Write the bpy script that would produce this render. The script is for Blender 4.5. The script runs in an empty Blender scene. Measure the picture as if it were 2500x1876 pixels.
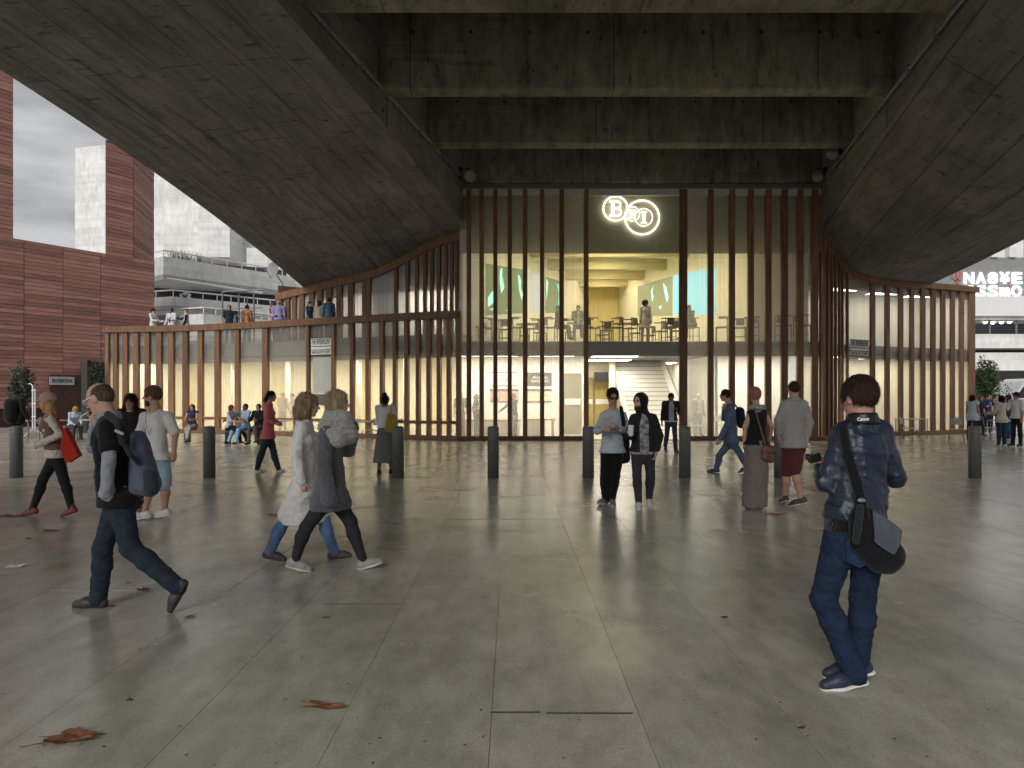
import bpy, math, random
import numpy as np
from mathutils import Vector, Matrix
random.seed(7); np.random.seed(7)
R = math.radians
SC = bpy.context.scene
COL = SC.collection

# ---------------------------------------------------------------- camera
F = 1700.0            # focal length in photo pixels (photo is 2500 wide)
HZ = 965.0            # horizon row of the photo
EYE = 1.65
cam_d = bpy.data.cameras.new('camera'); cam = bpy.data.objects.new('camera', cam_d); COL.objects.link(cam)
cam.location = (0, 0, EYE); cam.rotation_euler = (R(90), 0, 0)
cam_d.sensor_width = 36; cam_d.lens = 36 * F / 2500
cam_d.shift_y = (HZ - 938) / 2500
cam_d.clip_start = .05; cam_d.clip_end = 3000
SC.camera = cam

# ---------------------------------------------------------------- sky, sun, exposure
SUN_EL, SUN_AZ = R(31), R(203)          # sun high behind the camera, to the left
wd = bpy.data.worlds.new('World'); SC.world = wd; wd.use_nodes = True
nt = wd.node_tree; nt.nodes.clear()
def wn(t, **k):
    n = nt.nodes.new(t)
    for a, b in k.items(): setattr(n, a, b)
    return n
out = wn('ShaderNodeOutputWorld'); bg = wn('ShaderNodeBackground')
sky = wn('ShaderNodeTexSky', sky_type='NISHITA', sun_disc=False, sun_elevation=SUN_EL, sun_rotation=SUN_AZ)
sky.air_density = 2.0; sky.dust_density = 6.0; sky.ozone_density = 1.0
hs = wn('ShaderNodeHueSaturation'); hs.inputs['Saturation'].default_value = .15
tc = wn('ShaderNodeTexCoord'); mp = wn('ShaderNodeMapping'); mp.inputs['Scale'].default_value = (2.2, 2.2, 8.0)
nz = wn('ShaderNodeTexNoise'); nz.inputs['Scale'].default_value = 1.6; nz.inputs['Detail'].default_value = 7; nz.inputs['Roughness'].default_value = .55
cr = wn('ShaderNodeValToRGB'); cr.color_ramp.elements[0].position = .38; cr.color_ramp.elements[0].color = (3.1, 3.25, 3.45, 1)
cr.color_ramp.elements[1].position = .62; cr.color_ramp.elements[1].color = (6.4, 6.5, 6.65, 1)
mx = wn('ShaderNodeMix', data_type='RGBA'); mx.inputs[0].default_value = .85
nt.links.new(sky.outputs[0], hs.inputs['Color']); nt.links.new(tc.outputs['Generated'], mp.inputs[0])
nt.links.new(mp.outputs[0], nz.inputs['Vector']); nt.links.new(nz.outputs['Fac'], cr.inputs[0])
nt.links.new(hs.outputs[0], mx.inputs[6]); nt.links.new(cr.outputs[0], mx.inputs[7])
nt.links.new(mx.outputs[2], bg.inputs['Color']); bg.inputs['Strength'].default_value = .05
nt.links.new(bg.outputs[0], out.inputs[0])
sun_d = bpy.data.lights.new('sun', 'SUN'); sun_d.energy = 1.25; sun_d.angle = R(30); sun_d.color = (1, .97, .93)
sun = bpy.data.objects.new('sun', sun_d); COL.objects.link(sun)
sun.rotation_euler = (R(90) - SUN_EL, 0, R(180) - SUN_AZ + R(180))
sun.rotation_euler = (Vector((-math.sin(SUN_AZ) * math.cos(SUN_EL), -math.cos(SUN_AZ) * math.cos(SUN_EL), -math.sin(SUN_EL)))).to_track_quat('-Z', 'Y').to_euler()
SC.view_settings.view_transform = 'Standard'; SC.view_settings.look = 'None'
SC.view_settings.exposure = 1.0; SC.view_settings.gamma = 1
SC.cycles.use_denoising = True
SC.cycles.max_bounces = 8; SC.cycles.diffuse_bounces = 4; SC.cycles.glossy_bounces = 3; SC.cycles.transparent_max_bounces = 24
SC.cycles.sample_clamp_indirect = 2.5; SC.cycles.sample_clamp_direct = 12

# ---------------------------------------------------------------- helpers
def P(px, py, Y):
    return np.array([(px - 1250) / F * Y, Y, EYE - (py - HZ) / F * Y])
def PX(px, Y): return (px - 1250) / F * Y
def PZ(py, Y): return EYE - (py - HZ) / F * Y
def GY(py): return EYE * F / (py - HZ)

def lin(c):   # '#rrggbb' sRGB to linear
    v = [int(c[i:i + 2], 16) / 255 for i in (1, 3, 5)]
    return tuple(x / 12.92 if x <= .04045 else ((x + .055) / 1.055) ** 2.4 for x in v)

MATS = {}
def mat(name, c, rough=.7, var=.12, scale=4, bump=0., bscale=30, spec=.4, metal=0., stretch=(1, 1, 1), c2=None, spots=0., rand=0., detail=6, sheen=0., coat=0., rvar=0., world=False, rot=0.):
    if name in MATS: return MATS[name]
    if isinstance(c, str): c = lin(c)
    m = bpy.data.materials.new(name); MATS[name] = m; m.use_nodes = True
    t = m.node_tree; N = t.nodes; L = t.links
    b = N['Principled BSDF']
    b.inputs['Roughness'].default_value = rough; b.inputs['Metallic'].default_value = metal
    b.inputs['Specular IOR Level'].default_value = spec
    if sheen: b.inputs['Sheen Weight'].default_value = sheen
    if coat: b.inputs['Coat Weight'].default_value = coat; b.inputs['Coat Roughness'].default_value = .2
    tcn = N.new('ShaderNodeTexCoord'); mpn = N.new('ShaderNodeMapping'); mpn.inputs['Scale'].default_value = stretch
    mpn.inputs['Rotation'].default_value = (0, 0, rot)
    if world:
        gm = N.new('ShaderNodeNewGeometry'); L.new(gm.outputs['Position'], mpn.inputs[0])
    else: L.new(tcn.outputs['Object'], mpn.inputs[0])
    n1 = N.new('ShaderNodeTexNoise'); n1.inputs['Scale'].default_value = scale; n1.inputs['Detail'].default_value = detail; n1.inputs['Roughness'].default_value = .6
    L.new(mpn.outputs[0], n1.inputs['Vector'])
    r1 = N.new('ShaderNodeValToRGB'); r1.color_ramp.elements[0].position = .28; r1.color_ramp.elements[1].position = .72
    lo = tuple(max(0, x * (1 - var)) for x in (c2 or c)) if c2 is None else (lin(c2) if isinstance(c2, str) else c2)
    hi = tuple(min(1, x * (1 + var)) for x in c)
    r1.color_ramp.elements[0].color = (*lo, 1); r1.color_ramp.elements[1].color = (*hi, 1)
    L.new(n1.outputs['Fac'], r1.inputs[0]); last = r1.outputs[0]
    if spots:
        n2 = N.new('ShaderNodeTexNoise'); n2.inputs['Scale'].default_value = scale * 9; n2.inputs['Detail'].default_value = 3
        L.new(mpn.outputs[0], n2.inputs['Vector'])
        r2 = N.new('ShaderNodeValToRGB'); r2.color_ramp.elements[0].position = .30; r2.color_ramp.elements[1].position = .45
        k = 1 - spots; r2.color_ramp.elements[0].color = (k, k, k, 1); r2.color_ramp.elements[1].color = (1, 1, 1, 1)
        L.new(n2.outputs['Fac'], r2.inputs[0])
        mm = N.new('ShaderNodeMix'); mm.data_type = 'RGBA'; mm.blend_type = 'MULTIPLY'; mm.inputs[0].default_value = 1
        L.new(last, mm.inputs[6]); L.new(r2.outputs[0], mm.inputs[7]); last = mm.outputs[2]
    if rand:
        oi = N.new('ShaderNodeObjectInfo'); mr = N.new('ShaderNodeMapRange')
        mr.inputs['To Min'].default_value = 1 - rand; mr.inputs['To Max'].default_value = 1 + rand
        L.new(oi.outputs['Random'], mr.inputs[0])
        hsv = N.new('ShaderNodeHueSaturation'); L.new(mr.outputs[0], hsv.inputs['Value']); L.new(last, hsv.inputs['Color']); last = hsv.outputs[0]
    L.new(last, b.inputs['Base Color'])
    if rvar:
        mr = N.new('ShaderNodeMapRange'); mr.inputs['To Min'].default_value = rough - rvar; mr.inputs['To Max'].default_value = rough + rvar
        mr.inputs['From Min'].default_value = .3; mr.inputs['From Max'].default_value = .7
        L.new(n1.outputs['Fac'], mr.inputs[0]); L.new(mr.outputs[0], b.inputs['Roughness'])
    if bump:
        n3 = N.new('ShaderNodeTexNoise'); n3.inputs['Scale'].default_value = bscale; n3.inputs['Detail'].default_value = 5
        L.new(mpn.outputs[0], n3.inputs['Vector'])
        bp = N.new('ShaderNodeBump'); bp.inputs['Strength'].default_value = bump; bp.inputs['Distance'].default_value = .02
        L.new(n3.outputs['Fac'], bp.inputs['Height']); L.new(bp.outputs[0], b.inputs['Normal'])
    return m
def emit(name, c, s):
    if name in MATS: return MATS[name]
    m = bpy.data.materials.new(name); MATS[name] = m; m.use_nodes = True
    b = m.node_tree.nodes['Principled BSDF']
    b.inputs['Base Color'].default_value = tuple(x * .3 for x in c) + (1,); b.inputs['Emission Color'].default_value = (*c, 1); b.inputs['Emission Strength'].default_value = s
    return m
def glass_mat(name='window_glass', tint=(.93, .95, .93), refl=1.0):
    if name in MATS: return MATS[name]
    m = bpy.data.materials.new(name); MATS[name] = m; m.use_nodes = True
    t = m.node_tree; t.nodes.clear(); N = t.nodes; L = t.links
    o = N.new('ShaderNodeOutputMaterial'); a = N.new('ShaderNodeBsdfTransparent'); g = N.new('ShaderNodeBsdfGlossy')
    a.inputs[0].default_value = (*tint, 1); g.inputs['Roughness'].default_value = .02; g.inputs['Color'].default_value = (.9, .93, .95, 1)
    f = N.new('ShaderNodeFresnel'); f.inputs[0].default_value = 1.5
    mu = N.new('ShaderNodeMath'); mu.operation = 'MULTIPLY'; mu.inputs[1].default_value = refl
    x = N.new('ShaderNodeMixShader'); L.new(f.outputs[0], mu.inputs[0]); gb = N.new('ShaderNodeNewGeometry'); iv = N.new('ShaderNodeMath'); iv.operation = 'SUBTRACT'; iv.inputs[0].default_value = 1; L.new(gb.outputs['Backfacing'], iv.inputs[1]); m2 = N.new('ShaderNodeMath'); m2.operation = 'MULTIPLY'; L.new(mu.outputs[0], m2.inputs[0]); L.new(iv.outputs[0], m2.inputs[1]); L.new(m2.outputs[0], x.inputs[0]); L.new(a.outputs[0], x.inputs[1]); L.new(g.outputs[0], x.inputs[2]); L.new(x.outputs[0], o.inputs[0])
    return m

def frit_mat(name, k, col=(.86, .84, .80)):
    if name in MATS: return MATS[name]
    m = bpy.data.materials.new(name); MATS[name] = m; m.use_nodes = True
    t = m.node_tree; t.nodes.clear(); N = t.nodes; L = t.links
    o = N.new('ShaderNodeOutputMaterial'); a = N.new('ShaderNodeBsdfTransparent'); d = N.new('ShaderNodeBsdfTranslucent'); e = N.new('ShaderNodeBsdfDiffuse'); g = N.new('ShaderNodeBsdfGlossy')
    a.inputs[0].default_value = (.95, .96, .94, 1); d.inputs[0].default_value = (*col, 1); e.inputs[0].default_value = (*col, 1); g.inputs['Roughness'].default_value = .03
    ge = N.new('ShaderNodeNewGeometry'); mp = N.new('ShaderNodeMapping'); mp.inputs['Scale'].default_value = (38, 38, .25); n = N.new('ShaderNodeTexNoise'); n.inputs['Scale'].default_value = 1; n.inputs['Detail'].default_value = 3
    L.new(ge.outputs['Position'], mp.inputs[0]); L.new(mp.outputs[0], n.inputs['Vector'])
    r = N.new('ShaderNodeMapRange'); r.inputs['From Min'].default_value = .3; r.inputs['From Max'].default_value = .7; r.inputs['To Min'].default_value = k * .7; r.inputs['To Max'].default_value = k * 1.3; L.new(n.outputs['Fac'], r.inputs[0])
    h = N.new('ShaderNodeMixShader'); h.inputs[0].default_value = .35; L.new(d.outputs[0], h.inputs[1]); L.new(e.outputs[0], h.inputs[2])
    x = N.new('ShaderNodeMixShader'); L.new(r.outputs[0], x.inputs[0]); L.new(a.outputs[0], x.inputs[1]); L.new(h.outputs[0], x.inputs[2])
    f = N.new('ShaderNodeFresnel'); f.inputs[0].default_value = 1.5; iv = N.new('ShaderNodeMath'); iv.operation = 'SUBTRACT'; iv.inputs[0].default_value = 1; L.new(ge.outputs['Backfacing'], iv.inputs[1])
    m2 = N.new('ShaderNodeMath'); m2.operation = 'MULTIPLY'; L.new(f.outputs[0], m2.inputs[0]); L.new(iv.outputs[0], m2.inputs[1])
    y = N.new('ShaderNodeMixShader'); L.new(m2.outputs[0], y.inputs[0]); L.new(x.outputs[0], y.inputs[1]); L.new(g.outputs[0], y.inputs[2]); L.new(y.outputs[0], o.inputs[0])
    return m
ORG = {}
def thing(name, loc, label, cat, group=None, kind=None):
    o = bpy.data.objects.new(name, None); COL.objects.link(o); o.location = loc; o.empty_display_size = .1
    ORG[o] = np.array(loc, float)
    return tag(o, label, cat, group, kind)
def tag(o, label=None, cat=None, group=None, kind=None):
    if label: o['label'] = label
    if cat: o['category'] = cat
    if group: o['group'] = group
    if kind: o['kind'] = kind
    return o
def mesh_obj(name, v, f, m, parent=None, base=None, smooth=False, bevel=0):
    """world-space vertices; object origin = base (or the parent's origin)"""
    v = np.asarray(v, float)
    pw = ORG.get(parent, np.zeros(3)) if parent else np.zeros(3)
    org = np.array(base, float) if base is not None else pw
    me = bpy.data.meshes.new(name)
    me.from_pydata((v - org).tolist(), [], [tuple(int(i) for i in q) for q in f])
    if m is not None: me.materials.append(m)
    if smooth: me.polygons.foreach_set('use_smooth', [True] * len(me.polygons))
    me.update()
    o = bpy.data.objects.new(name, me); COL.objects.link(o)
    if parent: o.parent = parent
    o.location = org - pw
    ORG[o] = org
    if bevel:
        b = o.modifiers.new('bevel', 'BEVEL'); b.width = bevel; b.segments = 2; b.limit_method = 'ANGLE'
    return o
class MB:
    def __init__(s): s.v = []; s.f = []
    def add(s, v, f):
        n = len(s.v); s.v += [tuple(map(float, x)) for x in v]; s.f += [tuple(i + n for i in q) for q in f]; return s
    def box(s, x0, x1, y0, y1, z0, z1):
        return s.add([(x0, y0, z0), (x1, y0, z0), (x1, y1, z0), (x0, y1, z0), (x0, y0, z1), (x1, y0, z1), (x1, y1, z1), (x0, y1, z1)],
                     [(0, 3, 2, 1), (4, 5, 6, 7), (0, 1, 5, 4), (1, 2, 6, 5), (2, 3, 7, 6), (3, 0, 4, 7)])
    def obox(s, c, u, w, n, hu, hw, hn):   # centre, 3 axes, 3 half sizes
        c, u, w, n = [np.array(a, float) for a in (c, u, w, n)]
        p = [c + a * hu * u + b * hw * w + d * hn * n for d in (-1, 1) for a, b in ((-1, -1), (1, -1), (1, 1), (-1, 1))]
        return s.add(p, [(0, 3, 2, 1), (4, 5, 6, 7), (0, 1, 5, 4), (1, 2, 6, 5), (2, 3, 7, 6), (3, 0, 4, 7)])
    def seg2(s, a, b, th, z0, z1, z0b=None, z1b=None, side=0):   # vertical slab along plan line a->b
        a = np.array(a[:2], float); b = np.array(b[:2], float); d = (b - a) / max(1e-6, np.linalg.norm(b - a)); n = np.array([-d[1], d[0]])
        o0, o1 = (-th / 2, th / 2) if side == 0 else ((0, th) if side > 0 else (-th, 0))
        z0b = z0 if z0b is None else z0b; z1b = z1 if z1b is None else z1b
        q = [(*(a + n * o0), z0), (*(b + n * o0), z0b), (*(b + n * o1), z0b), (*(a + n * o1), z0), (*(a + n * o0), z1), (*(b + n * o0), z1b), (*(b + n * o1), z1b), (*(a + n * o1), z1)]
        return s.add(q, [(0, 3, 2, 1), (4, 5, 6, 7), (0, 1, 5, 4), (1, 2, 6, 5), (2, 3, 7, 6), (3, 0, 4, 7)])
    def prism(s, poly, z0, z1):
        n = len(poly); v = [(p[0], p[1], z0) for p in poly] + [(p[0], p[1], z1) for p in poly]
        return s.add(v, [tuple(range(n))[::-1], tuple(range(n, 2 * n))] + [(i, (i + 1) % n, n + (i + 1) % n, n + i) for i in range(n)])
    def tube(s, pts, r, seg=8, closed=False, cap=True):
        pts = [np.array(p, float) for p in pts]; n = len(pts); rs = r if hasattr(r, '__len__') else [r] * n
        rings = []; up = np.array([0, 0, 1.])
        for i, p in enumerate(pts):
            a = pts[i - 1] if (i > 0 or closed) else p; b = pts[(i + 1) % n] if (i < n - 1 or closed) else p
            d = b - a; d /= max(1e-9, np.linalg.norm(d))
            x = np.cross(d, up)
            if np.linalg.norm(x) < .05: x = np.cross(d, np.array([1., 0, 0]))
            x /= np.linalg.norm(x); y = np.cross(x, d)
            rings.append([p + rs[i] * (math.cos(t) * x + math.sin(t) * y) for t in np.linspace(0, 2 * math.pi, seg, endpoint=False)])
        v = [q for g in rings for q in g]; f = []
        for i in range(n if closed else n - 1):
            j = (i + 1) % n
            for k in range(seg): f.append((i * seg + k, i * seg + (k + 1) % seg, j * seg + (k + 1) % seg, j * seg + k))
        if cap and not closed: f += [tuple(range(seg))[::-1], tuple(range((n - 1) * seg, n * seg))]
        return s.add(v, f)
    def build(s, name, m, parent=None, base=None, smooth=False, bevel=0):
        return mesh_obj(name, s.v, s.f, m, parent, base, smooth, bevel)
def text_geo(body, size, extrude=.005, align='CENTER', bold=0.):
    cu = bpy.data.curves.new('t', 'FONT'); cu.body = body; cu.size = size; cu.extrude = extrude; cu.align_x = align; cu.align_y = 'CENTER'; cu.resolution_u = 3; cu.offset = bold
    o = bpy.data.objects.new('t', cu); COL.objects.link(o)
    dg = bpy.context.evaluated_depsgraph_get(); me = o.evaluated_get(dg).to_mesh()
    v = np.array([x.co[:] for x in me.vertices]) if len(me.vertices) else np.zeros((0, 3)); f = [tuple(p.vertices) for p in me.polygons]
    o.evaluated_get(dg).to_mesh_clear(); bpy.data.objects.remove(o); bpy.data.curves.remove(cu)
    return v, f
def text_on(name, body, c, right, up, size, m, parent=None, sx=1., extrude=.005, width=None, height=None, bold=0.):
    v, f = text_geo(body, size, extrude, bold=bold)
    if width: v[:, 0] *= width / (v[:, 0].max() - v[:, 0].min())
    if height: v[:, 1] *= height / (v[:, 1].max() - v[:, 1].min())
    r = np.array(right, float); r /= np.linalg.norm(r); u = np.array(up, float); u /= np.linalg.norm(u); n = np.cross(r, u)
    w = np.array(c, float) + np.outer(v[:, 0] * sx, r) + np.outer(v[:, 1], u) + np.outer(v[:, 2], n)
    return mesh_obj(name, w, f, m, parent)
# ---------------------------------------------------------------- surface materials
def concrete(name, c, rot=0., bw=1.1, bl=4.5, line=.55, stain=.5, rough=.85, plane='xy', bump=.25, grime=1.):
    """board-marked concrete: formwork joints, soot streaks, blotches"""
    m = bpy.data.materials.new(name); MATS[name] = m; m.use_nodes = True
    t = m.node_tree; N = t.nodes; L = t.links; b = N['Principled BSDF']; b.inputs['Roughness'].default_value = rough; b.inputs['Specular IOR Level'].default_value = .25
    g = N.new('ShaderNodeNewGeometry'); mp = N.new('ShaderNodeMapping')
    mp.inputs['Rotation'].default_value = (R(90) if plane == 'xz' else 0, 0, rot) if plane != 'yz' else (R(90), 0, R(90))
    L.new(g.outputs['Position'], mp.inputs[0])
    def noise(sc, st=(1, 1, 1), d=6, ro=.6):
        q = N.new('ShaderNodeMapping'); q.inputs['Scale'].default_value = st; L.new(mp.outputs[0], q.inputs[0])
        n = N.new('ShaderNodeTexNoise'); n.inputs['Scale'].default_value = sc; n.inputs['Detail'].default_value = d; n.inputs['Roughness'].default_value = ro
        L.new(q.outputs[0], n.inputs['Vector']); return n.outputs['Fac']
    def ramp(x, p0, p1, a, d):
        r = N.new('ShaderNodeValToRGB'); r.color_ramp.elements[0].position = p0; r.color_ramp.elements[1].position = p1
        r.color_ramp.elements[0].color = (a, a, a, 1); r.color_ramp.elements[1].color = (d, d, d, 1); L.new(x, r.inputs[0]); return r.outputs[0]
    def mul(a, bb):
        x = N.new('ShaderNodeMix'); x.data_type = 'RGBA'; x.blend_type = 'MULTIPLY'; x.inputs[0].default_value = 1
        L.new(a, x.inputs[6]); L.new(bb, x.inputs[7]); return x.outputs[2]
    base = N.new('ShaderNodeRGB'); base.outputs[0].default_value = (*c, 1)
    col = mul(base.outputs[0], ramp(noise(.45, d=8), .3, .7, 1 - stain * .6, 1.15))
    col = mul(col, ramp(noise(2.2, (.35, 2.2, 2.2) if plane == 'xy' else (1.5, .4, .4)), .32, .62, 1 - stain * .55, 1.1))
    col = mul(col, ramp(noise(26, (.5, 1.3, 1)), .3, .55, .8, 1.05))
    col = mul(col, ramp(noise(1.9, (2.4, .6, 1), 3), .26, .38, 1 - .6 * grime, 1.0))
    col = mul(col, ramp(noise(6, (1.7, .4, 1), 2), .27, .36, 1 - .58 * grime, 1.0))
    col = mul(col, ramp(noise(.9, (.18, 4, 1), 4), .30, .42, 1 - .30 * grime, 1.0 + .06 * grime))
    br = N.new('ShaderNodeTexBrick'); br.inputs['Scale'].default_value = 1; br.inputs['Brick Width'].default_value = bl; br.inputs['Row Height'].default_value = bw
    br.inputs['Mortar Size'].default_value = .022; br.inputs['Color1'].default_value = (1, 1, 1, 1); br.inputs['Color2'].default_value = (.86, .86, .86, 1); br.inputs['Mortar'].default_value = (line, line, line, 1); br.inputs['Mortar Smooth'].default_value = .6
    L.new(mp.outputs[0], br.inputs['Vector']); col = mul(col, br.outputs['Color'])
    L.new(col, b.inputs['Base Color'])
    bp = N.new('ShaderNodeBump'); bp.inputs['Strength'].default_value = bump; bp.inputs['Distance'].default_value = .03
    L.new(noise(9, (.4, 3, 1)), bp.inputs['Height']); L.new(bp.outputs[0], b.inputs['Normal'])
    return m
SK = math.atan(.21)
M_soff = concrete('bridge_concrete_soffit', (.185, .175, .167), rot=-R(90) + SK, bw=1.0, bl=5.5, line=.45, stain=.5)
M_beam = concrete('bridge_concrete_beam', (.255, .236, .172), plane='xz', bw=9.0, bl=5.2, line=.35, stain=.8)
M_web = concrete('bridge_concrete_web', (.22, .212, .19), plane='yz', bw=3.3, bl=7, line=.55, stain=.5)
M_nt = concrete('board_marked_pale_concrete', (.70, .70, .69), plane='xz', bw=.32, bl=5.0, line=.9, stain=.2, grime=.15)
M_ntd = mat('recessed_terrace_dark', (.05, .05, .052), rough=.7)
M_wood = mat('walnut_slat', (.195, .102, .052), rough=.45, var=.35, scale=2.2, stretch=(9, 9, .45), bump=.12, bscale=14, c2=(.075, .036, .019), rand=.22, detail=9, world=True)
M_glass = glass_mat(); M_frit = frit_mat('fritted_glass', .20); M_frit2 = frit_mat('fritted_glass_dense', .60, (.80, .79, .80))
M_white = mat('white_paint_wall', (.80, .77, .73), rough=.6, var=.03)
M_cream = mat('cream_plaster', (.80, .75, .60), rough=.6, var=.06, scale=1.2)
M_yel = mat('yellow_ply_panel', (.68, .56, .27), rough=.5, var=.12, scale=1.5, stretch=(4, 4, .6))
M_olive = mat('olive_grey_bulkhead', (.52, .47, .36), rough=.6, var=.08)
M_slab = mat('dark_floor_edge', (.17, .155, .13), rough=.6, var=.08)
M_gst = mat('grey_painted_steel', (.20, .21, .22), rough=.45, var=.08, metal=.3)
M_wst = mat('white_painted_steel', (.75, .76, .77), rough=.4, var=.03)
M_dark = mat('black_metal', (.02, .02, .021), rough=.45, var=.1)
M_floor_in = mat('pale_screed_floor', (.50, .46, .36), rough=.3, var=.06)

# ---------------------------------------------------------------- ground
def floor_mat():
    m = concrete('worn_concrete_paving', (.355, .345, .288), bw=500, bl=500, line=1, stain=.0)
    t = m.node_tree; N = t.nodes; L = t.links; b = N['Principled BSDF']; b.inputs['Specular IOR Level'].default_value = .5
    for n in list(N):
        if n.type not in ('BSDF_PRINCIPLED', 'OUTPUT_MATERIAL'): N.remove(n)
    g = N.new('ShaderNodeNewGeometry')
    def noise(sc, st=(1, 1, 1), d=6, ro=.6):
        q = N.new('ShaderNodeMapping'); q.inputs['Scale'].default_value = st; L.new(g.outputs['Position'], q.inputs[0])
        n = N.new('ShaderNodeTexNoise'); n.inputs['Scale'].default_value = sc; n.inputs['Detail'].default_value = d; n.inputs['Roughness'].default_value = ro; L.new(q.outputs[0], n.inputs['Vector']); return n.outputs['Fac']
    def ramp(x, p0, p1, c0, c1):
        r = N.new('ShaderNodeValToRGB'); r.color_ramp.elements[0].position = p0; r.color_ramp.elements[1].position = p1
        r.color_ramp.elements[0].color = (*c0, 1) if isinstance(c0, tuple) else (c0, c0, c0, 1); r.color_ramp.elements[1].color = (*c1, 1) if isinstance(c1, tuple) else (c1, c1, c1, 1); L.new(x, r.inputs[0]); return r.outputs[0]
    def mul(a, bb):
        x = N.new('ShaderNodeMix'); x.data_type = 'RGBA'; x.blend_type = 'MULTIPLY'; x.inputs[0].default_value = 1; L.new(a, x.inputs[6]); L.new(bb, x.inputs[7]); return x.outputs[2]
    col = ramp(noise(.30, d=8), .32, .68, (.36, .352, .300), (.475, .452, .365))
    col = mul(col, ramp(noise(1.7, (1, .6, 1), 8), .3, .66, .74, 1.1))
    col = mul(col, ramp(noise(6.5, (1, .45, 1), 6), .3, .62, .80, 1.08))
    col = mul(col, ramp(noise(60, d=3), .3, .6, .84, 1.06)); col = mul(col, ramp(noise(240, d=1), .26, .42, .62, 1.0))
    col = mul(col, ramp(noise(3.1, d=2), .2, .29, .55, 1.0))
    oi = N.new('ShaderNodeObjectInfo'); mr = N.new('ShaderNodeMapRange'); mr.inputs['To Min'].default_value = .90; mr.inputs['To Max'].default_value = 1.07; L.new(oi.outputs['Random'], mr.inputs[0])
    hv = N.new('ShaderNodeHueSaturation'); L.new(mr.outputs[0], hv.inputs['Value']); L.new(col, hv.inputs['Color']); L.new(hv.outputs[0], b.inputs['Base Color'])
    rr = N.new('ShaderNodeMapRange'); rr.inputs['From Min'].default_value = .3; rr.inputs['From Max'].default_value = .7; rr.inputs['To Min'].default_value = .20; rr.inputs['To Max'].default_value = .30; L.new(noise(1.1, d=7), rr.inputs[0]); L.new(rr.outputs[0], b.inputs['Roughness'])
    return m
M_pave = floor_mat()
g = MB().add([(-400, -200, -.012), (400, -200, -.012), (400, 900, -.012), (-400, 900, -.012)], [(0, 1, 2, 3)]).build('ground', M_pave)
tag(g, kind='structure')
YB = [-.86 + 3.37 * i for i in range(8)]; XB0, XW, NC = -2.385 - .76 * 17, .76, 41
pl = MB().add([(XB0, YB[0], -.009), (XB0 + NC * XW, YB[0], -.009), (XB0 + NC * XW, YB[-1], -.009), (XB0, YB[-1], -.009)], [(0, 1, 2, 3)]).build('plaza', mat('paving_joint_dirt', (.21, .20, .17), rough=.9))
tag(pl, kind='structure')
slab = MB(); a = .0013; slab.box(a, XW - a, a, 3.37 - a, -.008, 0)
s_me = None
for j in range(7):
    for i in range(NC):
        if s_me is None:
            o = slab.build('paving_slab', M_pave, pl); s_me = o.data
        else:
            o = bpy.data.objects.new('paving_slab', s_me); COL.objects.link(o); o.parent = pl
        o.location = (XB0 + i * XW, YB[j], random.uniform(-.0012, .0012))
for x0, x1, py in ((1197, 1318, 1740), (1334, 1545, 1742), (785, 992, 1475)):
    Y = GY(py); d = MB().box(PX(x0, Y), PX(x1, Y), Y - (.009 if x0 > 1000 else .005), Y + (.009 if x0 > 1000 else .005), .0005, .002).build('drain_slot', mat('drain_grime', (.09, .087, .075), rough=.8), pl)

# ---------------------------------------------------------------- bridge
bridge = thing('road_bridge', (1.5, 18, 0), 'dark stained concrete road bridge spanning overhead with two arched girders', 'bridge')
def zin(Y): return 9.25 - .00305 * (Y - 5.2) ** 2
def zoutL(Y): return 9.87 - .00575 * (Y - 4.4) ** 2
def zoutR(Y): return float(np.interp(Y, [-12, 0, 10, 21.7, 24.75, 29, 36], [7.4, 7.1, 6.9, 6.5, 6.38, 6.29, 6.2]))
def xinL(Y): return -7.15 + .21 * Y
def xoutL(Y): return -15.08 + .21 * Y
def xinR(Y): return 6.04 + .21 * Y
def xoutR(Y): return 11.4 + .21 * Y
def soffL(x, Y):
    t = min(1, max(0, (xinL(Y) - x) / (xinL(Y) - xoutL(Y)))); w = float(np.interp(Y, [15, 25.5], [0, 1])); w = w * w * (3 - 2 * w)
    fr = .5 * (1 + math.cos(math.pi * min(1, t / .6)))
    return zoutL(Y) + (zin(Y) - zoutL(Y)) * ((1 - w) * (1 - t) + w * fr)
def soffR(x, Y):
    t = min(1, max(0, (x - xinR(Y)) / (xoutR(Y) - xinR(Y)))); k = float(np.interp(Y, [0, 14, 24, 27], [1.5, 1.8, 4, 6]))
    return zoutR(Y) + (zin(Y) - zoutR(Y)) * (1 - t) ** k
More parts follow.
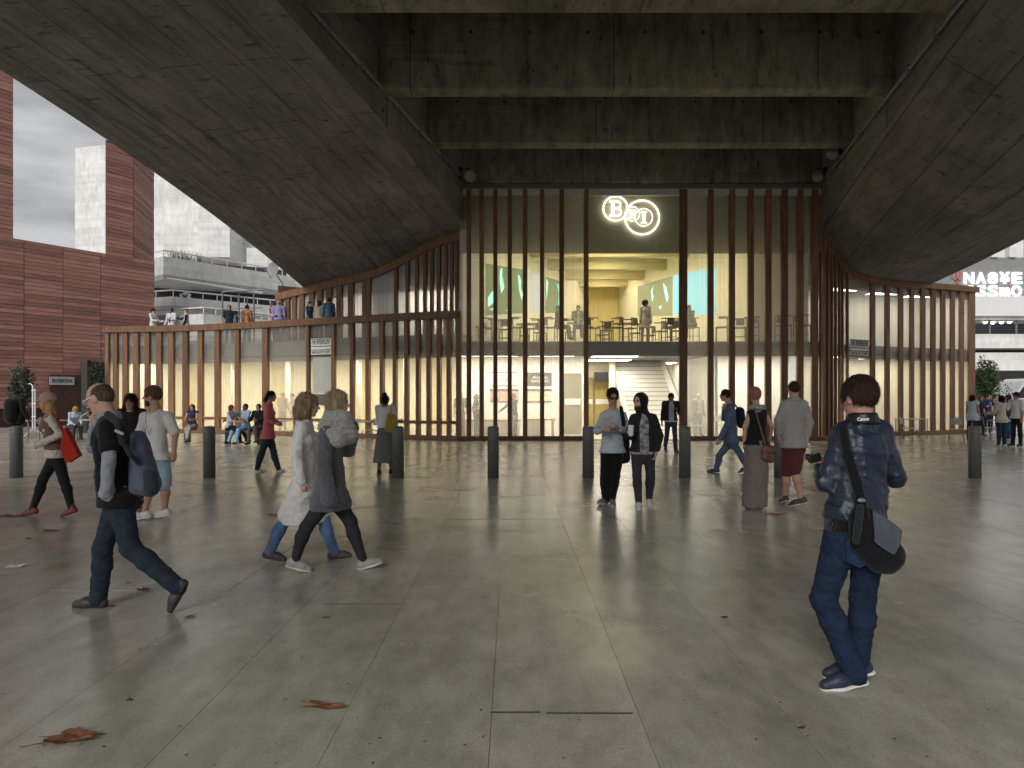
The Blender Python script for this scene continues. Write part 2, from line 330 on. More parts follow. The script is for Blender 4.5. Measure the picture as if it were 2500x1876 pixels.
def girder(fi, fo, fs):
    ys = np.linspace(-10, 36, 70); nt_ = 22; v = []; f = []
    for Y in ys:
        for k in range(nt_ + 1):
            x = fi(Y) + (fo(Y) - fi(Y)) * (k / nt_) ** 1.3; v.append((x, Y, fs(x, Y)))
    w = nt_ + 1
    for i in range(len(ys) - 1):
        for k in range(nt_): f.append((i * w + k, i * w + k + 1, (i + 1) * w + k + 1, (i + 1) * w + k))
    soff = MB().add(v, f)
    side = MB(); vs = []; fs2 = []
    for Y in ys: vs += [(fi(Y), Y, fs(fi(Y), Y)), (fi(Y), Y, 11.9)]
    for i in range(len(ys) - 1): fs2.append((2 * i, 2 * i + 1, 2 * i + 3, 2 * i + 2))
    side.add(vs, fs2)
    out_ = MB(); vs = []; fs2 = []
    for Y in ys: vs += [(fo(Y), Y, fs(fo(Y), Y)), (fo(Y), Y, 13)]
    for i in range(len(ys) - 1): fs2.append((2 * i, 2 * i + 1, 2 * i + 3, 2 * i + 2))
    out_.add(vs, fs2)
    for yy in (ys[0], ys[-1]):
        ks = [(fi(yy) + (fo(yy) - fi(yy)) * (k / nt_) ** 1.3) for k in range(nt_ + 1)]
        poly = [(x, yy, fs(x, yy)) for x in ks] + [(fo(yy), yy, 13), (fi(yy), yy, 13)]
        out_.add(poly, [tuple(range(len(poly)))])
    gobj = soff.build('girder', M_soff, bridge, smooth=True)
    side.build('web', M_web, gobj); out_.build('fascia', M_soff, gobj)
girder(xinL, xoutL, soffL); girder(xinR, xoutR, soffR)
for yb in (-5.3, -1.4, 2.55, 6.45, 10.35, 14.15 - .4, 18.25 - .5, 22.1 - .5, 26.05 - .5, 30.0, 34):
    MB().box(xinL(yb) - .03, xinR(yb) + .03, yb, yb + .5, 9.45, 11.88).build('cross_beam', M_beam, bridge, bevel=.05)
MB().prism([(xoutL(-10), -10), (xoutR(-10), -10), (xoutR(36), 36), (xoutL(36), 36)], 11.86, 12.6).build('deck', M_beam, bridge)
for fx, z, s in ((xinL, 9.5, 1), (xinR, 9.38, -1)):
    MB().tube([(fx(y) + s * .09, y, z) for y in (3, 12, 20, 27)], .05, 8).build('pipe', M_gst, bridge)
    for y in (14.9, 16.5, 18.9, 20.5, 22.7, 24.4):
        MB().box(fx(y) + min(0, s * .16), fx(y) + max(0, s * .16), y - .03, y + .03, z - .1, z + .1).build('pipe_bracket', M_gst, bridge)
# tie holes and bolt plates on the beam faces
hole = MB().tube([(0, -.012, 0), (0, .0, 0)], .045, 8)
for yb, row, zs in ((17.75, 1.55, (10.9,)), (21.6, 1.55, (10.75,))):
    for k in range(-2, 7):
        x = xinL(yb) + .9 + (k + 2) * 1.48
        for z in zs:
            o = mesh_obj('tie_hole', np.array(hole.v) + np.array([x, yb, z]), hole.f, M_dark, bridge)
def floodlight(p, tilt, label):
    t = thing('floodlight', p, label, 'floodlight', 'floodlights on the bridge webs')
    p = np.array(p)
    MB().obox(p + [0, 0, 0], (1, 0, 0), (0, 1, 0), (0, 0, 1), .05, .07, .2).build('bracket', M_dark, t)
    MB().tube([p + [0, 0, .15], p + [tilt * .35, -.05, .15], p + [tilt * .35, -.05, -.02]], .02, 6).build('arm', M_dark, t)
    c = p + [tilt * .36, -.1, -.2]
    h = MB().tube([c + [0, .16, .06], c + [0, .1, .05], c + [0, -.12, 0]], [.06, .15, .2], 14).build('lamp_housing', M_gst, t)
    MB().tube([c + [0, -.121, 0], c + [0, -.13, 0]], [.19, .185], 14).build('lens', mat('floodlight_lens', (.35, .36, .34), rough=.2), h)
floodlight((xinL(25.0) + .05, 25.0, 9.62), 1, 'dark floodlight on the web beside the white coated fascia by the slatted left wing')
floodlight((xinR(22.9) - .05, 22.9, 9.72), -1, 'dark round floodlight above the pipe beside the middle cross beam')
floodlight((xinR(25.0) - .05, 25.0, 9.62), -1, 'dark floodlight above the pipe nearest the slatted corner')
# ---------------------------------------------------------------- timber slat building
BL = thing('slat_building', (4.5, 27, 0), 'two storey glazed pavilion with dark walnut slats tucked under the bridge', 'building')
ZF, ZC, ZR = 3.64, 3.30, 4.73
planL = [(258, 31.5), (430, 31.0), (540, 30.2), (640, 29.3), (735, 28.4), (850, 27.4), (1000, 26.2), (1110, 25.55), (1135, 25.5)]
planR = [(2003, 25.5), (2025, 25.75), (2045, 26.4), (2070, 27.2), (2150, 28.1), (2260, 29.2), (2385, 30.4)]
def smooth_plan(pl):
    x = np.array([p[0] for p in pl], float); y = np.array([p[1] for p in pl], float)
    xs = np.linspace(x[0], x[-1], 160); ys = np.interp(xs, x, y)
    for _ in range(30): ys[1:-1] = (ys[:-2] + ys[1:-1] * 2 + ys[2:]) / 4
    return lambda q: float(np.interp(q, xs, ys))
YL, YRr = smooth_plan(planL), smooth_plan(planR)
def pt(fy, px, off=0.):
    """plan point at photo column px, pushed back by off along the wall's inward normal"""
    Y = fy(px); p = np.array([PX(px, Y), Y])
    q = np.array([PX(px + 2, fy(px + 2)), fy(px + 2)]) - np.array([PX(px - 2, fy(px - 2)), fy(px - 2)])
    q /= np.linalg.norm(q); n = np.array([-q[1], q[0]])
    return p + n * off, q, n
def facade(fy, slats, z0, ztop, off=0., depth=.28, pane=True, first=True, skip=(), wk=.47, gm=None):
    """slats: list of (px0, px1); ztop: function of world x,y"""
    cs = []
    for a, b in slats:
        c = (a + b) / 2; p, q, n = pt(fy, c, off); w = (b - a) / F * fy(c)
        d = depth if w < .5 else depth
        z1 = ztop(p[0], p[1]) if callable(ztop) else ztop
        MB().obox((*p, (z0 + z1) / 2), (*q, 0), (*n, 0), (0, 0, 1), w * wk, d / 2, (z1 - z0) / 2).build('slat', M_wood, BL)
        cs.append((p + n * .06, z1))
    if pane:
        for i in range(len(cs) - 1):
            if i in skip: continue
            (a, za), (b, zb) = cs[i], cs[i + 1]
            MB().seg2(a, b, .016, z0 + .1, za - .06, z1b=zb - .06).build('pane', gm or M_frit, BL)
    return cs
lowL = [(258, 268), (277, 289), (300, 314), (326, 341), (354, 367), (382, 397), (412, 427), (446, 462), (483, 498), (524, 540), (574, 588), (640, 658), (749, 758), (810, 820), (855, 866), (893, 904), (928, 939), (960, 970), (988, 999), (1016, 1027), (1042, 1053), (1067, 1078), (1091, 1102), (1114, 1127)]
facade(YL, lowL, .06, ZR - .02, depth=.15)
# timber rail and sill along the left wing
def ribbon(fy, px0, px1, z0, z1, th, off=0., n=24, name='rail', m=None, ztop=None):
    xs = np.linspace(px0, px1, n + 1); mb = MB()
    for i in range(n):
        a = pt(fy, xs[i], off)[0]; b = pt(fy, xs[i + 1], off)[0]
        if ztop: mb.seg2(a, b, th, ztop(*a) - (z1 - z0), ztop(*a), ztop(*b) - (z1 - z0), ztop(*b))
        else: mb.seg2(a, b, th, z0, z1)
    return mb.build(name, m or M_wood, BL)
ribbon(YL, 258, 1122, ZR - .26, ZR + .004, .34, name='parapet_rail')
ribbon(YL, 258, 1122, .0, .16, .31, name='sill')
ribbon(YL, 258, 1122, .58, .70, .12, off=.02, name='transom')
# terrace slab and upper set-back storey
tp = [tuple(pt(YL, x, .22)[0]) for x in np.linspace(260, 1122, 30)]
MB().prism(tp + [(-1.0, 27.0), (-1.0, 33), (-12.5, 40), (-20.3, 36), (-18.5, 32.3)], ZC, ZF).build('terrace_slab', M_slab, BL)
upG = [(288, 313), (357, 370), (415, 433), (480, 502), (552, 580), (630, 676), (750, 903), (930, 982), (1006, 1048), (1073, 1110), (1135, 1162), (1187, 1210), (1237, 1257), (1283, 1303), (1327, 1343), (1370, 1383), (1412, 1424)]
cut = [85 + 30, 118, 150, 185, 212, 240, 262] 
gaps = [(600 + a * .3614, 600 + b * .3614) for a, b in upG]
gaps = [(651, 656), (668, 672), (684, 688)] + gaps
ups = []; prev = 632
for a, b in gaps: ups.append((prev, a)); prev = b
ups.append((prev, 1124))
def topU(x, y): return min(soffL(x, y) + .02, 6.45 if x < -9 else 99)
cs = facade(YL, ups, ZF, topU, off=1.0, depth=.12, gm=M_frit2)
ribbon(YL, 634, 1122, 0, .3, .22, off=1.0, n=40, name='head_rail', ztop=topU)
ribbon(YL, 634, 1122, ZF, ZF + .35, .24, off=1.0, n=30, name='base_rail')
# white blinds / linings behind some of the upper panes
for a, b in ((871, 927), (936, 955)):
    p, q = pt(YL, a, 1.35)[0], pt(YL, b, 1.35)[0]
    MB().seg2(p, q, .03, ZF + .3, 6.4).build('blind', mat('grey_white_blind', (.62, .62, .63), rough=.8, var=.03), BL)
# centre front
midS = [(1139, 1151), (1170, 1182), (1204, 1215), (1239, 1250), (1276, 1288), (1318, 1329), (1365, 1377), (1425, 1437), (1657, 1678), (1727, 1742), (1779, 1794), (1825, 1840), (1867, 1883), (1906, 1923), (1944, 1961), (1980, 1997)]
YM = lambda px: 25.5
ZT = 9.18
cm = facade(YM, midS, .06, ZT, pane=False, depth=.13)
cm = [(np.array([PX(1121, 25.5), 25.56]), ZT)] + cm
for i in range(len(cm) - 1):
    (a, za), (b, zb) = cm[i], cm[i + 1]
    door = abs(a[0] - PX(1431, 25.5)) < .1
    for z0, z1 in ((2.75 if door else .16, ZF - .17), (ZF - .17, 6.6), (6.6, ZT - .2)):
        MB().seg2(a, b, .016, z0 + .004, z1 - .004).build('pane', M_glass if door else M_frit, BL)
MB().box(PX(1121, 25.5), PX(1431, 25.5), 25.36, 25.66, 0, .15).build('sill', M_wood, BL)
MB().box(PX(1667, 25.5), PX(2003, 25.5), 25.36, 25.66, 0, .15).build('sill', M_wood, BL)
MB().box(PX(1121, 25.5), PX(2003, 25.5), 25.46, 25.62, ZT - .22, ZT + .02).build('fascia', mat('pale_grey_fascia', (.42, .42, .40), rough=.5), BL)
MB().box(-2.4, 12.2, 25.7, 34, ZT + .03, ZT + .25).build('roof', M_slab, BL)
# corner post panel left and dense corner on the right
p0 = pt(YL, 1122)[0]
denseR = [(2005, 2015), (2018, 2025), (2028, 2034), (2037, 2043), (2047, 2051), (2054, 2059), (2065, 2072), (2121, 2139), (2157, 2174), (2190, 2207), (2218, 2233), (2244, 2261), (2269, 2286), (2293, 2310), (2317, 2333), (2339, 2355), (2359, 2384)]
def topR(x, y): return min(soffR(x, y) + .02, ZT) if x < 17.0 else 6.36
facade(YRr, denseR, .06, topR, depth=.09, wk=.42)
ribbon(YRr, 2045, 2385, 0, .24, .27, n=40, name='head_rail', ztop=topR)
ribbon(YRr, 2006, 2385, 0, .16, .30, name='sill')
# backing board behind the tight corner slats
ribbon(YRr, 2008, 2043, .1, 6.9, .02, off=.14, n=12, name='corner_board')
MB().prism([tuple(pt(YL, x, .3)[0]) for x in np.linspace(262, 1118, 30)] + [(-1.2, 27.2), (-1.2, 32), (-12.4, 39.5), (-20.0, 36), (-18.3, 32.4)], ZF + .002, 3.9).build('terrace_deck', M_slab, BL)
ribbon(YRr, 2075, 2382, 5.84, 6.14, .06, off=.3, n=16, name='lamp_mask_downstand', m=M_slab)  # both downstands are added to hide the upper wing light panels from below
ribbon(YL, 700, 1110, 5.8, 6.16, .06, off=1.3, n=16, name='lamp_mask_downstand', m=M_slab)
# ---- interior of the centre
MB().box(-2.2, 11.6, 25.85, 44, ZC, ZF - .02).build('floor_slab', M_slab, BL)
MB().box(-2.2, 11.6, 25.75, 44, ZF - .018, ZF).build('upper_floor', M_floor_in, BL)
MB().box(PX(1121, 25.7), PX(2003, 25.7), 26.25, 26.35, 7.0, ZT).build('bulkhead', M_olive, BL)
lw = [(-1.9, 26.3), (-1.2, 27.0), (4.4, 42)]; rw = [(11.3, 26.6), (9.2, 27.0), (6.5, 42)]
for w, mm in ((lw, (M_white, M_cream)), (rw, (M_white, M_cream))):
    for i in (0, 1):
        MB().seg2(w[i], w[i + 1], .12, ZF, 8.55).build('inner_wall', mm[i], BL)
MB().seg2((4.2, 42.05), (6.7, 42.05), .1, ZF, 8.55).build('back_panel', M_yel, BL)
for k in range(9):
    x = 4.45 + k * .24; MB().box(x, x + .02, 41.96, 42.0, ZF + .05, 7.3).build('panel_joint', M_olive, BL)
MB().prism([(-2.0, 26.36), (11.4, 26.36), (9.6, 28), (6.4, 42.2), (4.3, 42.2), (-1.5, 28)], 8.5, 8.62).build('ceiling', mat('yellow_cream_ceiling', (.84, .76, .50), rough=.6, var=.05), BL)
for yb, zb in ((29.5, 8.1), (32.2, 8.05), (34.8, 7.95), (37.8, 7.95), (40.4, 7.95)):
    xl = -1.2 + (yb - 27) * .3733; xr = 9.2 - (yb - 27) * .18
    MB().box(xl, xr, yb, yb + .45, zb, 8.5).build('ceiling_beam', mat('dull_yellow_beam', (.50, .43, .24), rough=.6, var=.05), BL)
# ground floor rooms
MB().box(-2.2, 11.5, 25.86, 25.98, ZC - .2, ZC - .004).build('lamp_mask_fascia', M_slab, BL)  # strips added below the slab edge to hide the ground floor ceiling panels
ribbon(YL, 262, 1120, ZC - .24, ZC - .004, .1, off=.34, n=30, name='lamp_mask_fascia', m=M_slab)
ribbon(YRr, 2075, 2382, ZC - .2, ZC - .004, .1, off=.24, n=16, name='lamp_mask_fascia', m=M_slab)
MB().box(-2.2, 11.6, 25.7, 38, .002, .012).build('ground_floor', M_floor_in, BL)
MB().box(-2.3, 2.15, 29.0, 29.1, 0, ZC).build('inner_wall', M_white, BL)
MB().box(2.9, 3.1, 29.0, 29.1, 0, ZC).build('inner_wall', M_white, BL)
MB().box(2.15, 2.9, 29.0, 29.1, 2.55, ZC).build('inner_wall', M_white, BL)
d = MB().box(2.17, 2.88, 29.02, 29.08, .02, 2.53).build('door', mat('olive_glazed_door', (.20, .17, .09), rough=.35), BL)
MB().box(2.2, 2.85, 28.985, 29.015, 1.25, 1.5).build('push_panel', M_white, d)
MB().box(2.95, 3.08, 29.1, 36, 0, ZC).build('inner_wall', M_cream, BL)
MB().box(3.0, 9.5, 36.4, 36.5, 0, ZC).build('inner_wall', M_cream, BL)
for k in range(2):
    x = 3.2 + k * .85; d = MB().box(x, x + .75, 33.98, 34.02, .02, 2.5).build('lobby_door', mat('amber_glazed_door', (.42, .34, .12), rough=.25), BL)
    MB().box(x + .02, x + .73, 33.94, 33.975, 1.2, 1.45).build('push_panel', M_white, d)
MB().box(3.08, 4.98, 33.95, 34.05, 2.5, ZC).build('lobby_transom', M_cream, BL)
MB().box(3.95, 4.6, 33.3, 33.5, 2.3, 2.75).build('ceiling_speaker', M_dark, BL)
MB().box(8.35, 11.4, 28.6, 28.7, 0, ZC).build('inner_wall', M_white, BL)
MB().box(8.35, 8.45, 28.6, 36.4, 0, ZC).build('inner_wall', M_white, BL)
MB().tube([(4.75, 33.0, 0), (4.75, 33.0, ZC)], .16, 16).build('column', M_cream, BL, smooth=True)
# white stair
st = mat('white_stair', (.84, .83, .78), rough=.5, var=.03)
NS = 18; rise = (ZF) / NS; going = .29; sx0, sx1, sy = 5.0, 7.2, 29.4
stair = MB()
for k in range(NS):
    MB().box(sx0, sx1, sy + k * going, sy + (k + 1) * going + .02, (0 if k < 3 else rise * (k - 2)), rise * (k + 1)).build('stair_step', st, BL)
    MB().box(sx0 + .02, sx1 - .02, sy + k * going - .006, sy + k * going + .04, rise * (k + 1) - .03, rise * (k + 1) + .003).build('added_step_edge', mat('added_step_edge_grey', (.42, .40, .34), rough=.5), BL)  # grey strips added so the washed-out steps read in the bright lobby
for xx in (sx0 - .07, sx1):
    bh = .5 if xx < sx1 else 1.0
    v = [(xx, sy - .15, 0), (xx, sy - .15, bh), (xx, sy + NS * going, ZF + bh - .4), (xx, sy + NS * going, ZF - .5)]
    v2 = [(x + .07, y, z) for x, y, z in v]
    MB().add(v + v2, [(0, 1, 2, 3), (7, 6, 5, 4), (0, 4, 5, 1), (1, 5, 6, 2), (2, 6, 7, 3), (3, 7, 4, 0)]).build('balustrade', st, BL)
# wings: back walls, floors, soffits
wl = [tuple(pt(YL, x, 4.5)[0]) for x in np.linspace(300, 1050, 16)]
for i in range(15):
    MB().seg2(wl[i], wl[i + 1], .08, 0, ZC).build('wing_back_wall', M_cream if i % 4 else M_yel, BL)
MB().seg2(pt(YL, 262, .2)[0], wl[0], .1, 0, ZC).build('end_wall', M_white, BL)
fl = [tuple(pt(YL, x, .1)[0]) for x in np.linspace(262, 1120, 24)]
MB().prism(fl + wl[::-1], .002, .012).build('wing_floor', M_floor_in, BL)
wu = [tuple(pt(YL, x, 3.6)[0]) for x in np.linspace(690, 1110, 10)]
for i in range(9): MB().seg2(wu[i], wu[i + 1], .08, ZF, 6.2 + .1 * i).build('upper_back_wall', M_white, BL)
MB().seg2(pt(YL, 634, 1.1)[0], wu[0], .12, ZF, 6.42).build('upper_end_wall', M_wood, BL)
wr = [tuple(pt(YRr, x, 2.6)[0]) for x in np.linspace(2085, 2375, 10)]
for i in range(9): MB().seg2(wr[i], wr[i + 1], .08, 0, 6.2).build('wing_back_wall', M_white, BL)
MB().seg2(wr[-1], pt(YRr, 2384, .1)[0], .1, 0, 6.2).build('end_wall', M_white, BL)
rr = [tuple(pt(YRr, x, .15)[0]) for x in np.linspace(2050, 2380, 16)]
MB().prism(rr + wr[::-1], ZC, ZF).build('wing_upper_slab', M_slab, BL)
MB().prism(rr + wr[::-1], 6.15, 6.22).build('wing_roof', M_slab, BL)
# posts / columns inside left wing
for px in (470, 600, 700, 780, 900):
    p = pt(YL, px, 2.6)[0]; MB().tube([(*p, 0), (*p, ZC)], .12, 12).build('column', M_white, BL, smooth=True)
# signboard strips on the glass and the two riverfront signs
ink = mat('black_sign_ink', (.02, .02, .02), rough=.6)
def riverfront(fy, px0, px1, y0, y1, label):
    a, q, n = pt(fy, px0, -.02); b = pt(fy, px1, -.02)[0]; Y = fy((px0 + px1) / 2)
    z1, z0 = PZ(y0, Y), PZ(y1, Y); c = (a + b) / 2; w = np.linalg.norm(b - a); r = (b - a) / w
    nn = np.array([-r[1], r[0]])
    t = thing('window_sign', (*c, z0), label, 'sign', 'matching signs on the glass')
    MB().obox((*c, (z0 + z1) / 2), (*r, 0), (*nn, 0), (0, 0, 1), w / 2 - .005, .004, (z1 - z0) / 2).build('sign_panel', mat('pale_sign_film', (.72, .70, .64), rough=.6), t)
    H = z1 - z0; cc = c - nn * .008
    for k in (.98, .50, .30, .02):
        MB().obox((*cc, z0 + H * k), (*r, 0), (*nn, 0), (0, 0, 1), w / 2 - .005, .003, .014).build('sign_bar', ink, t)
    text_on('lettering', 'THE RIVERFRONT', (*cc, z0 + H * .75), (*r, 0), (0, 0, 1), .3, ink, t, width=w * .94, height=H * .34, extrude=.003, bold=.004)
    text_on('lettering', 'BAR & KITCHEN', (*cc, z0 + H * .165), (*r, 0), (0, 0, 1), .2, ink, t, width=w * .9, height=H * .15, extrude=.003, bold=.003)
riverfront(YL, 760, 809, 824, 868, 'black lettered restaurant sign on the glass above the white blind of the left wing')
riverfront(YRr, 2074, 2120, 830, 870, 'black lettered restaurant sign on the glass beside the dense corner slats')
p, q = pt(YL, 760, .1)[0], pt(YL, 809, .1)[0]
MB().seg2(p, q, .01, PZ(960, 28), PZ(872, 28)).build('blind', mat('white_blind', (.66, .65, .64), rough=.8, var=.04), BL)
MB().seg2(p, q, .01, PZ(990, 28), PZ(962, 28)).build('blind', M_dark, BL)

# ---------------------------------------------------------------- neon sign
neon = emit('neon_tube_white', (1, .93, .75), 1.3)
NS_ = thing('neon_sign', (*P(1540, 520, 26.15)[:2], PZ(575, 26.15)), 'glowing white neon sign of overlapping circles reading BFI on the bulkhead', 'neon sign')
YS = 26.16
def ring(cx, cy, r, th):
    c = P(cx, cy, YS); rr_ = r / F * YS
    MB().tube([c + [rr_ * math.cos(t), 0, rr_ * math.sin(t)] for t in np.linspace(0, 2 * math.pi, 48, endpoint=False)], th, 8, closed=True).build('neon_ring', neon, NS_, smooth=True)
def px6(x, y): return 1080 + x * .2803, 430 + y * .2803
for x, y, r, th in ((1508, 283, 106, .032), (1740, 361, 148, .034), (1656, 330, 62, .015), (1754, 360, 76, .018)):
    a_, b_ = px6(x, y); ring(a_, b_, r * .2803, th)
def slab_letter(ch, x, y, w, h):
    a_, b_ = px6(x, y); c = P(a_, b_, YS - .03); W, H = w * .2803 / F * YS, h * .2803 / F * YS
    mb = MB(); s = W * .26
    def bar(x0, x1, z0, z1): mb.box(c[0] + x0 * W, c[0] + x1 * W, c[1] - .03, c[1] + .03, c[2] + z0 * H, c[2] + z1 * H)
    if ch == 'I': bar(-.2, .2, -.42, .42); bar(-.5, .5, .42, .5); bar(-.5, .5, -.5, -.42)
    if ch == 'F': bar(-.3, -.02, -.42, .42); bar(-.5, .48, .38, .5); bar(-.5, .15, -.5, -.4); bar(-.02, .28, -.06, .1); bar(.36, .5, .14, .38); bar(.2, .3, -.16, .2)
    if ch == 'B':
        bar(-.36, -.1, -.42, .42); bar(-.52, .1, .40, .5); bar(-.52, .12, -.5, -.40); bar(-.1, .14, -.05, .05)
        for zc, rz, rx in ((.225, .225, .30), (-.225, .225, .36)):
            mb.tube([c + [(.08 + rx * math.cos(t)) * W, 0, (zc + rz * math.sin(t)) * H] for t in np.linspace(-math.pi / 2, math.pi / 2, 12)], W * .085, 8)
    mb.build('neon_letter', neon, NS_)
slab_letter('B', 1510, 283, 108, 140); slab_letter('F', 1652, 333, 62, 78); slab_letter('I', 1756, 360, 54, 104)
MB().tube([P(1480, 500, 26.24), P(1560, 500, 26.24)], .012, 6).build('mounting_rail', M_gst, NS_)

# ---------------------------------------------------------------- luminaires inside, one hall panel added (the rest lit in the photograph)
def panel_light(x0, x1, y0, y1, z, label, c, s, grp):
    n = f'lum_{c[2]:.2f}_{s}'
    t = thing('ceiling_light', ((x0 + x1) / 2, (y0 + y1) / 2, z), label, 'ceiling light', grp)
    MB().box(x0, x1, y0, y1, z, z + .06).build('housing', M_white, t)
    MB().box(x0 + .03, x1 - .03, y0 + .03, y1 - .03, z - .012, z - .002).build('diffuser', emit(n, c, s), t)
WARM = (1, .88, .62); NEUT = (1, .92, .78)
for y in (26.75, 28.3, 31.0, 33.6, 36.4, 39.2):  # first panel, behind the bulkhead, is added to light the people upstairs
    w = 3.2 if y < 33 else 1.6
    xm = 4.0 + (y - 27) * .1
    panel_light(xm - w / 2, xm + w / 2, y - .35, y + .35, 8.40, 'long lit ceiling panel between the yellow beams of the upper hall, front one added as fill light', WARM, 15, 'upper hall lights')
for x, y in ((-.7, 27.6), (1.6, 27.6), (4.2, 28.2), (4.4, 31.6), (10, 27.2), (7.4, 27.4), (7.1, 34.5)):
    panel_light(x - .95, x + .95, y - .65, y + .65, ZC - .07, 'lit ceiling panel under the upper floor of the lobby', NEUT, 8, 'lobby lights')
for px in (330, 430, 540, 640, 740, 840, 940, 1030):
    p = pt(YL, px, 2.0)[0]; panel_light(p[0] - .8, p[0] + .8, p[1] - .5, p[1] + .5, ZC - .07, 'lit ceiling panel in the left wing below the terrace', WARM, 8.5, 'left wing lights')
for px in (2140, 2220, 2300):
    p = pt(YRr, px, 1.3)[0]; panel_light(p[0] - .8, p[0] + .8, p[1] - .45, p[1] + .45, ZC - .07, 'lit ceiling panel in the right wing ground floor', WARM, 6, 'right wing lights')
for px in (2130, 2230, 2320):
    p = pt(YRr, px, 1.3)[0]; panel_light(p[0] - .7, p[0] + .7, p[1] - .4, p[1] + .4, 6.05, 'lit ceiling panel in the right wing upper floor', NEUT, 6, 'right wing upper lights')
for px in (760, 900, 1020):
    p = pt(YL, px, 2.3)[0]; panel_light(p[0] - .8, p[0] + .8, p[1] - .45, p[1] + .45, 6.1, 'lit ceiling panel in the upper left wing', NEUT, 14, 'upper wing lights')
upw = MB().prism([tuple(pt(YL, x, 1.12)[0]) for x in np.linspace(700, 1110, 10)] + wu[::-1], 6.17, 6.22)
upw.build('upper_ceiling', M_white, BL)
# ---------------------------------------------------------------- red clad building (left)
M_red = mat('red_stained_board', (.37, .185, .152), rough=.75, var=.25, scale=3, stretch=(.5, .5, 6), rand=.28, bump=.15, bscale=20, c2=(.25, .122, .102), world=True)
M_redd = mat('dark_red_recess', (.045, .018, .016), rough=.8)
RB = thing('red_clad_building', (-24.5, 39, 0), 'red board clad building with two square towers beside the slatted wing', 'building')
def S(s, back=0.):
    d = np.array([2.5, 4.0]) / math.hypot(2.5, 4); n = np.array([-d[1], d[0]])
    return np.array([-25.8 + 2.5 * s, 36 + 4 * s]) + n * back
def s_at(px):
    k = (px - 1250) / F; return (-25.8 - 36 * k) / (4 * k - 2.5)
def wallbox(sa, sb, z0, z1, th, name, m, back=0.):
    MB().seg2(S(sa, back), S(sb, back), th, z0, z1, side=1).build(name, m, RB)
PITCH = .215
def boards(pa, pb, z0, z1, joints=()):
    d = pb - pa; L_ = np.linalg.norm(d); cuts = [0, *joints, 1]; n = int(round((z1 - z0) / PITCH))
    for r in range(n):
        for i in range(len(cuts) - 1):
            a = pa + d * (cuts[i] + .0015); b = pa + d * (cuts[i + 1] - .0015)
            pr = random.uniform(.02, .045)
            MB().seg2(a, b, pr, z0 + r * PITCH + .008, z0 + (r + 1) * PITCH - .008, side=-1).build('board', M_red, RB)
s0, s1 = s_at(-60), s_at(377)
wallbox(s0, s1, 0, 9.75, 5, 'wall', M_redd)
sj = [(s_at(p) - s0) / (s1 - s0) for p in (58, 153, 245)]
boards(S(s0), S(s1), .95, 9.75, sj)
sa, sb = s_at(258), s_at(325)
ta, tb = S(sa), S(sb); tcn_ = np.array([PX(375, 45.5), 45.5])
MB().prism([tuple(ta), tuple(tb), tuple(tcn_), tuple(tcn_ + ta - tb)], 9.0, 16.3).build('tower', M_redd, RB)
boards(ta - [0, .03], tb - [0, .03], 9.1, 16.3); boards(tb, tcn_, 9.1, 16.3)
la, lb = S(-.9), S(0.)
MB().prism([tuple(la), tuple(lb), tuple(S(0., 3)), tuple(S(-.9, 3))], 9.6, 20).build('tower', M_redd, RB)
boards(la, lb, 9.75, 19.75)
wallbox(s_at(196), s1, 0, 3.5, .3, 'shopfront', mat('shopfront_shade_dark', (.03, .022, .02), rough=.6, var=.3), back=-.3)  # near-black colour puts the shopfront's shadow into the material
wallbox(s_at(118), s_at(196), 0, 2.75, 1.2, 'shopfront_box', mat('brown_shutter', (.06, .03, .024), rough=.6, var=.3), back=-.2)
d_ = S(s_at(146), -.24)
t = thing('shop_sign', (*d_, 2.1), 'small white sign with dark lettering on the red building shopfront', 'sign')
r_ = (S(1) - S(0)); r_ /= np.linalg.norm(r_)
MB().obox((*d_, 2.42), (*r_, 0), (-r_[1], r_[0], 0), (0, 0, 1), .62, .02, .22).build('sign_panel', mat('white_sign', (.40, .41, .42)), t)
text_on('lettering', 'RE:CREATION', (*(d_ + np.array([r_[1], -r_[0]]) * .025), 2.42), (*r_, 0), (0, 0, 1), .2, mat('blue_black_ink', (.02, .03, .06)), t, width=1.0, height=.2, bold=.004)
# black post and ivy panel
pp = P(209, 1000, 30.5); t = MB().box(pp[0] - .14, pp[0] + .14, 30.4, 30.65, 0, PZ(880, 30.5)).build('post', M_dark, base=(pp[0], 30.5, 0), bevel=.01)
tag(t, 'thick black square post standing left of the slatted wing', 'post')
def leaf_cloud(c, rad, n, size, seed=1, flat=1.):
    rng = np.random.default_rng(seed); v = []; f = []
    for i in range(n):
        d = rng.normal(size=3); d /= np.linalg.norm(d); r = rng.uniform(.35, 1) ** .6
        p = np.array(c) + d * r * np.array(rad) * (1 + .25 * math.sin(7 * d[0] + 5 * d[2] + seed))
        a = rng.normal(size=3); a /= np.linalg.norm(a); b = np.cross(a, rng.normal(size=3)); b /= np.linalg.norm(b); s = size * rng.uniform(.6, 1.4)
        k = len(v); v += [p - a * s, p + b * s * .45, p + a * s, p - b * s * .45]; f.append((k, k + 1, k + 2, k + 3))
    return v, f
M_leaf = mat('green_leaf', (.055, .09, .035), rough=.55, var=.5, scale=7, world=True, c2=(.02, .038, .016))
M_leafd = mat('dark_ivy_leaf', (.04, .055, .035), rough=.5, var=.5, scale=9, world=True, c2=(.012, .018, .012))
M_bark = mat('bark', (.09, .065, .045), rough=.9, var=.3)
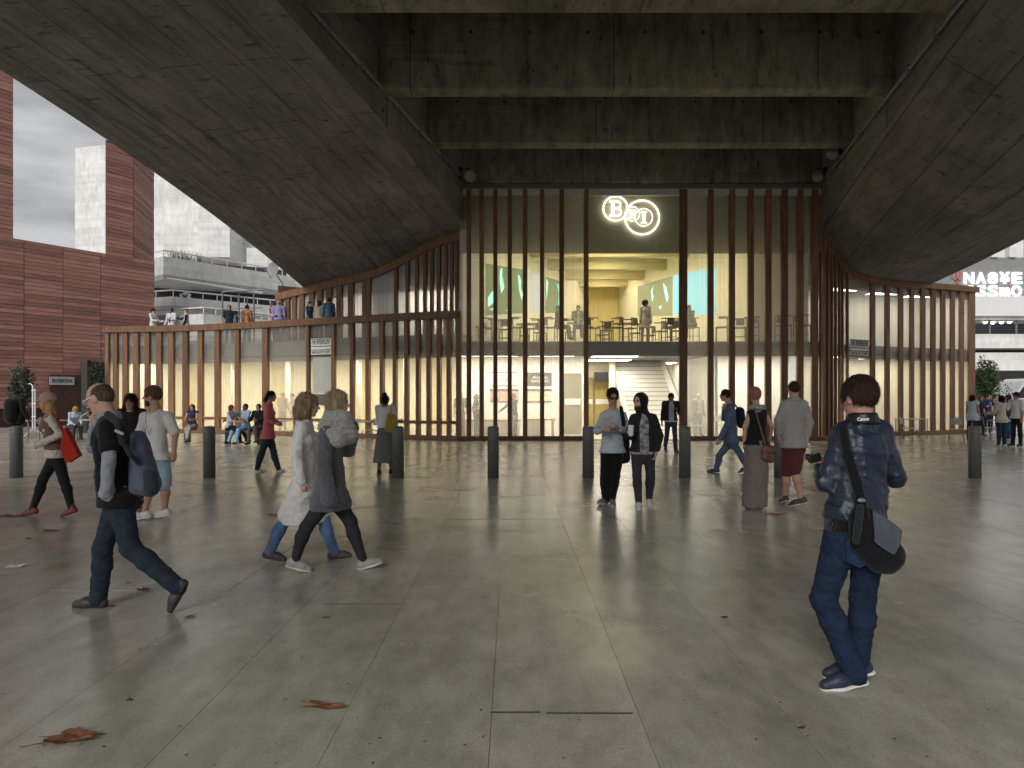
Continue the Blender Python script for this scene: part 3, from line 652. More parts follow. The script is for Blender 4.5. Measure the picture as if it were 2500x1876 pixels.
def shrub(name, base, h, rad, n, size, label, cat, m, seed, stems=5):
    t = thing(name, base, label, cat); b = np.array(base, float); rng = np.random.default_rng(seed)
    mb = MB()
    mb.tube([b, b + [.02, .02, h * .3], b + [-.03, 0, h * .62]], [.045, .035, .02], 7)
    for k in range(stems):
        a = rng.uniform(0, 6.28); e = b + [rad[0] * .7 * math.cos(a), rad[1] * .7 * math.sin(a), h * rng.uniform(.55, .9)]
        mb.tube([b + [0, 0, h * rng.uniform(.15, .35)], (b + e) / 2 + [0, 0, h * .14], e], [.02, .014, .006], 5)
    mb.build('trunk', M_bark, t)
    v, f = leaf_cloud(b + [0, 0, h - rad[2]], rad, n, size, seed); o = mesh_obj('crown', v, f, m, t); o['kind'] = 'stuff'
shrub('shrub', (PX(52, 33), 33, 0), 3.1, (.55, .5, 1.05), 1500, .075, 'dull green shrub in front of the red building shopfront', 'shrub', M_leafd, 3)
shrub('shrub', (PX(238, 33.5), 33.5, 0), 3.2, (.55, .4, .95), 1400, .07, 'dark ivy shrub squeezed between the black post and the slatted wing', 'shrub', M_leafd, 4)
shrub('small_tree', (PX(2407, 32), 32, 0), 3.35, (.55, .5, 1.05), 2400, .06, 'small bushy green tree at the end of the right slatted wing', 'tree', M_leaf, 5)
shrub('sapling', (PX(2452, 31), 31, 0), 2.25, (.35, .3, .7), 130, .05, 'thin sapling with sparse leaves in front of the pale van', 'tree', M_leafd, 6, stems=9)
# white light stand
b = np.array([PX(80, 27), 27, 0.]); t = thing('light_stand', b, 'white metal light stand with low tripod feet near the red building', 'stand')
MB().tube([b + [0, 0, .25], b + [0, 0, 2.0]], .025, 8).build('pole', M_wst, t)
MB().tube([b + [.09, 0, .25], b + [.09, 0, 1.9]], .02, 8).build('pole', M_wst, t)
for z in (.8, 1.3, 1.82): MB().box(b[0] - .03, b[0] + .12, 26.97, 27.03, z, z + .03).build('clamp', M_wst, t)
MB().tube([b + [0, 0, 2.0], b + [-.1, 0, 2.1], b + [-.16, 0, 2.08]], .02, 8).build('hook', M_wst, t)
for k in range(3):
    a = k * 2.1 + .4; MB().tube([b + [0, 0, .35], b + [.5 * math.cos(a), .5 * math.sin(a), .02]], .016, 6).build('leg', M_wst, t)

# ---------------------------------------------------------------- pale concrete theatre behind (left)
NTB = thing('concrete_theatre', (-24, 52, 0), 'pale board marked concrete theatre with stepped terraces behind the slatted wing', 'building')
MB().prism([(PX(183, 72), 72), (PX(262, 71), 71), (PX(262, 71) + 3, 82), (PX(183, 72) - 2, 84)], 0, PZ(362, 72)).build('fly_tower', M_nt, NTB)
for a_, b_, Y, z0, z1, dy in ((360, 400, 63, 0, 30, 0), (400, 484, 60, 10, 30, 0), (484, 561, 58, PZ(628, 58), 28, 0), (561, 640, 61, 9, 27, 0), (602, 745, 57.2, 8, PZ(604, 57), .8)):
    MB().prism([(PX(a_, Y), Y), (PX(b_, Y), Y + dy), (PX(b_, Y), Y + 9), (PX(a_, Y), Y + 9)], z0, z1).build('tower_block', M_nt, NTB)
def terrace(corner, Yc, left_px, Yl, right_px, Yr, ytop, ybot, rail, posts):
    c = np.array([PX(corner, Yc), Yc]); l = np.array([PX(left_px, Yl), Yl]); r = np.array([PX(right_px, Yr), Yr]); zt = PZ(ytop, Yc); zb = PZ(ybot, Yc)
    MB().seg2(l, c, .35, zb, zt, side=1).seg2(c, r, .35, zb, zt, side=1).build('parapet', M_nt, NTB)
    MB().prism([tuple(l), tuple(c), tuple(r), (r[0], r[1] + 5), (l[0], l[1] + 8)], zb - .02, zb + .3).build('terrace_floor', M_nt, NTB)
    zr = zt + rail
    rl = MB().tube([(*l, zr), (*c, zr), (*r, zr)], .05, 8).build('handrail', M_wst, NTB)
    for k in range(posts):
        p = c + (r - c) * (k / posts); MB().tube([(*p, zt), (*p, zr)], .03, 6).build('rail_post', M_wst, rl)
    p = (l + c) / 2; MB().tube([(*p, zt), (*p, zr)], .03, 6).build('rail_post', M_wst, rl)
    return c, r, zt
terrace(399, 48, 340, 50, 720, 56.5, 626, 681, .42, 9)
terrace(423, 47, 340, 48, 690, 52.5, 724, 757, .42, 8)
terrace(497, 44, 340, 46, 690, 48.5, 766, 830, .38, 7)
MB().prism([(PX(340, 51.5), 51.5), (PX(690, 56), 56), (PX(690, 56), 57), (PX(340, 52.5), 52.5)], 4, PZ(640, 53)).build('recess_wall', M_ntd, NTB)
MB().prism([(PX(340, 49.2), 49.2), (PX(690, 52), 52.6), (PX(690, 53), 53), (PX(340, 49.6), 49.6)], 0, PZ(757, 49)).build('recess_wall', M_nt, NTB)
MB().tube([P(405, 680, 48.2), P(640, 716, 53.6)], .09, 8).build('pipe', M_wst, NTB)
# ornamental grass on the top terrace
rng = np.random.default_rng(11)
for px0, px1, n in ((420, 492, 260), (560, 600, 90)):
    v = []; f = []
    for i in range(n):
        px = rng.uniform(px0, px1); Y = 48.8 + (px - 399) * .0285 + rng.uniform(0, .6); z = PZ(626, 48) - .3; x = PX(px, Y); h = rng.uniform(.7, 1.45) * (1 if px0 < 500 else .7); dx = rng.normal(0, .18)
        k = len(v); v += [(x - .012, Y, z), (x + .012, Y, z), (x + dx * .5 + .008, Y, z + h * .6), (x + dx, Y, z + h)]; f.append((k, k + 1, k + 2, k + 3))
    o = mesh_obj('terrace_grass', v, f, mat('dry_grass_leaf', (.12, .15, .06), rough=.7, var=.3), base=(PX(px0, 49), 49, PZ(626, 48)))
    tag(o, 'ornamental grass growing behind the top terrace handrail' if n > 100 else 'short dry planting at the far end of the top terrace', 'grass', kind='stuff')
# white three-leaf emblem on the terrace
c = P(452, 722, 46.6); t = thing('emblem_sign', c - np.array([0, 0, .3]), 'white three leaf emblem fixed on the middle terrace handrail', 'sign')
for ang, s in ((90, 1.), (140, .95), (40, .95)):
    a = R(ang); pts = []
    for k in np.linspace(0, 1, 14): 
        w = .16 * s * math.sin(math.pi * k) ** .8; pts.append((k * .52 * s, w))
    poly = [(x, y) for x, y in pts] + [(x, -y) for x, y in pts[::-1]]
    v = [c + [x * math.cos(a) - y * math.sin(a), d, x * math.sin(a) + y * math.cos(a) - .2] for d in (-.02, .02) for x, y in poly]; n = len(poly)
    mesh_obj('leaf', v, [tuple(range(n)), tuple(range(n, 2 * n))[::-1]] + [(i, (i + 1) % n, n + (i + 1) % n, n + i) for i in range(n)], M_wst, t)
MB().box(c[0] - .42, c[0] + .42, c[1] - .024, c[1] + .024, c[2] - .22, c[2] - .14).build('bar', M_wst, t)
# satellite dish
c = P(670, 664, 44); t = thing('satellite_dish', c + np.array([.5, .6, -.6]), 'grey round satellite dish against the pale theatre beside the girder', 'satellite dish')
v = []; f = []; ax = np.array([-.55, -.8, .2]); ax /= np.linalg.norm(ax); ux = np.cross(ax, [0, 0, 1.]); ux /= np.linalg.norm(ux); uy = np.cross(ux, ax)
for i in range(7):
    for k in range(24): r = .62 * i / 6; v.append(c + ax * (r * r * .5) + r * (ux * math.cos(k * R(15)) + uy * math.sin(k * R(15))))
for i in range(6):
    for k in range(24): f.append((i * 24 + k, i * 24 + (k + 1) % 24, (i + 1) * 24 + (k + 1) % 24, (i + 1) * 24 + k))
mesh_obj('dish', v, f, mat('dish_grey', (.26, .27, .28), rough=.5), t, smooth=True)
MB().tube([c - ax * .02, c - ax * .35 + [0, 0, -.3], c + [.42, .35, -.7], c + [.42, .35, -3.6]], .04, 8).build('mast', M_gst, t)
MB().tube([c + uy * -.5 + ax * .1, c + ax * .6 - uy * .15], .02, 6).build('arm', M_gst, t)
MB().tube([c + ax * .52 - uy * .17, c + ax * .68 - uy * .1], [.05, .07], 8).build('receiver', M_gst, t)
# tubular frame on the terrace
t = thing('tubular_frame', (PX(585, 32.5), 32.5, ZF), 'grey tubular steel frame standing on the terrace left of the upper storey', 'frame')
zt = PZ(713, 32.5)
for px in (543, 583, 620): MB().tube([(PX(px, 32.5), 32.5, ZF), (PX(px, 32.5), 32.5, zt if px == 543 else zt - .12), ], .045, 8).build('upright', M_gst, t)
MB().tube([(PX(543, 32.5), 32.5, zt), (PX(640, 32.5), 32.5, zt + .1)], .035, 8).build('top_tube', M_gst, t)
for py in (755, 776): MB().tube([(PX(543, 32.5), 32.5, PZ(py, 32.5)), (PX(640, 32.5), 32.5, PZ(py - 4, 32.5))], .03, 8).build('cross_tube', M_gst, t)
MB().tube([(PX(560, 33.3), 33.3, zt - .05), (PX(604, 33.3), 33.3, zt - .15), (PX(604, 33.3), 33.3, ZF)], .03, 8).build('rear_tube', M_gst, t)

# ---------------------------------------------------------------- concrete hall behind (right)
RBB = thing('concrete_hall', (36, 52, 0), 'pale concrete hall with glazed bar and lit emblem band beyond the right wing', 'building')
Yh = 50.
def hb(y0, y1, m, name, yo=0., d=3., x0=23., x1=60., sl=0.):
    za, zb = PZ(y1, Yh), PZ(y0, Yh)
    MB().add([(x0, Yh + yo, za), (x1, Yh + yo, za), (x1, Yh + yo + d, za), (x0, Yh + yo + d, za), (x0, Yh + yo, zb), (x1, Yh + yo, zb + sl), (x1, Yh + yo + d, zb + sl), (x0, Yh + yo + d, zb)],
             [(0, 3, 2, 1), (4, 5, 6, 7), (0, 1, 5, 4), (1, 2, 6, 5), (2, 3, 7, 6), (3, 0, 4, 7)]).build(name, m, RBB)
M_pale = mat('pale_weathered_render', (.66, .67, .68), rough=.8, var=.06)
hb(380, 622, M_pale, 'upper_wall', 1.5)
for k in range(16):
    x = 27 + k * 1.35; MB().box(x, x + .5, Yh + 1.0, Yh + 1.49, PZ(621, Yh), PZ(380, Yh)).build('wall_rib', M_nt, RBB)
hb(621, 723, mat('grey_sign_band', (.22, .225, .23), rough=.7, var=.1), 'sign_band', 1.2)
hb(722, 771, M_pale, 'white_band', .2, 4)
hb(771, 779, M_nt, 'soffit_band', .5, 4)
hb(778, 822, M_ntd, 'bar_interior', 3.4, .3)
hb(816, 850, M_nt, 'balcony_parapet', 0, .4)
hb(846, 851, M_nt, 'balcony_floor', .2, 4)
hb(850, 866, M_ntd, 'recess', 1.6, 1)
hb(862, 905, M_nt, 'lower_parapet', -.4, .5)
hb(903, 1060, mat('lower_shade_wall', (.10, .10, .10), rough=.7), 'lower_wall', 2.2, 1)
for k in range(9):
    x = 31.0 + k * 1.95; MB().box(x, x + .1, Yh + .9, Yh + 1.0, PZ(818, Yh), PZ(778, Yh)).build('mullion', M_gst, RBB)
    MB().box(x + .1, x + 1.95, Yh + .94, Yh + .96, PZ(818, Yh), PZ(778, Yh)).build('pane', M_glass, RBB)
lampm = emit('bar_globe', (1, .96, .9), 5)
for i, (px, py) in enumerate(((2405, 787), (2426, 780), (2424, 788), (2447, 782), (2445, 787), (2461, 776), (2471, 771), (2467, 784), (2464, 786), (2492, 772), (2491, 781))):
    c = P(px, py, 52); t = thing('globe_lamp', c, 'small lit white globe lamp hanging behind the bar windows', 'lamp', 'bar globe lamps')
    v = []; f = []
    for a in range(7):
        for k in range(10): v.append(c + .13 * np.array([math.sin(math.pi * a / 6) * math.cos(k * R(36)), math.sin(math.pi * a / 6) * math.sin(k * R(36)), math.cos(math.pi * a / 6)]))
    for a in range(6):
        for k in range(10): f.append((a * 10 + k, a * 10 + (k + 1) % 10, (a + 1) * 10 + (k + 1) % 10, (a + 1) * 10 + k))
    mesh_obj('globe', v, f, lampm, t, smooth=True); MB().tube([c + [0, 0, .12], (c[0], c[1], PZ(770, Yh))], .01, 5).build('cord', M_dark, t)
GS = thing('glyph_sign', (PX(2410, 51.1), 51.1, PZ(722, Yh)), 'row of large glowing white emblem glyphs on the grey band of the concrete hall', 'sign')
gl = emit('glyph_white', (1, 1, 1), 1.3); gr = mat('glyph_red', (.45, .16, .14)); gt = mat('glyph_teal', (.14, .30, .28))
for i, (a_, b_) in enumerate((('\u03a8', 'I'), ('N', 'G'), ('A', 'S'), ('8', 'S'), ('\u00a5', 'm'), ('E', 'O'))):
    px = 2337 + i * 29; c = P(px, 681, 51.12)
    text_on('glyph', a_, c, (1, 0, 0), (0, 0, 1), .9, gr if i == 0 else gl, GS, width=.72, height=.85, extrude=.03, bold=.03)
    text_on('glyph', b_, c + [0, 0, -.95], (1, 0, 0), (0, 0, 1), .9, gr if i == 0 else gl, GS, width=.74, height=.85, extrude=.03, bold=.03)
    for k in range(3):
        q = c + [random.uniform(-.4, .4), .03, random.uniform(-1.2, .4)]; MB().obox(q, (.7, 0, .7), (0, 1, 0), (-.7, 0, .7), .1, .02, .1).build('glyph_dot', random.choice((gr, gt)), GS)
MB().tube([P(2380, 718, 50.1), P(2520, 705, 50.1)], .03, 6).build('cable', M_wst, RBB)
# low steps by the group
for k in range(4):
    MB().box(PX(2405, 34), 34, 33 + k * .4, 33.4 + k * .4, 0, .16 * (k + 1)).build('step', M_nt, RBB)
# van
VX, VY = PX(2428, 35.5), 35.5
VAN = thing('panel_van', (VX + 2.6, VY + 1, 0), 'pale grey panel van parked behind the small tree', 'van')
M_van = mat('van_paint', (.52, .53, .54), rough=.35, var=.02, coat=.4)
prof = [(0, .45), (0, 1.0), (.12, 1.25), (.95, 1.5), (1.55, 2.35), (1.9, 2.5), (5.3, 2.55), (5.45, 2.3), (5.45, .45), (4.9, .4), (.6, .4)]
n = len(prof); v = [(VX + x, VY + d, z) for d in (0, 1.95) for x, z in prof]
mesh_obj('body', v, [tuple(range(n)), tuple(range(n, 2 * n))[::-1]] + [(i, n + i, n + (i + 1) % n, (i + 1) % n) for i in range(n)], M_van, VAN, bevel=.09)
MB().add([(VX + 1.05, VY - .012, 1.5), (VX + 2.2, VY - .012, 1.5), (VX + 2.2, VY - .012, 2.25), (VX + 1.6, VY - .012, 2.25)], [(0, 1, 2, 3)]).build('side_window', mat('dark_glass', (.02, .022, .025), rough=.1), VAN)
for x in (1.0, 4.4):
    w = MB().tube([(VX + x, VY - .03, .33), (VX + x, VY + .22, .33)], .33, 20).build('wheel', mat('tyre', (.02, .02, .02), rough=.8), VAN)
    MB().tube([(VX + x, VY - .045, .33), (VX + x, VY - .03, .33)], .2, 14).build('rim', M_gst, w)
MB().box(VX - .02, VX + .02, VY + .15, VY + .5, .85, 1.05).build('headlight', M_wst, VAN)
MB().box(VX + 2.3, VX + 2.42, VY - .02, VY, 1.2, 1.24).build('door_handle', M_dark, VAN)

# ---------------------------------------------------------------- bollards
M_bol = mat('bollard_dark_green_grey', (.12, .124, .115), rough=.4, var=.15, scale=6)
bm = MB().tube([(0, 0, 0), (0, 0, .98), (0, 0, 1.015), (0, 0, 1.03)], [.115, .115, .108, .06], 28)
blab = {40: 'dark steel bollard in front of the black dressed figure', 275: 'dark steel bollard behind the man with the backpack', 511: 'dark steel bollard beside the people on the bench', 972: 'dark steel bollard beside the woman with the yellow bag', 1204: 'dark steel bollard standing alone in front of the poster wall', 1436: 'dark steel bollard behind the man reading a leaflet', 1672: 'dark steel bollard right of the hooded man with a cup', 1904: 'dark steel bollard behind the man in maroon shorts', 2380: 'dark steel bollard in front of the chatting group by the right wing'}
bd = None
for px, l in blab.items():
    Yb = 13.9; base = (PX(px, Yb), Yb, 0)
    if bd is None:
        t = bm.build('bollard', M_bol, smooth=True); bd = t.data
    else: t = bpy.data.objects.new('bollard', bd); COL.objects.link(t)
    t.location = base; tag(t, l, 'bollard', 'bollards across the plaza')
    ORG[t] = np.array(base)
    k = MB().tube([np.array(base) + [0, 0, .9], np.array(base) + [0, 0, .93]], .1165, 28).build('reflector_band', M_gst, t, smooth=True)

# ---------------------------------------------------------------- posters, screens, desk
pw = 28.985
def poster(px0, px1, y0, y1, label, build):
    z1, z0 = PZ(y0, pw), PZ(y1, pw); x0, x1 = PX(px0, pw), PX(px1, pw)
    t = thing('poster', ((x0 + x1) / 2, pw, z0), label, 'poster', 'posters on the lobby wall'); build(t, x0, x1, z0, z1)
pb = mat('poster_black', (.02, .02, .018), rough=.4); pwht = mat('poster_white', (.75, .74, .72), rough=.4)
def fest(t, x0, x1, z0, z1):
    MB().box(x0, x1, pw - .02, pw, z0, z1).build('sheet', pb, t)
    cx, cz = (x0 + x1) / 2 + .1, (z0 + z1) / 2
    for k, tx in enumerate(('BFI LONDON', 'FILM FESTIVAL')): text_on('lettering', tx, (cx, pw - .024, cz + .07 - k * .15), (1, 0, 0), (0, 0, 1), .14, pwht, t, width=(.74 if k else .6), height=.1, extrude=.003, bold=.002)
    MB().obox((x0 + .12, pw - .022, cz - .02), (.8, 0, .6), (0, 1, 0), (-.6, 0, .8), .05, .003, .05).build('emblem', pwht, t)
def oval(t, x0, x1, z0, z1):
    MB().box(x0, x1, pw - .02, pw, z0, z1).build('sheet', pwht, t)
    for k, (cx, cz, r) in enumerate(((.35, .62, .16), (.5, .5, .13), (.62, .42, .1))):
        c = np.array([x0 + (x1 - x0) * cx, pw - .025, z0 + (z1 - z0) * cz]); MB().tube([c + [r * 1.2 * math.cos(a), 0, r * .7 * math.sin(a + k)] for a in np.linspace(0, 6.28, 24, endpoint=False)], .008, 5, closed=True).build('drawn_line', pb, t)
    for z in (z0, z1 - .03): MB().box(x0, x1, pw - .024, pw - .021, z, z + .03).build('border', pb, t)
def photo_(c1, c2, nm):
    def b(t, x0, x1, z0, z1):
        MB().box(x0, x1, pw - .02, pw, z0, z1).build('sheet', mat(nm, c1, rough=.4, var=.5, scale=9, c2=c2, world=True), t)
        MB().box(x0, x1, pw - .024, pw - .021, z1 - .1, z1).build('border', pb, t); MB().box(x0, x1, pw - .024, pw - .021, z0, z0 + .04).build('border', pb, t)
    return b
poster(1196, 1265, 909, 943, 'white poster with overlapping black ovals on the lobby wall', oval)
poster(1278, 1347, 910, 943, 'black film festival poster with white lettering on the lobby wall', fest)
poster(1196, 1266, 950, 982, 'red and black photographic poster on the lobby wall', photo_((.55, .22, .15), (.28, .25, .24), 'poster_red_photo'))
poster(1278, 1347, 950, 982, 'pale yellow photographic poster under the black festival poster', photo_((.62, .58, .42), (.42, .40, .26), 'poster_pale_photo'))
t = thing('counter', (0, 27.6, 0), 'white reception counter with orange timber top in front of the poster wall', 'counter')
MB().box(-2.0, .3, 27.45, 28.0, .012, .62).build('carcass', M_white, t); MB().box(-2.05, .35, 27.4, 28.05, .62, .68).build('top', mat('orange_ply', (.55, .30, .10), rough=.5, var=.15, stretch=(.5, 4, 4)), t)
t = thing('display_table', (1.0, 27.4, 0), 'low orange timber table with white side panel near the lobby posters', 'table')
MB().box(.45, 1.7, 27.1, 27.8, .66, .72).build('top', MATS['orange_ply'], t); MB().box(.5, 1.3, 27.2, 27.7, .012, .65).build('panel', M_white, t)
for x in (1.6,):
    for y in (27.15, 27.75): MB().box(x - .03, x + .04, y - .03, y + .03, .012, .66).build('leg', MATS['orange_ply'], t)
# projected film images on the hall walls
def on_wall(w0, w1, s, z, d=.07):
    w0, w1 = np.array(w0), np.array(w1); p = w0 + (w1 - w0) * s; n = np.array([-(w1 - w0)[1], (w1 - w0)[0]]); n /= np.linalg.norm(n)
    if n[1] > 0: n = -n
    return np.array([*(p + n * d), z])
def wall_s(w0, w1, px):
    k = (px - 1250) / F; return (k * w0[1] - w0[0]) / ((w1[0] - w0[0]) - k * (w1[1] - w0[1]))
def screen(w0, w1, quad, label, m, shapes, grp=None):
    pts = []
    for px, py in quad:
        s = wall_s(w0, w1, px); q = on_wall(w0, w1, s, 0); q[2] = PZ(py, q[1]); pts.append(q)
    c = np.mean(pts, axis=0); t = thing('projection_screen', (c[0], c[1], min(p[2] for p in pts)), label, 'screen', grp)
    nrm = on_wall(w0, w1, .5, 0, .07) - on_wall(w0, w1, .5, 0, .03)
    v = pts + [p - nrm * .5 for p in pts]
    mesh_obj('screen_surface', v, [(0, 1, 2, 3), (7, 6, 5, 4), (0, 4, 5, 1), (1, 5, 6, 2), (2, 6, 7, 3), (3, 7, 4, 0)], m, t)
    for sh, mm in shapes:
        vv = []
        for px, py in sh:
            s = wall_s(w0, w1, px); q = on_wall(w0, w1, s, 0, .075); q[2] = PZ(py, q[1]); vv.append(q)
        mesh_obj('projected_shape', vv, [tuple(range(len(vv)))], mm, t)
pj = emit('projection_mint', (.45, 1, .80), .8); pj2 = emit('projection_teal', (.15, .9, .65), .6); pg = emit('projection_olive', (.22, .34, .14), .16); pbl = emit('projection_sky', (.32, .80, .92), .55); pwh = emit('white_panel_glow', (.85, .86, .9), .3)
def z5(x, y): return 1100 + x * .1808, 640 + y * .1808
L0, L1 = lw[1], lw[2]; R0, R1 = rw[1], rw[2]
f1 = [([z5(*p) for p in ((645, 110), (680, 75), (672, 180), (705, 340), (662, 430), (640, 250))], pj), ([z5(*p) for p in ((885, 165), (912, 190), (935, 260), (925, 360), (962, 430), (938, 520), (905, 380))], pj),
      ([z5(*p) for p in ((480, 480), (540, 395), (570, 400), (572, 540), (480, 610))], pj), ([z5(*p) for p in ((500, 640), (560, 620), (545, 655))], pj), ([z5(*p) for p in ((720, 630), (748, 660), (735, 665))], pj)]
screen(L0, L1, [z5(455, 20), z5(1010, 110), z5(1010, 690), z5(455, 720)], 'projected olive film still of a face on the left wall of the upper hall', pg, f1, 'film projections')
screen(L0, L1, [z5(1040, 130), z5(1200, 185), z5(1200, 680), z5(1040, 690)], 'blank white panel, given a glow, on the left wall of the upper hall', pwh, [], 'film projections')  # plain white wall panel with a glow put into its material
f2 = [([z5(*p) for p in ((1272, 220), (1300, 270), (1290, 400), (1272, 530))], pj), ([z5(*p) for p in ((1410, 285), (1465, 310), (1465, 590), (1430, 610), (1445, 430))], pj2)]
screen(L0, L1, [z5(1262, 200), z5(1468, 260), z5(1468, 690), z5(1262, 690)], 'projected green film still beside the blank panel in the upper hall', pg, f2, 'film projections')
def z6(x, y): return 1500 + x * .2486, 600 + y * .2486
f3 = [([z6(*p) for p in ((400, 390), (372, 450), (385, 560), (398, 500), (385, 450))], pj), ([z6(*p) for p in ((490, 365), (525, 410), (545, 510), (530, 565), (508, 480))], pj), ([z6(*p) for p in ((445, 600), (480, 585), (465, 630))], pj)]
screen(R0, R1, [z6(240, 400), z6(580, 300), z6(580, 690), z6(240, 690)], 'faint projected face on the cream right wall of the upper hall', emit('projection_cream', (.62, .62, .36), .2), f3, 'film projections')
screen(R0, R1, [z6(592, 295), z6(1010, 215), z6(1010, 685), z6(592, 675)], 'sky blue projection on the right wall of the upper hall', pbl, [], 'film projections')

# ---------------------------------------------------------------- chairs and tables upstairs
M_chair = mat('dark_stained_oak', (.10, .075, .045), rough=.5, var=.2)
def chair_proto():
    t = thing('bar_chair', (0, 0, 0), 'x', 'chair', 'dark chairs in the upper hall')
    o = MB().box(-.23, .23, -.22, .22, .60, .64).build('seat', M_chair, t, bevel=.015)
    for x in (-.21, .21):
        for y in (-.2, .2):
            MB().tube([(x * 1.05, y * 1.05, 0), (x, y, .6 if y < 0 else 1.0)], [.016, .02], 7).build('leg', M_chair, t)
    MB().tube([(.27 * math.cos(a), .0 + .24 * math.sin(a), 1.0) for a in np.linspace(R(-30), R(210), 14)], .024, 7).build('back_rail', M_chair, t)
    MB().box(-.15, .15, .2, .22, .74, 1.0).build('back_splat', M_chair, t)
    for y in (-.2, .2): MB().tube([(-.21, y, .28), (.21, y, .28)], .012, 6).build('stretcher', M_chair, t)
    return t
def dup(root, loc, rz, label):
    r = root.copy(); COL.objects.link(r); r.location = loc; r.rotation_euler = (0, 0, rz); r['label'] = label
    for ch in root.children:
        c2 = ch.copy(); COL.objects.link(c2); c2.parent = r
    return r
cp = chair_proto(); used = False
row = [(1152, 26.9), (1188, 27.3), (1232, 27.8), (1262, 27.0), (1303, 27.5), (1345, 27.0), (1318, 29.2), (1215, 29.0), (1392, 29.0), (1448, 27.2), (1482, 28.2), (1505, 27.0), (1538, 27.3), (1552, 29.4), (1470, 30.2), (1612, 28.6), (1632, 27.3), (1650, 28.4), (1688, 27.0), (1762, 26.9), (1806, 27.1), (1836, 26.8), (1912, 26.15), (1958, 26.15), (1280, 30.5), (1585, 30.6)]
for i, (px, Y) in enumerate(row):
    near = 'beside the blue projection' if 1600 < px < 1800 else 'in front of the film projections' if px < 1400 else 'in the middle of the hall' if px < 1600 else 'by the white corner wall'
    l = f'dark wooden high backed chair on the upper floor {near}'
    loc = (PX(px, Y), Y, ZF); rz = random.choice((0, R(180), R(90), R(-90))) + random.uniform(-.4, .4)
    if not used: cp.location = loc; cp.rotation_euler = (0, 0, rz); cp['label'] = l; used = True
    else: dup(cp, loc, rz, l)
for px, Y in ((1170, 28.2), (1285, 28.4), (1425, 29.6), (1520, 28.3), (1640, 29.6)):
    x = PX(px, Y); t = thing('hall_table', (x, Y, ZF), 'round dark table among the chairs of the upper hall', 'table', 'upper hall tables')
    MB().tube([(x, Y, ZF + .88), (x, Y, ZF + .91)], .42, 24).build('top', M_chair, t); MB().tube([(x, Y, ZF + .02), (x, Y, ZF + .88)], .035, 10).build('stem', M_chair, t); MB().tube([(x, Y, ZF), (x, Y, ZF + .02)], .26, 20).build('base', M_chair, t)

# ---------------------------------------------------------------- outdoor furniture
M_tab = mat('pale_table_top', (.42, .42, .41), rough=.4, var=.05); M_leg = mat('thin_grey_leg', (.16, .16, .155), rough=.4, metal=.4)
def table(x, y, w, d, label, h=.72):
    t = thing('outdoor_table', (x, y, 0), label, 'table', 'pale outdoor tables')
    MB().box(x - w / 2, x + w / 2, y - d / 2, y + d / 2, h, h + .03).build('top', M_tab, t, bevel=.006)
    for a in (-1, 1):
        for b_ in (-1, 1): MB().tube([(x + a * (w / 2 - .05), y + b_ * (d / 2 - .05), 0), (x + a * (w / 2 - .05), y + b_ * (d / 2 - .05), h)], .018, 7).build('leg', M_leg, t)
def ochair(x, y, rz, label):
    t = thing('outdoor_chair', (x, y, 0), label, 'chair', 'light outdoor chairs'); c_, s_ = math.cos(rz), math.sin(rz)
    T = lambda p: (x + p[0] * c_ - p[1] * s_, y + p[0] * s_ + p[1] * c_, p[2])
    q = MB(); q.add([T(p) for p in ((-.21, -.2, .44), (.21, -.2, .44), (.21, .2, .44), (-.21, .2, .44), (-.21, -.2, .46), (.21, -.2, .46), (.21, .2, .46), (-.21, .2, .46))], [(0, 3, 2, 1), (4, 5, 6, 7), (0, 1, 5, 4), (1, 2, 6, 5), (2, 3, 7, 6), (3, 0, 4, 7)]); q.build('seat', M_tab, t)
    for a in (-1, 1):
        for b_ in (-1, 1): MB().tube([T((a * .24, b_ * .24, 0)), T((a * .19, b_ * .18, .44))], .011, 6).build('leg', M_leg, t)
    MB().tube([T((-.2, .2, .45)), T((-.2, .25, .82)), T((0, .28, .86)), T((.2, .25, .82)), T((.2, .2, .45))], .012, 6).build('back_frame', M_leg, t)
    q = MB(); q.add([T(p) for p in ((-.19, .235, .6), (.19, .235, .6), (.19, .262, .82), (-.19, .262, .82))], [(0, 1, 2, 3)]); q.build('backrest', M_tab, t)
table(PX(118, 25), 25, 1.15, .7, 'pale outdoor table beside the seated reader by the red building')
table(PX(205, 25.6), 25.6, .95, .7, 'pale outdoor table behind the seated reader by the red building')
ochair(PX(88, 24.6), 24.6, 2.2, 'light outdoor chair beside the white light stand'); ochair(PX(178, 24.9), 24.7, -1.2, 'light outdoor chair under the seated reader'); ochair(PX(240, 26), 26, 1.8, 'light outdoor chair against the slatted wing end')
table(PX(690, 25), 25, 1.3, .7, 'pale outdoor table behind the woman in the coral jacket'); table(PX(860, 24.2), 24.2, 1.3, .7, 'pale outdoor table left of the woman with the yellow bag')
ochair(PX(735, 24.3), 24.3, .5, 'light outdoor chair behind the two walking women'); ochair(PX(905, 23.9), 23.9, -.8, 'light outdoor chair beside the woman with the yellow bag'); ochair(PX(820, 24.6), 24.6, 2.8, 'light outdoor chair facing the slatted wing')
table(PX(2225, 26.5), 26.5, 1.0, .6, 'pale outdoor table against the right slatted wing'); ochair(PX(2218, 25.2), 25.2, .7, 'light outdoor chair in front of the right slatted wing'); ochair(PX(2335, 24.5), 24.5, -.6, 'light outdoor chair near the chatting group')
table(PX(2470, 25), 25, 1.2, .7, 'pale outdoor table beside the man in the white T-shirt'); ochair(PX(2420, 25.5), 25.5, 1., 'light outdoor chair behind the chatting group')
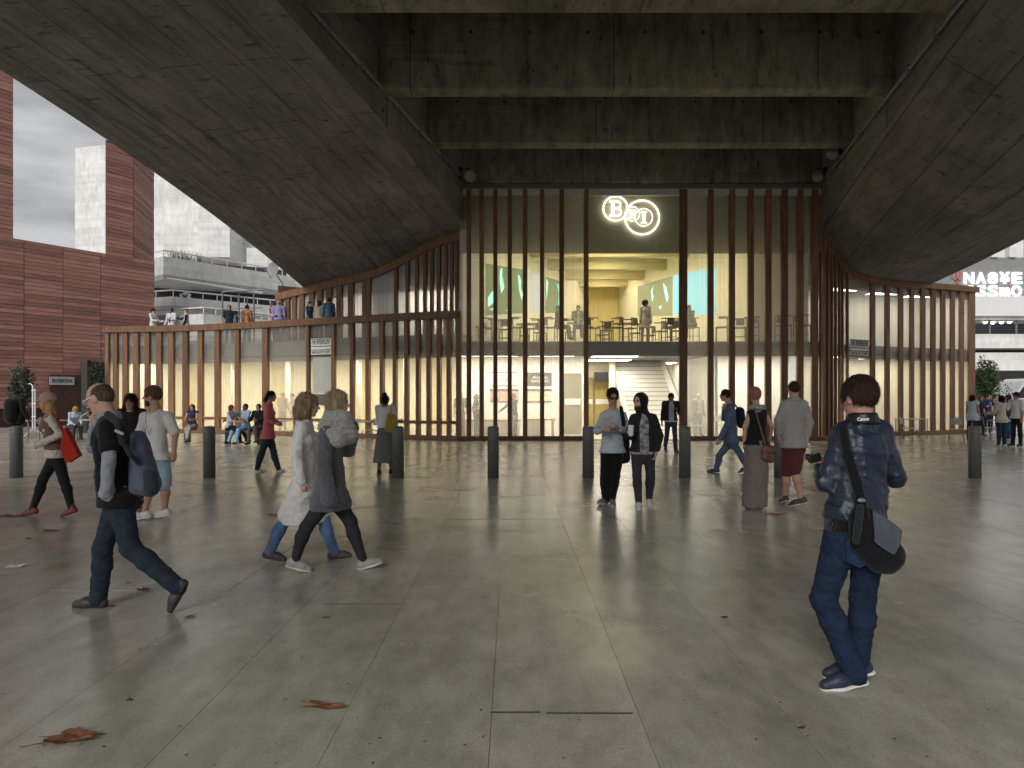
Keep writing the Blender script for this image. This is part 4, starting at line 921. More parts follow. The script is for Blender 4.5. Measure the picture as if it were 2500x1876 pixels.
def bench(px0, px1, Y, label):
    x0, x1 = PX(px0, Y), PX(px1, Y); t = thing('bench', ((x0 + x1) / 2, Y, 0), label, 'bench', 'low timber benches along the left wing')
    for k in range(4): MB().box(x0, x1, Y - .2 + k * .105, Y - .11 + k * .105, .43, .47).build('slat', M_wood, t)
    for x in (x0 + .25, x1 - .25): MB().box(x - .03, x + .03, Y - .18, Y + .2, 0, .43).build('leg', M_dark, t)
bench(440, 520, 24.3, 'low timber bench under the seated woman with crossed legs'); bench(538, 652, 23.3, 'low timber bench under the seated man in pale blue')
for px, Y in ((1700, 27.4), (1760, 27.5), (1800, 27.3), (1855, 27.5), (1900, 27.4)):
    ochair(PX(px, Y), Y, random.uniform(0, 6), 'light chair against the white lobby wall behind the slats')

# ---------------------------------------------------------------- fallen leaves and litter
M_dead = mat('dry_maple_leaf', (.17, .065, .03), rough=.7, var=.4, scale=30, c2=(.09, .035, .02)); M_dead2 = mat('dark_dead_leaf', (.035, .025, .018), rough=.8, var=.3)
def maple(px, py, wpx, label, m, seed):
    rng = np.random.default_rng(seed); Y = GY(py); c = np.array([PX(px, Y), Y, 0.]); r = wpx / F * Y / 2
    n = 40; v = [c + [0, 0, .012]]; rot = rng.uniform(0, 6.28)
    for ring_ in (.5, 1.):
        for k in range(n):
            a = 2 * math.pi * k / n; lob = .55 + .45 * abs(math.cos(2.5 * a)) ** .8 + .06 * math.cos(17 * a)
            if abs(a - math.pi) < .25: lob *= .6
            rr = r * lob * ring_; x, y = rr * math.cos(a), rr * math.sin(a) * .8
            z = .004 + .13 * r * (abs(math.sin(a * 1.5 + seed)) * ring_ ** 2) + rng.uniform(0, .02) * r
            v.append(c + [x * math.cos(rot) - y * math.sin(rot), .5 * (x * math.sin(rot) + y * math.cos(rot)), z])
    f = [(0, 1 + k, 1 + (k + 1) % n) for k in range(n)] + [(1 + k, 1 + n + k, 1 + n + (k + 1) % n, 1 + (k + 1) % n) for k in range(n)]
    t = thing('fallen_leaf', c, label, 'leaf', 'fallen leaves on the plaza')
    mesh_obj('blade', v, f, m, t); MB().tube([v[0] + np.array([0, 0, -.003]), v[0] + np.array([math.cos(rot + 3.1), math.sin(rot + 3.1), 0]) * r * 1.25], [.0025, .0018], 5).build('stalk', m, t)
lv = [(172, 1806, 165, 'largest curled brown maple leaf lying alone on the paving'), (790, 1728, 112, 'curled orange brown maple leaf on open paving'), (268, 1482, 42, 'rust maple leaf beside the foot of the man with the backpack'), (28, 1262, 60, 'rust maple leaf near the red ankle boots'), (125, 1298, 50, 'rust maple leaf in front of the woman with the hat'), (70, 1316, 22, 'small brown leaf near the woman with the hat'),
      (668, 1258, 36, 'orange maple leaf behind the woman in the white coat'), (1893, 1258, 44, 'orange maple leaf behind the man in maroon shorts'), (797, 1509, 24, 'small curled brown leaf on empty paving'), (1768, 1509, 26, 'small dark leaf left of the man in the navy jacket'), (312, 1424, 16, 'tiny brown leaf between the legs of the man with the backpack'), (316, 1711, 22, 'small black dead leaf on the paving'), (463, 1508, 34, 'flat brown leaf behind the heel of the man with the backpack'), (1955, 1780, 22, 'small dark leaf near the shoes of the man in navy'), (350, 1441, 46, 'long thin brown leaf under the man with the backpack')]
for i, (px, py, w, l) in enumerate(lv): maple(px, py, w, l, M_dead2 if 'dark' in l or 'black' in l else M_dead, i + 3)
c = P(35, 1384, GY(1384)); t = MB().add([c + [-.08, -.04, .003], c + [.08, -.05, .004], c + [.09, .05, .02], c + [-.02, .06, .004], c + [-.07, .05, .012]], [(0, 1, 2, 3, 4)]).build('paper_scrap', pwht, base=tuple(c)); tag(t, 'crumpled white paper scrap on the paving', 'litter')
rng = np.random.default_rng(5); v = []; f = []
for i in range(420):
    Y = 3.0 + 9 * rng.random() ** 1.6; x = rng.uniform(-.75, .75) * Y; s = rng.uniform(.003, .012); a = rng.uniform(0, 3.14); w = s * rng.uniform(.15, .6)
    k = len(v); ca, sa_ = math.cos(a), math.sin(a)
    v += [(x - s * ca, Y - s * sa_, .002), (x + w * sa_, Y - w * ca, .002 + w * .5), (x + s * ca, Y + s * sa_, .003), (x - w * sa_, Y + w * ca, .002 + w * .3)]; f.append((k, k + 1, k + 2, k + 3))
t = mesh_obj('leaf_litter', v, f, M_dead2); tag(t, 'tiny dark crumbs of leaves and twigs scattered over the paving', 'litter', kind='stuff')
# ================================================================ people: signed-distance bodies meshed with surface nets
def nrm(v): v = np.asarray(v, float); return v / max(1e-9, np.linalg.norm(v))
class Field:
    def __init__(s, vox): s.vox = vox; s.ops = []
    def seg(s, a, b, r1, r2=None, k=.03, n=None, f=1.): s.ops.append(('seg', np.array(a, float), np.array(b, float), r1, r1 if r2 is None else r2, k, None if n is None else nrm(n), f, 1)); return s
    def ell(s, c, ax, rad, k=.03): s.ops.append(('ell', np.array(c, float), np.array(ax, float), np.array(rad, float), k, 1)); return s
    def sub(s, c, ax, rad, k=.02): s.ops.append(('ell', np.array(c, float), np.array(ax, float), np.array(rad, float), k, -1)); return s
    def cut(s, p, n): s.ops.append(('cut', np.array(p, float), nrm(n))); return s
    def fold(s, amp, freq, seed=0, dirs=None): s.ops.append(('fold', amp, freq, seed, dirs)); return s
    def solve(s):
        lo = np.full(3, 1e9); hi = -lo
        for o in s.ops:
            if o[0] == 'seg':
                r = max(o[3], o[4]) + .02
                lo = np.minimum(lo, np.minimum(o[1], o[2]) - r); hi = np.maximum(hi, np.maximum(o[1], o[2]) + r)
            elif o[0] == 'ell' and o[5] > 0:
                r = max(o[3]) + .02; lo = np.minimum(lo, o[1] - r); hi = np.maximum(hi, o[1] + r)
        v = s.vox; lo = lo - 2 * v; n = np.ceil((hi - lo) / v).astype(int) + 3
        ax = [lo[i] + v * np.arange(n[i]) for i in range(3)]
        G = np.full(n, .5, np.float32)
        def sl(c0, c1):
            i0 = np.clip(np.floor((c0 - lo) / v).astype(int), 0, n - 1); i1 = np.clip(np.ceil((c1 - lo) / v).astype(int) + 1, 1, n); return tuple(slice(a, b) for a, b in zip(i0, i1))
        def pts(q): return [ax[0][q[0]][:, None, None].astype(np.float32), ax[1][q[1]][None, :, None].astype(np.float32), ax[2][q[2]][None, None, :].astype(np.float32)]
        full = tuple(slice(0, m) for m in n)
        for o in s.ops:
            if o[0] == 'seg':
                _, a, b, r1, r2, k, nn, f, _s = o; m = max(r1, r2) + k + 2 * v
                q = sl(np.minimum(a, b) - m, np.maximum(a, b) + m); x, y, z = pts(q); ba = b - a; L2 = max(1e-9, ba @ ba)
                px, py, pz = x - a[0], y - a[1], z - a[2]
                t = np.clip((px * ba[0] + py * ba[1] + pz * ba[2]) / L2, 0, 1)
                px = px - t * ba[0]; py = py - t * ba[1]; pz = pz - t * ba[2]
                d2 = px * px + py * py + pz * pz
                if nn is not None:
                    e = px * nn[0] + py * nn[1] + pz * nn[2]; d2 = d2 + (f * f - 1) * e * e
                d = np.sqrt(np.maximum(d2, 0)) - (r1 + (r2 - r1) * t)
                if nn is not None and f > 1: d = d / (1 + (f - 1) * .5)
                sgn = 1
            elif o[0] == 'ell':
                _, c, A, rad, k, sgn = o; m = max(rad) + k + 2 * v; q = sl(c - m, c + m); x, y, z = pts(q); X = (x - c[0], y - c[1], z - c[2])
                s2 = 0
                for i in range(3): s2 = s2 + ((X[0] * A[i][0] + X[1] * A[i][1] + X[2] * A[i][2]) / rad[i]) ** 2
                d = (np.sqrt(s2) - 1) * float(min(rad) * .6 + max(rad) * .4)
            elif o[0] == 'cut':
                x, y, z = pts(full); p, nn = o[1], o[2]
                G = np.maximum(G, ((x - p[0]) * nn[0] + (y - p[1]) * nn[1] + (z - p[2]) * nn[2]).astype(np.float32)); continue
            else:
                _, amp, fr, seed, dirs = o; rng = np.random.default_rng(seed); x, y, z = pts(full); w = 0
                for i in range(5):
                    dd = nrm(rng.normal(size=3) * (np.array([1, 1, 1]) if dirs is None else np.array(dirs))) * fr * rng.uniform(.6, 1.6)
                    ph = rng.uniform(0, 6.28); sn = np.sin(x * dd[0] + y * dd[1] + z * dd[2] + ph + 1.3 * np.sin(x * dd[2] * .7 - z * dd[0] * .6 + y * dd[1] * .5 + ph)); w = w + ((.36 - (1 - np.abs(sn)) ** 2) if amp > 0 else sn)
                G = G + (abs(amp) * w / 1.6).astype(np.float32); continue
            g = G[q]
            if sgn > 0:
                h = np.maximum(k - np.abs(g - d), 0) / k; G[q] = np.minimum(g, d) - h * h * k / 4
            else:
                h = np.maximum(k - np.abs(g + d), 0) / k; G[q] = np.maximum(g, -d) + h * h * k / 4
        return nets(G, lo, v)
def nets(G, lo, v):
    S_ = G < 0; n = G.shape
    S_[0] = S_[-1] = False; S_[:, 0] = S_[:, -1] = False; S_[:, :, 0] = S_[:, :, -1] = False
    cnt = np.zeros((n[0] - 1, n[1] - 1, n[2] - 1), np.int8)
    for i in (0, 1):
        for j in (0, 1):
            for k in (0, 1): cnt += S_[i:n[0] - 1 + i, j:n[1] - 1 + j, k:n[2] - 1 + k]
    act = (cnt > 0) & (cnt < 8); idx = np.argwhere(act)
    if len(idx) == 0: return np.zeros((0, 3)), []
    vid = np.full(act.shape, -1, np.int32); vid[act] = np.arange(len(idx))
    acc = np.zeros((len(idx), 3)); num = np.zeros(len(idx))
    cor = [(i, j, k) for i in (0, 1) for j in (0, 1) for k in (0, 1)]
    val = {c: G[idx[:, 0] + c[0], idx[:, 1] + c[1], idx[:, 2] + c[2]] for c in cor}; ins = {c: S_[idx[:, 0] + c[0], idx[:, 1] + c[1], idx[:, 2] + c[2]] for c in cor}
    for a in cor:
        for d in range(3):
            if a[d]: continue
            b = list(a); b[d] = 1; b = tuple(b)
            m = ins[a] != ins[b]; t = val[a] / np.where(np.abs(val[a] - val[b]) < 1e-9, 1e-9, val[a] - val[b]); t = np.clip(t, 0, 1)
            p = np.array(a, float)[None] + np.zeros((len(idx), 3)); p[:, d] += t
            acc[m] += p[m]; num[m] += 1
    V = lo + v * (idx + acc / np.maximum(num, 1)[:, None]); Fc = []
    for d in range(3):
        e = [1, 1, 1]; s0 = [slice(None)] * 3; s1 = [slice(None)] * 3; s0[d] = slice(0, n[d] - 1); s1[d] = slice(1, n[d])
        A, B = S_[tuple(s0)], S_[tuple(s1)]; ch = np.argwhere(A != B); u, w = [(1, 2), (2, 0), (0, 1)][d]
        if len(ch) == 0: continue
        ok = (ch[:, u] > 0) & (ch[:, w] > 0) & (ch[:, u] < n[u] - 1) & (ch[:, w] < n[w] - 1); ch = ch[ok]
        fl = A[ch[:, 0], ch[:, 1], ch[:, 2]]
        def g(du, dw): c = ch.copy(); c[:, u] -= du; c[:, w] -= dw; return vid[c[:, 0], c[:, 1], c[:, 2]]
        q = np.stack([g(1, 1), g(0, 1), g(0, 0), g(1, 0)], 1); q[~fl] = q[~fl][:, ::-1]; Fc.append(q)
    Fc = np.concatenate(Fc); Fc = Fc[(Fc >= 0).all(1)]
    # one light smoothing pass
    return V, Fc
def join(parts):
    V = []; Q = []; off = 0
    for v, f in parts:
        if len(v) == 0: continue
        V.append(v); Q.append(np.asarray(f) + off); off += len(v)
    return np.concatenate(V), np.concatenate(Q)
def np_obj(name, V, Q, mats, parent, midx=None):
    org = ORG.get(parent, np.zeros(3)) if parent else V.min(0) * 0
    me = bpy.data.meshes.new(name); nq = len(Q)
    me.vertices.add(len(V)); me.vertices.foreach_set('co', (V - org).astype(np.float32).ravel())
    me.loops.add(nq * 4); me.loops.foreach_set('vertex_index', np.asarray(Q, np.int32).ravel())
    me.polygons.add(nq); me.polygons.foreach_set('loop_start', np.arange(nq, dtype=np.int32) * 4); me.polygons.foreach_set('loop_total', np.full(nq, 4, np.int32))
    for m in mats: me.materials.append(m)
    if midx is not None: me.polygons.foreach_set('material_index', np.asarray(midx, np.int32))
    me.polygons.foreach_set('use_smooth', np.ones(nq, bool)); me.update(); me.validate()
    o = bpy.data.objects.new(name, me); COL.objects.link(o)
    if parent: o.parent = parent
    ORG[o] = org; return o

def strands(V, Q, n, ln, hc, hf, seed, mode, wid):
    rng = np.random.default_rng(seed); q = Q[rng.integers(0, len(Q), n)]
    A, B_, C, Dd = V[q[:, 0]], V[q[:, 1]], V[q[:, 2]], V[q[:, 3]]; u, w = rng.random((n, 1)), rng.random((n, 1))
    p = (A * (1 - u) + B_ * u) * (1 - w) + (Dd * (1 - u) + C * u) * w; nn = np.cross(C - A, Dd - B_); nn /= np.maximum(1e-9, np.linalg.norm(nn, axis=1))[:, None]
    g = np.array([0, 0, -1.]) - hf * (.3 if mode != 'short' else -.15); rad = p - hc; rad /= np.linalg.norm(rad, axis=1)[:, None]
    if mode == 'short': g = g + rad * [1, 1, 0] * .9
    d = g + rng.normal(0, .28 if mode != 'curly' else 1.2, (n, 3)); d -= nn * (d * nn).sum(1)[:, None]; d /= np.maximum(1e-9, np.linalg.norm(d, axis=1))[:, None]
    L_ = ln * rng.uniform(.5, 1.3, (n, 1)); sd = np.cross(d, nn); sd /= np.maximum(1e-9, np.linalg.norm(sd, axis=1))[:, None]; lift = rng.uniform(.05, .3, (n, 1))
    p0 = p - nn * .003; p1 = p + d * L_ * .5 + nn * L_ * lift * .5; p2 = p + d * L_ + nn * L_ * lift * (.6 if mode != 'curly' else -.2); W = wid
    VV = np.stack([p0 - sd * W, p0 + sd * W, p1 + sd * W * .8, p1 - sd * W * .8, p2 + sd * W * .25, p2 - sd * W * .25], 1).reshape(-1, 3); k = np.arange(n)[:, None] * 6
    return VV, np.concatenate([k + [0, 1, 2, 3], k + [3, 2, 4, 5]])
def cloth(c, kind='plain'):
    if isinstance(c, bpy.types.Material): return c
    nm = f'cloth_{kind}_{c}'
    if kind == 'denim': return mat(nm, c, rough=.85, var=.35, scale=14, bump=.25, bscale=160, spec=.2, world=True)
    if kind == 'knit': return mat(nm, c, rough=.95, var=.35, scale=55, bump=.9, bscale=70, spec=.1, world=True, sheen=.3)
    if kind == 'leather': return mat(nm, c, rough=.42, var=.25, scale=9, bump=.2, bscale=40, spec=.5, world=True)
    if kind == 'print': return mat(nm, c, rough=.85, var=.1, scale=16, c2='#2a2a2e', world=True, detail=2)
    if kind == 'stripe': return mat(nm, c, rough=.85, var=.1, scale=8, stretch=(1, 1, 12), c2='#20263a', world=True, detail=1)
    if kind == 'leg': return mat(nm, c, rough=.8, var=.12, scale=8, bump=.15, bscale=60, spec=.2, world=True)
    return mat(nm, c, rough=.85, var=.10, scale=9, bump=.3, bscale=22, spec=.2, world=True, sheen=.15)
def skin(c='#b98c78'): return mat('skin_' + c, c, rough=.5, var=.07, scale=18, spec=.35, world=True)
def hairm(c): return mat('hair_' + c, c, rough=.62, var=.5, scale=40, bump=1., bscale=90, stretch=(1, 1, .2), spec=.25, world=True)
M_eye = mat('eye_dark', (.02, .014, .01), rough=.2); M_lip = mat('lip', (.32, .12, .10), rough=.45); M_brow = mat('brow', (.05, .03, .02), rough=.8)

def fdir(y): return np.array([math.sin(R(y)), -math.cos(R(y)), 0.])
Z3 = np.array([0, 0, 1.])
def rotv(v, ax, a):
    ax = nrm(ax); return v * math.cos(a) + np.cross(ax, v) * math.sin(a) + ax * (ax @ v) * (1 - math.cos(a))

def person(px, fy, label, yaw=0, h=1.75, sex='m', pose='stand', arms=None, legs=None, J=None, ground=0., Y=None, head=None, near=0, skin_c='#b98c78', hair=('short', '#2a1d16'), top=None, bottom=None, shoes='#222226', sole=None, lean=0., build=1., group=None, face=True, beard=None, extra=None, sit=None, stride=0., base=None):
    """near 0: far figure, 1: middle, 2: close. J: joint overrides {name:(px,py,dy)} in photo pixels at the figure's depth (+dy metres)."""
    Yb = Y if Y is not None else GY(fy); x0 = PX(px, Yb)
    if base is not None: x0, Yb = base
    G0 = np.array([x0, Yb, ground]); t = thing('person', G0, label, 'person', group)
    f = fdir(yaw); l = np.array([-f[1], f[0], 0]); fem = sex == 'f'; q = h / 1.75
    D = {}
    hipz = (.525 * h if sit is None else sit + .10)
    pel = G0 + Z3 * hipz
    if sit is None and stride: pel = pel - Z3 * (.05 * stride)
    hw = (.092 if fem else .088) * q; sw = (.165 if fem else .19) * q * build
    ln = nrm(Z3 + f * math.tan(R(lean)))
    D['N'] = pel + ln * (.325 * h); D['W'] = pel + ln * .15 * q
    D['C'] = pel + ln * (.255 * h)
    for s, k in (('L', 1), ('R', -1)):
        D['H' + s] = pel + l * k * hw; D['S' + s] = pel + ln * (.292 * h) + l * k * sw
    lg = legs or {}
    for s, k in (('L', 1), ('R', -1)):
        th, kn, outw = lg.get(s, ((0, 0, 3) if sit is None else (85, 85, 4)))
        if stride and s not in lg:
            th, kn = (24 * stride * k, (6 if k > 0 else 28) * abs(stride)); outw = 1
        d = rotv(-Z3, l, -R(th)) ; d = nrm(d + l * k * math.tan(R(outw)))
        kp = D['H' + s] + d * .245 * h; sh = nrm(rotv(d, l, R(kn))); D['K' + s] = kp; D['A' + s] = kp + sh * .235 * h
        fd = f + l * k * .18
        if stride and k < 0 and s not in lg: fd = nrm(f - Z3 * .75)
        D['T' + s] = D['A' + s] + nrm(fd) * .17 * q - Z3 * .055
    if sit is None and J is None:       # drop on to the ground
        low = min(D['AL'][2], D['AR'][2]) - .085; dz = ground - low
        for k2 in D: D[k2] = D[k2] + Z3 * dz
    if sit is not None:
        for s in 'LR': 
            D['A' + s][2] = max(D['A' + s][2], ground + .08)
            D['T' + s][2] = max(D['T' + s][2], ground + .03)
    ar = {'L': (2, 7, 12), 'R': (2, 7, 12)}; ar.update(arms or {})
    if stride and not arms: ar = {'L': (-14 * stride, 6, 15), 'R': (16 * stride, 6, 22)}
    for s, k in (('L', 1), ('R', -1)):
        a = ar[s]; sh, ab, el = a[:3]; inn = a[3] if len(a) > 3 else 0
        d = rotv(-ln, l, -R(sh)); d = nrm(rotv(d, f, R(ab) * k)); e = D['S' + s] + d * .172 * h
        fo = rotv(d, l, -R(el)); fo = nrm(fo - l * k * math.tan(R(inn))); D['E' + s] = e; D['U' + s] = e + fo * .148 * h
    hy, hp = (head or (yaw, 0))
    D['h'] = D['N'] + ln * .105 * q + f * .02
    if J:
        for k2, v in J.items():
            if k2 == 'P': continue
            D[k2] = P(v[0], v[1], Yb + (v[2] if len(v) > 2 else 0))
        if 'SL' in J and 'SR' in J:
            sm0 = (D['SL'] + D['SR']) / 2; D['N'] = sm0 + Z3 * .055 * q
            for a in ('SL', 'SR'):
                dv = D[a] - sm0; D[a] = sm0 + dv * max(.6, 1 - .045 * q / max(.05, np.linalg.norm(dv))) - Z3 * .022 * q
        mid = (D['HL'] + D['HR']) / 2; sm = (D['SL'] + D['SR']) / 2
        D['W'] = mid + (sm - mid) * .34; D['C'] = mid + (sm - mid) * .86
        if 'h' not in J: D['h'] = D['N'] + Z3 * .115 * q
    if J:
        for s in 'LR':
            A, T0 = D['A' + s], D['T' + s]; d = nrm((T0 - A) + Z3 * .055); u = nrm(Z3 - d * (d @ Z3)); L0 = (.150 if fem else .168) * q + .03
            zm = min((A - d * .05 - u * .078)[2], (A + d * L0 - u * .078)[2]); dz = ground - zm
            if abs(dz) < .2: D['A' + s] = A + Z3 * dz; D['T' + s] = T0 + Z3 * dz; D['K' + s] = D['K' + s] + Z3 * dz * .5
    vb = (.019, .014, .0115)[near]; vh = (.013, .0085, .006)[near]; vc = (.019, .014, .0105)[near]
    th_f = nrm(f - Z3 * 0)
    # ---------- body
    B = Field(vb)
    wd = (.132 if fem else .15) * q * build; ws = (.115 if fem else .135) * q * build; wp = (.155 if fem else .145) * q * build
    mid = (D['HL'] + D['HR']) / 2
    B.seg(D['W'], D['C'] - Z3 * .03, ws * .95, wd * .95, .05, f, 1.45); [B.seg(D['N'] - Z3 * .03, D['S' + s_], .05 * q, .046 * q, .04) for s_ in 'LR']
    B.seg(mid + Z3 * .02, D['W'], wp * .92, ws * .95, .05, f, 1.4)
    ra, rf, rw_ = (.043, .036, .026) if fem else (.05, .042, .029)
    tw = {}
    for s in 'LR':
        B.seg(D['S' + s], D['E' + s], ra * q, rf * q, .03); B.seg(D['E' + s], D['U' + s], rf * q, rw_ * q, .02)
        B.seg(D['H' + s], D['K' + s], .083 * q, .054 * q, .04); K, A = D['K' + s], D['A' + s]; cf = K + (A - K) * .3 - f * .012
        B.seg(K, cf, .052 * q, .056 * q, .03); B.seg(cf, A, .056 * q, .036 * q, .03)
    hc = D['h']; hf0 = fdir(hy); hl = np.array([-hf0[1], hf0[0], 0]); hf = rotv(hf0, hl, R(hp)) if hp else hf0; hf = nrm(hf); hu = nrm(np.cross(hf, hl)); hu = hu if hu[2] > 0 else -hu
    q2 = q * (.97 if fem else 1.0)
    def hp_(a, b, c): return hc + (hl * a + hf * b + hu * c) * q2
    A3 = [hl, hf, hu]
    B.seg(D['N'] - Z3 * .05, hp_(0, -.02, -.06), (.050 if fem else .058) * q, (.046 if fem else .054) * q, .03)
    H = Field(vh)
    H.ell(hp_(0, -.012, .025), A3, np.array([.074, .095, .092]) * q2, .02).ell(hp_(0, .018, -.045), A3, np.array([.056, .066, .07]) * q2, .05)
    H.seg(hp_(-.02, .052, -.098), hp_(.02, .052, -.098), .018 * q2, None, .03)
    H.seg(hp_(0, .086, .012), hp_(0, .107, -.028), .008 * q2, .013 * q2, .016).ell(hp_(0, .076, .022), A3, np.array([.048, .018, .012]) * q2, .02)
    for k in (1, -1):
        H.sub(hp_(.031 * k, .096, .004), A3, np.array([.017, .017, .012]) * q2, .018); H.ell(hp_(.076 * k, -.008, -.006), A3, np.array([.009, .02, .03]) * q2, .012)
    H.ell(hp_(0, .086, -.06), A3, np.array([.024, .012, .009]) * q2, .012)
    H.seg(hp_(0, -.02, -.02), D['N'] - Z3 * .0, (.044 if fem else .052) * q, (.048 if fem else .058) * q, .03)
    vH, fH = H.solve(); mi = np.zeros(len(fH), int)
    if near >= 0 and len(fH):
        cc = (vH[fH].mean(1) - hc) / q2; a, b_, c_ = cc @ hl, cc @ hf, cc @ hu
        mi[(np.abs(a) < .024) & (c_ < -.048) & (c_ > -.072) & (b_ > .074)] = 2
        mi[(np.abs(np.abs(a) - .031) < .015) & (np.abs(c_ - .003) < .0075) & (b_ > .06)] = 1
        mi[(np.abs(np.abs(a) - .031) < .02) & (np.abs(c_ - .024) < .0055) & (b_ > .06)] = 3
    parts = [(vH, fH)]
    # ---------- hands
    grip = (extra or {}).get('grip', {})
    for s, k in (('L', 1), ('R', -1)):
        if (extra or {}).get('hide' + s): continue
        w = D['U' + s]; d = nrm(w - D['E' + s]); gd = grip.get(s)
        if gd is not None: d = nrm(d + np.array(gd.get('dir', (0, 0, 0)), float))
        pn = nrm(np.cross(d, f if abs(d @ f) < .8 else Z3)) * k; pn = nrm(pn - l * k * .6 - d * 0); pn = nrm(pn - d * (pn @ d)); sd = np.cross(d, pn)
        if sd @ f < 0: sd = -sd
        curl = R((gd or {}).get('curl', 24)); Hd = Field((.011, .0075, .005)[near]); e = q * (.92 if fem else 1.)
        pc = w + d * .075 * e
        Hd.seg(w - d * .03, w + d * .02, rw_ * q, .026 * e, .01); Hd.seg(w + d * .02, pc, .036 * e, .039 * e, .012, pn, 2.3)
        for i in range(4):
            b0 = pc + sd * (1.5 - i) * .0185 * e; dd = d; L3 = (.032, .026, .02); sc = (.93, 1.05, 1., .8)[i] * e
            for j3 in range(3):
                dd = nrm(rotv(dd, np.cross(d, pn), curl * (1 if np.dot(np.cross(np.cross(d, pn), d), pn) > 0 else -1))); b1 = b0 + dd * L3[j3] * sc
                Hd.seg(b0, b1, (.0095, .0088, .008)[j3] * e, (.0088, .008, .0068)[j3] * e, .004); b0 = b1
        tb = w + d * .03 * e + sd * .03 * e; td = nrm(d * .75 + sd * .75 + pn * .35); Hd.seg(tb, tb + td * .04 * e, .0125 * e, .0105 * e, .012); Hd.seg(tb + td * .04 * e, tb + nrm(td + d * .6) * .072 * e, .0105 * e, .008 * e, .006)
        parts.append(Hd.solve())
    vB, fB = B.solve(); V, Q = join([(vB, fB)] + parts)
    midx = np.concatenate([np.zeros(len(fB), int), mi, np.zeros(len(Q) - len(fB) - len(fH), int)])
    np_obj('body', V, Q, [skin(skin_c), M_eye, M_lip, M_brow], t, midx)
    # ---------- hair
    hs_, hcol = hair; Hr = Field(max(.007, vh * (1.0 if near else .95))); r0 = np.array([.074, .095, .092]) * q2
    def cap(gr=.012, up=.0, line=True):
        Hr.ell(hp_(0, -.016, .03 + up), A3, r0 + gr * q2, .02)
        Hr.sub(hp_(0, .108, -.02), A3, np.array([.062, .07, .102]) * q2, .015)
        for k in (1, -1): Hr.sub(hp_(.09 * k, .012, -.04), A3, np.array([.03, .03, .042]) * q2, .015)
        if line: Hr.cut(hp_(0, -.085, -.075), -hu * .9 + hf * .35)
    if hs_ == 'short': cap(.013 if hair[1] != '#000' else .01); Hr.fold(.0025, 120, 1)
    elif hs_ == 'crop': cap(.005)
    elif hs_ == 'fullshort': cap(.02, .008); Hr.fold(.004, 90, 2, (1, 1, .6))
    elif hs_ == 'balding':
        Hr.ell(hp_(0, -.018, .018), A3, r0 + .0035 * q2, .02); Hr.sub(hp_(0, .10, .03), A3, np.array([.085, .12, .10]) * q2, .02); Hr.sub(hp_(0, .02, .11), A3, np.array([.05, .08, .045]) * q2, .02); Hr.cut(hp_(0, -.085, -.07), -hu * .9 + hf * .5)
        for k in (1, -1): Hr.sub(hp_(.09 * k, .005, -.04), A3, np.array([.03, .03, .042]) * q2, .015)
    elif hs_ in ('long', 'longfringe', 'bob', 'curly', 'ponytail', 'bun', 'afro'):
        if hs_ == 'afro': Hr.ell(hp_(0, -.03, .04), A3, np.array([.14, .14, .135]) * q2, .02); Hr.sub(hp_(0, .12, -.05), A3, np.array([.075, .09, .10]) * q2, .02); Hr.fold(.008, 75, 3)
        elif hs_ == 'curly':
            Hr.ell(hp_(0, -.03, .035), A3, np.array([.105, .115, .108]) * q2, .02); Hr.ell(hp_(0, -.06, -.07), A3, np.array([.125, .10, .12]) * q2, .05); Hr.sub(hp_(0, .115, -.05), A3, np.array([.06, .075, .12]) * q2, .02); Hr.fold(.011, 62, 4)
        elif hs_ == 'bob':
            Hr.ell(hp_(0, -.02, .03), A3, r0 + .018 * q2, .02); Hr.ell(hp_(0, -.035, -.05), A3, np.array([.095, .085, .10]) * q2, .04); Hr.sub(hp_(0, .11, -.045), A3, np.array([.06, .08, .11]) * q2, .02); Hr.cut(hp_(0, 0, -.115), -hu); Hr.fold(.004, 70, 5, (1, 1, .3))
        else:
            gr = .016 if hs_ in ('long', 'longfringe') else .009
            Hr.ell(hp_(0, -.016, .03), A3, r0 + gr * q2, .02)
            if hs_ == 'longfringe': Hr.sub(hp_(0, .115, -.07), A3, np.array([.055, .075, .095]) * q2, .012)
            else: Hr.sub(hp_(0, .105, -.035), A3, np.array([.062, .075, .10]) * q2, .02)
            if hs_ in ('long', 'longfringe'):
                for k in (1, -1):
                    Hr.seg(hp_(.07 * k, -.01, .02), hp_(.085 * k, .01, -.12), .03 * q2, .036 * q2, .03); Hr.seg(hp_(.085 * k, .01, -.12), hp_(.09 * k, .035, -.25), .036 * q2, .018 * q2, .03)
                Hr.seg(hp_(0, -.075, 0), hp_(0, -.085, -.22), .07 * q2, .05 * q2, .04, hf, 1.6)
            elif hs_ == 'ponytail': Hr.cut(hp_(0, -.09, -.05), -hu * .9 + hf * .35); Hr.seg(hp_(0, -.105, .03), hp_(0, -.135, -.06), .026 * q2, .03 * q2, .02); Hr.seg(hp_(0, -.135, -.06), hp_(0, -.125, -.17), .03 * q2, .012 * q2, .02)
            else: Hr.cut(hp_(0, -.09, -.06), -hu * .9 + hf * .35); Hr.ell(hp_(0, -.05, .145), A3, np.array([.048, .048, .042]) * q2, .02)
            Hr.fold(.003, 90, 6, (1, 1, .3))
    elif hs_ == 'beanie':
        Hr.ell(hp_(0, -.014, .04), A3, r0 + .014 * q2, .02); Hr.cut(hp_(0, 0, .03), -hu + hf * .25); Hr.fold(.002, 80, 1)
    elif hs_ == 'cloche':
        Hr.ell(hp_(0, -.018, .035), A3, r0 + .02 * q2, .02); Hr.cut(hp_(0, .0, -.0), -hu * 1. - hf * .15); 
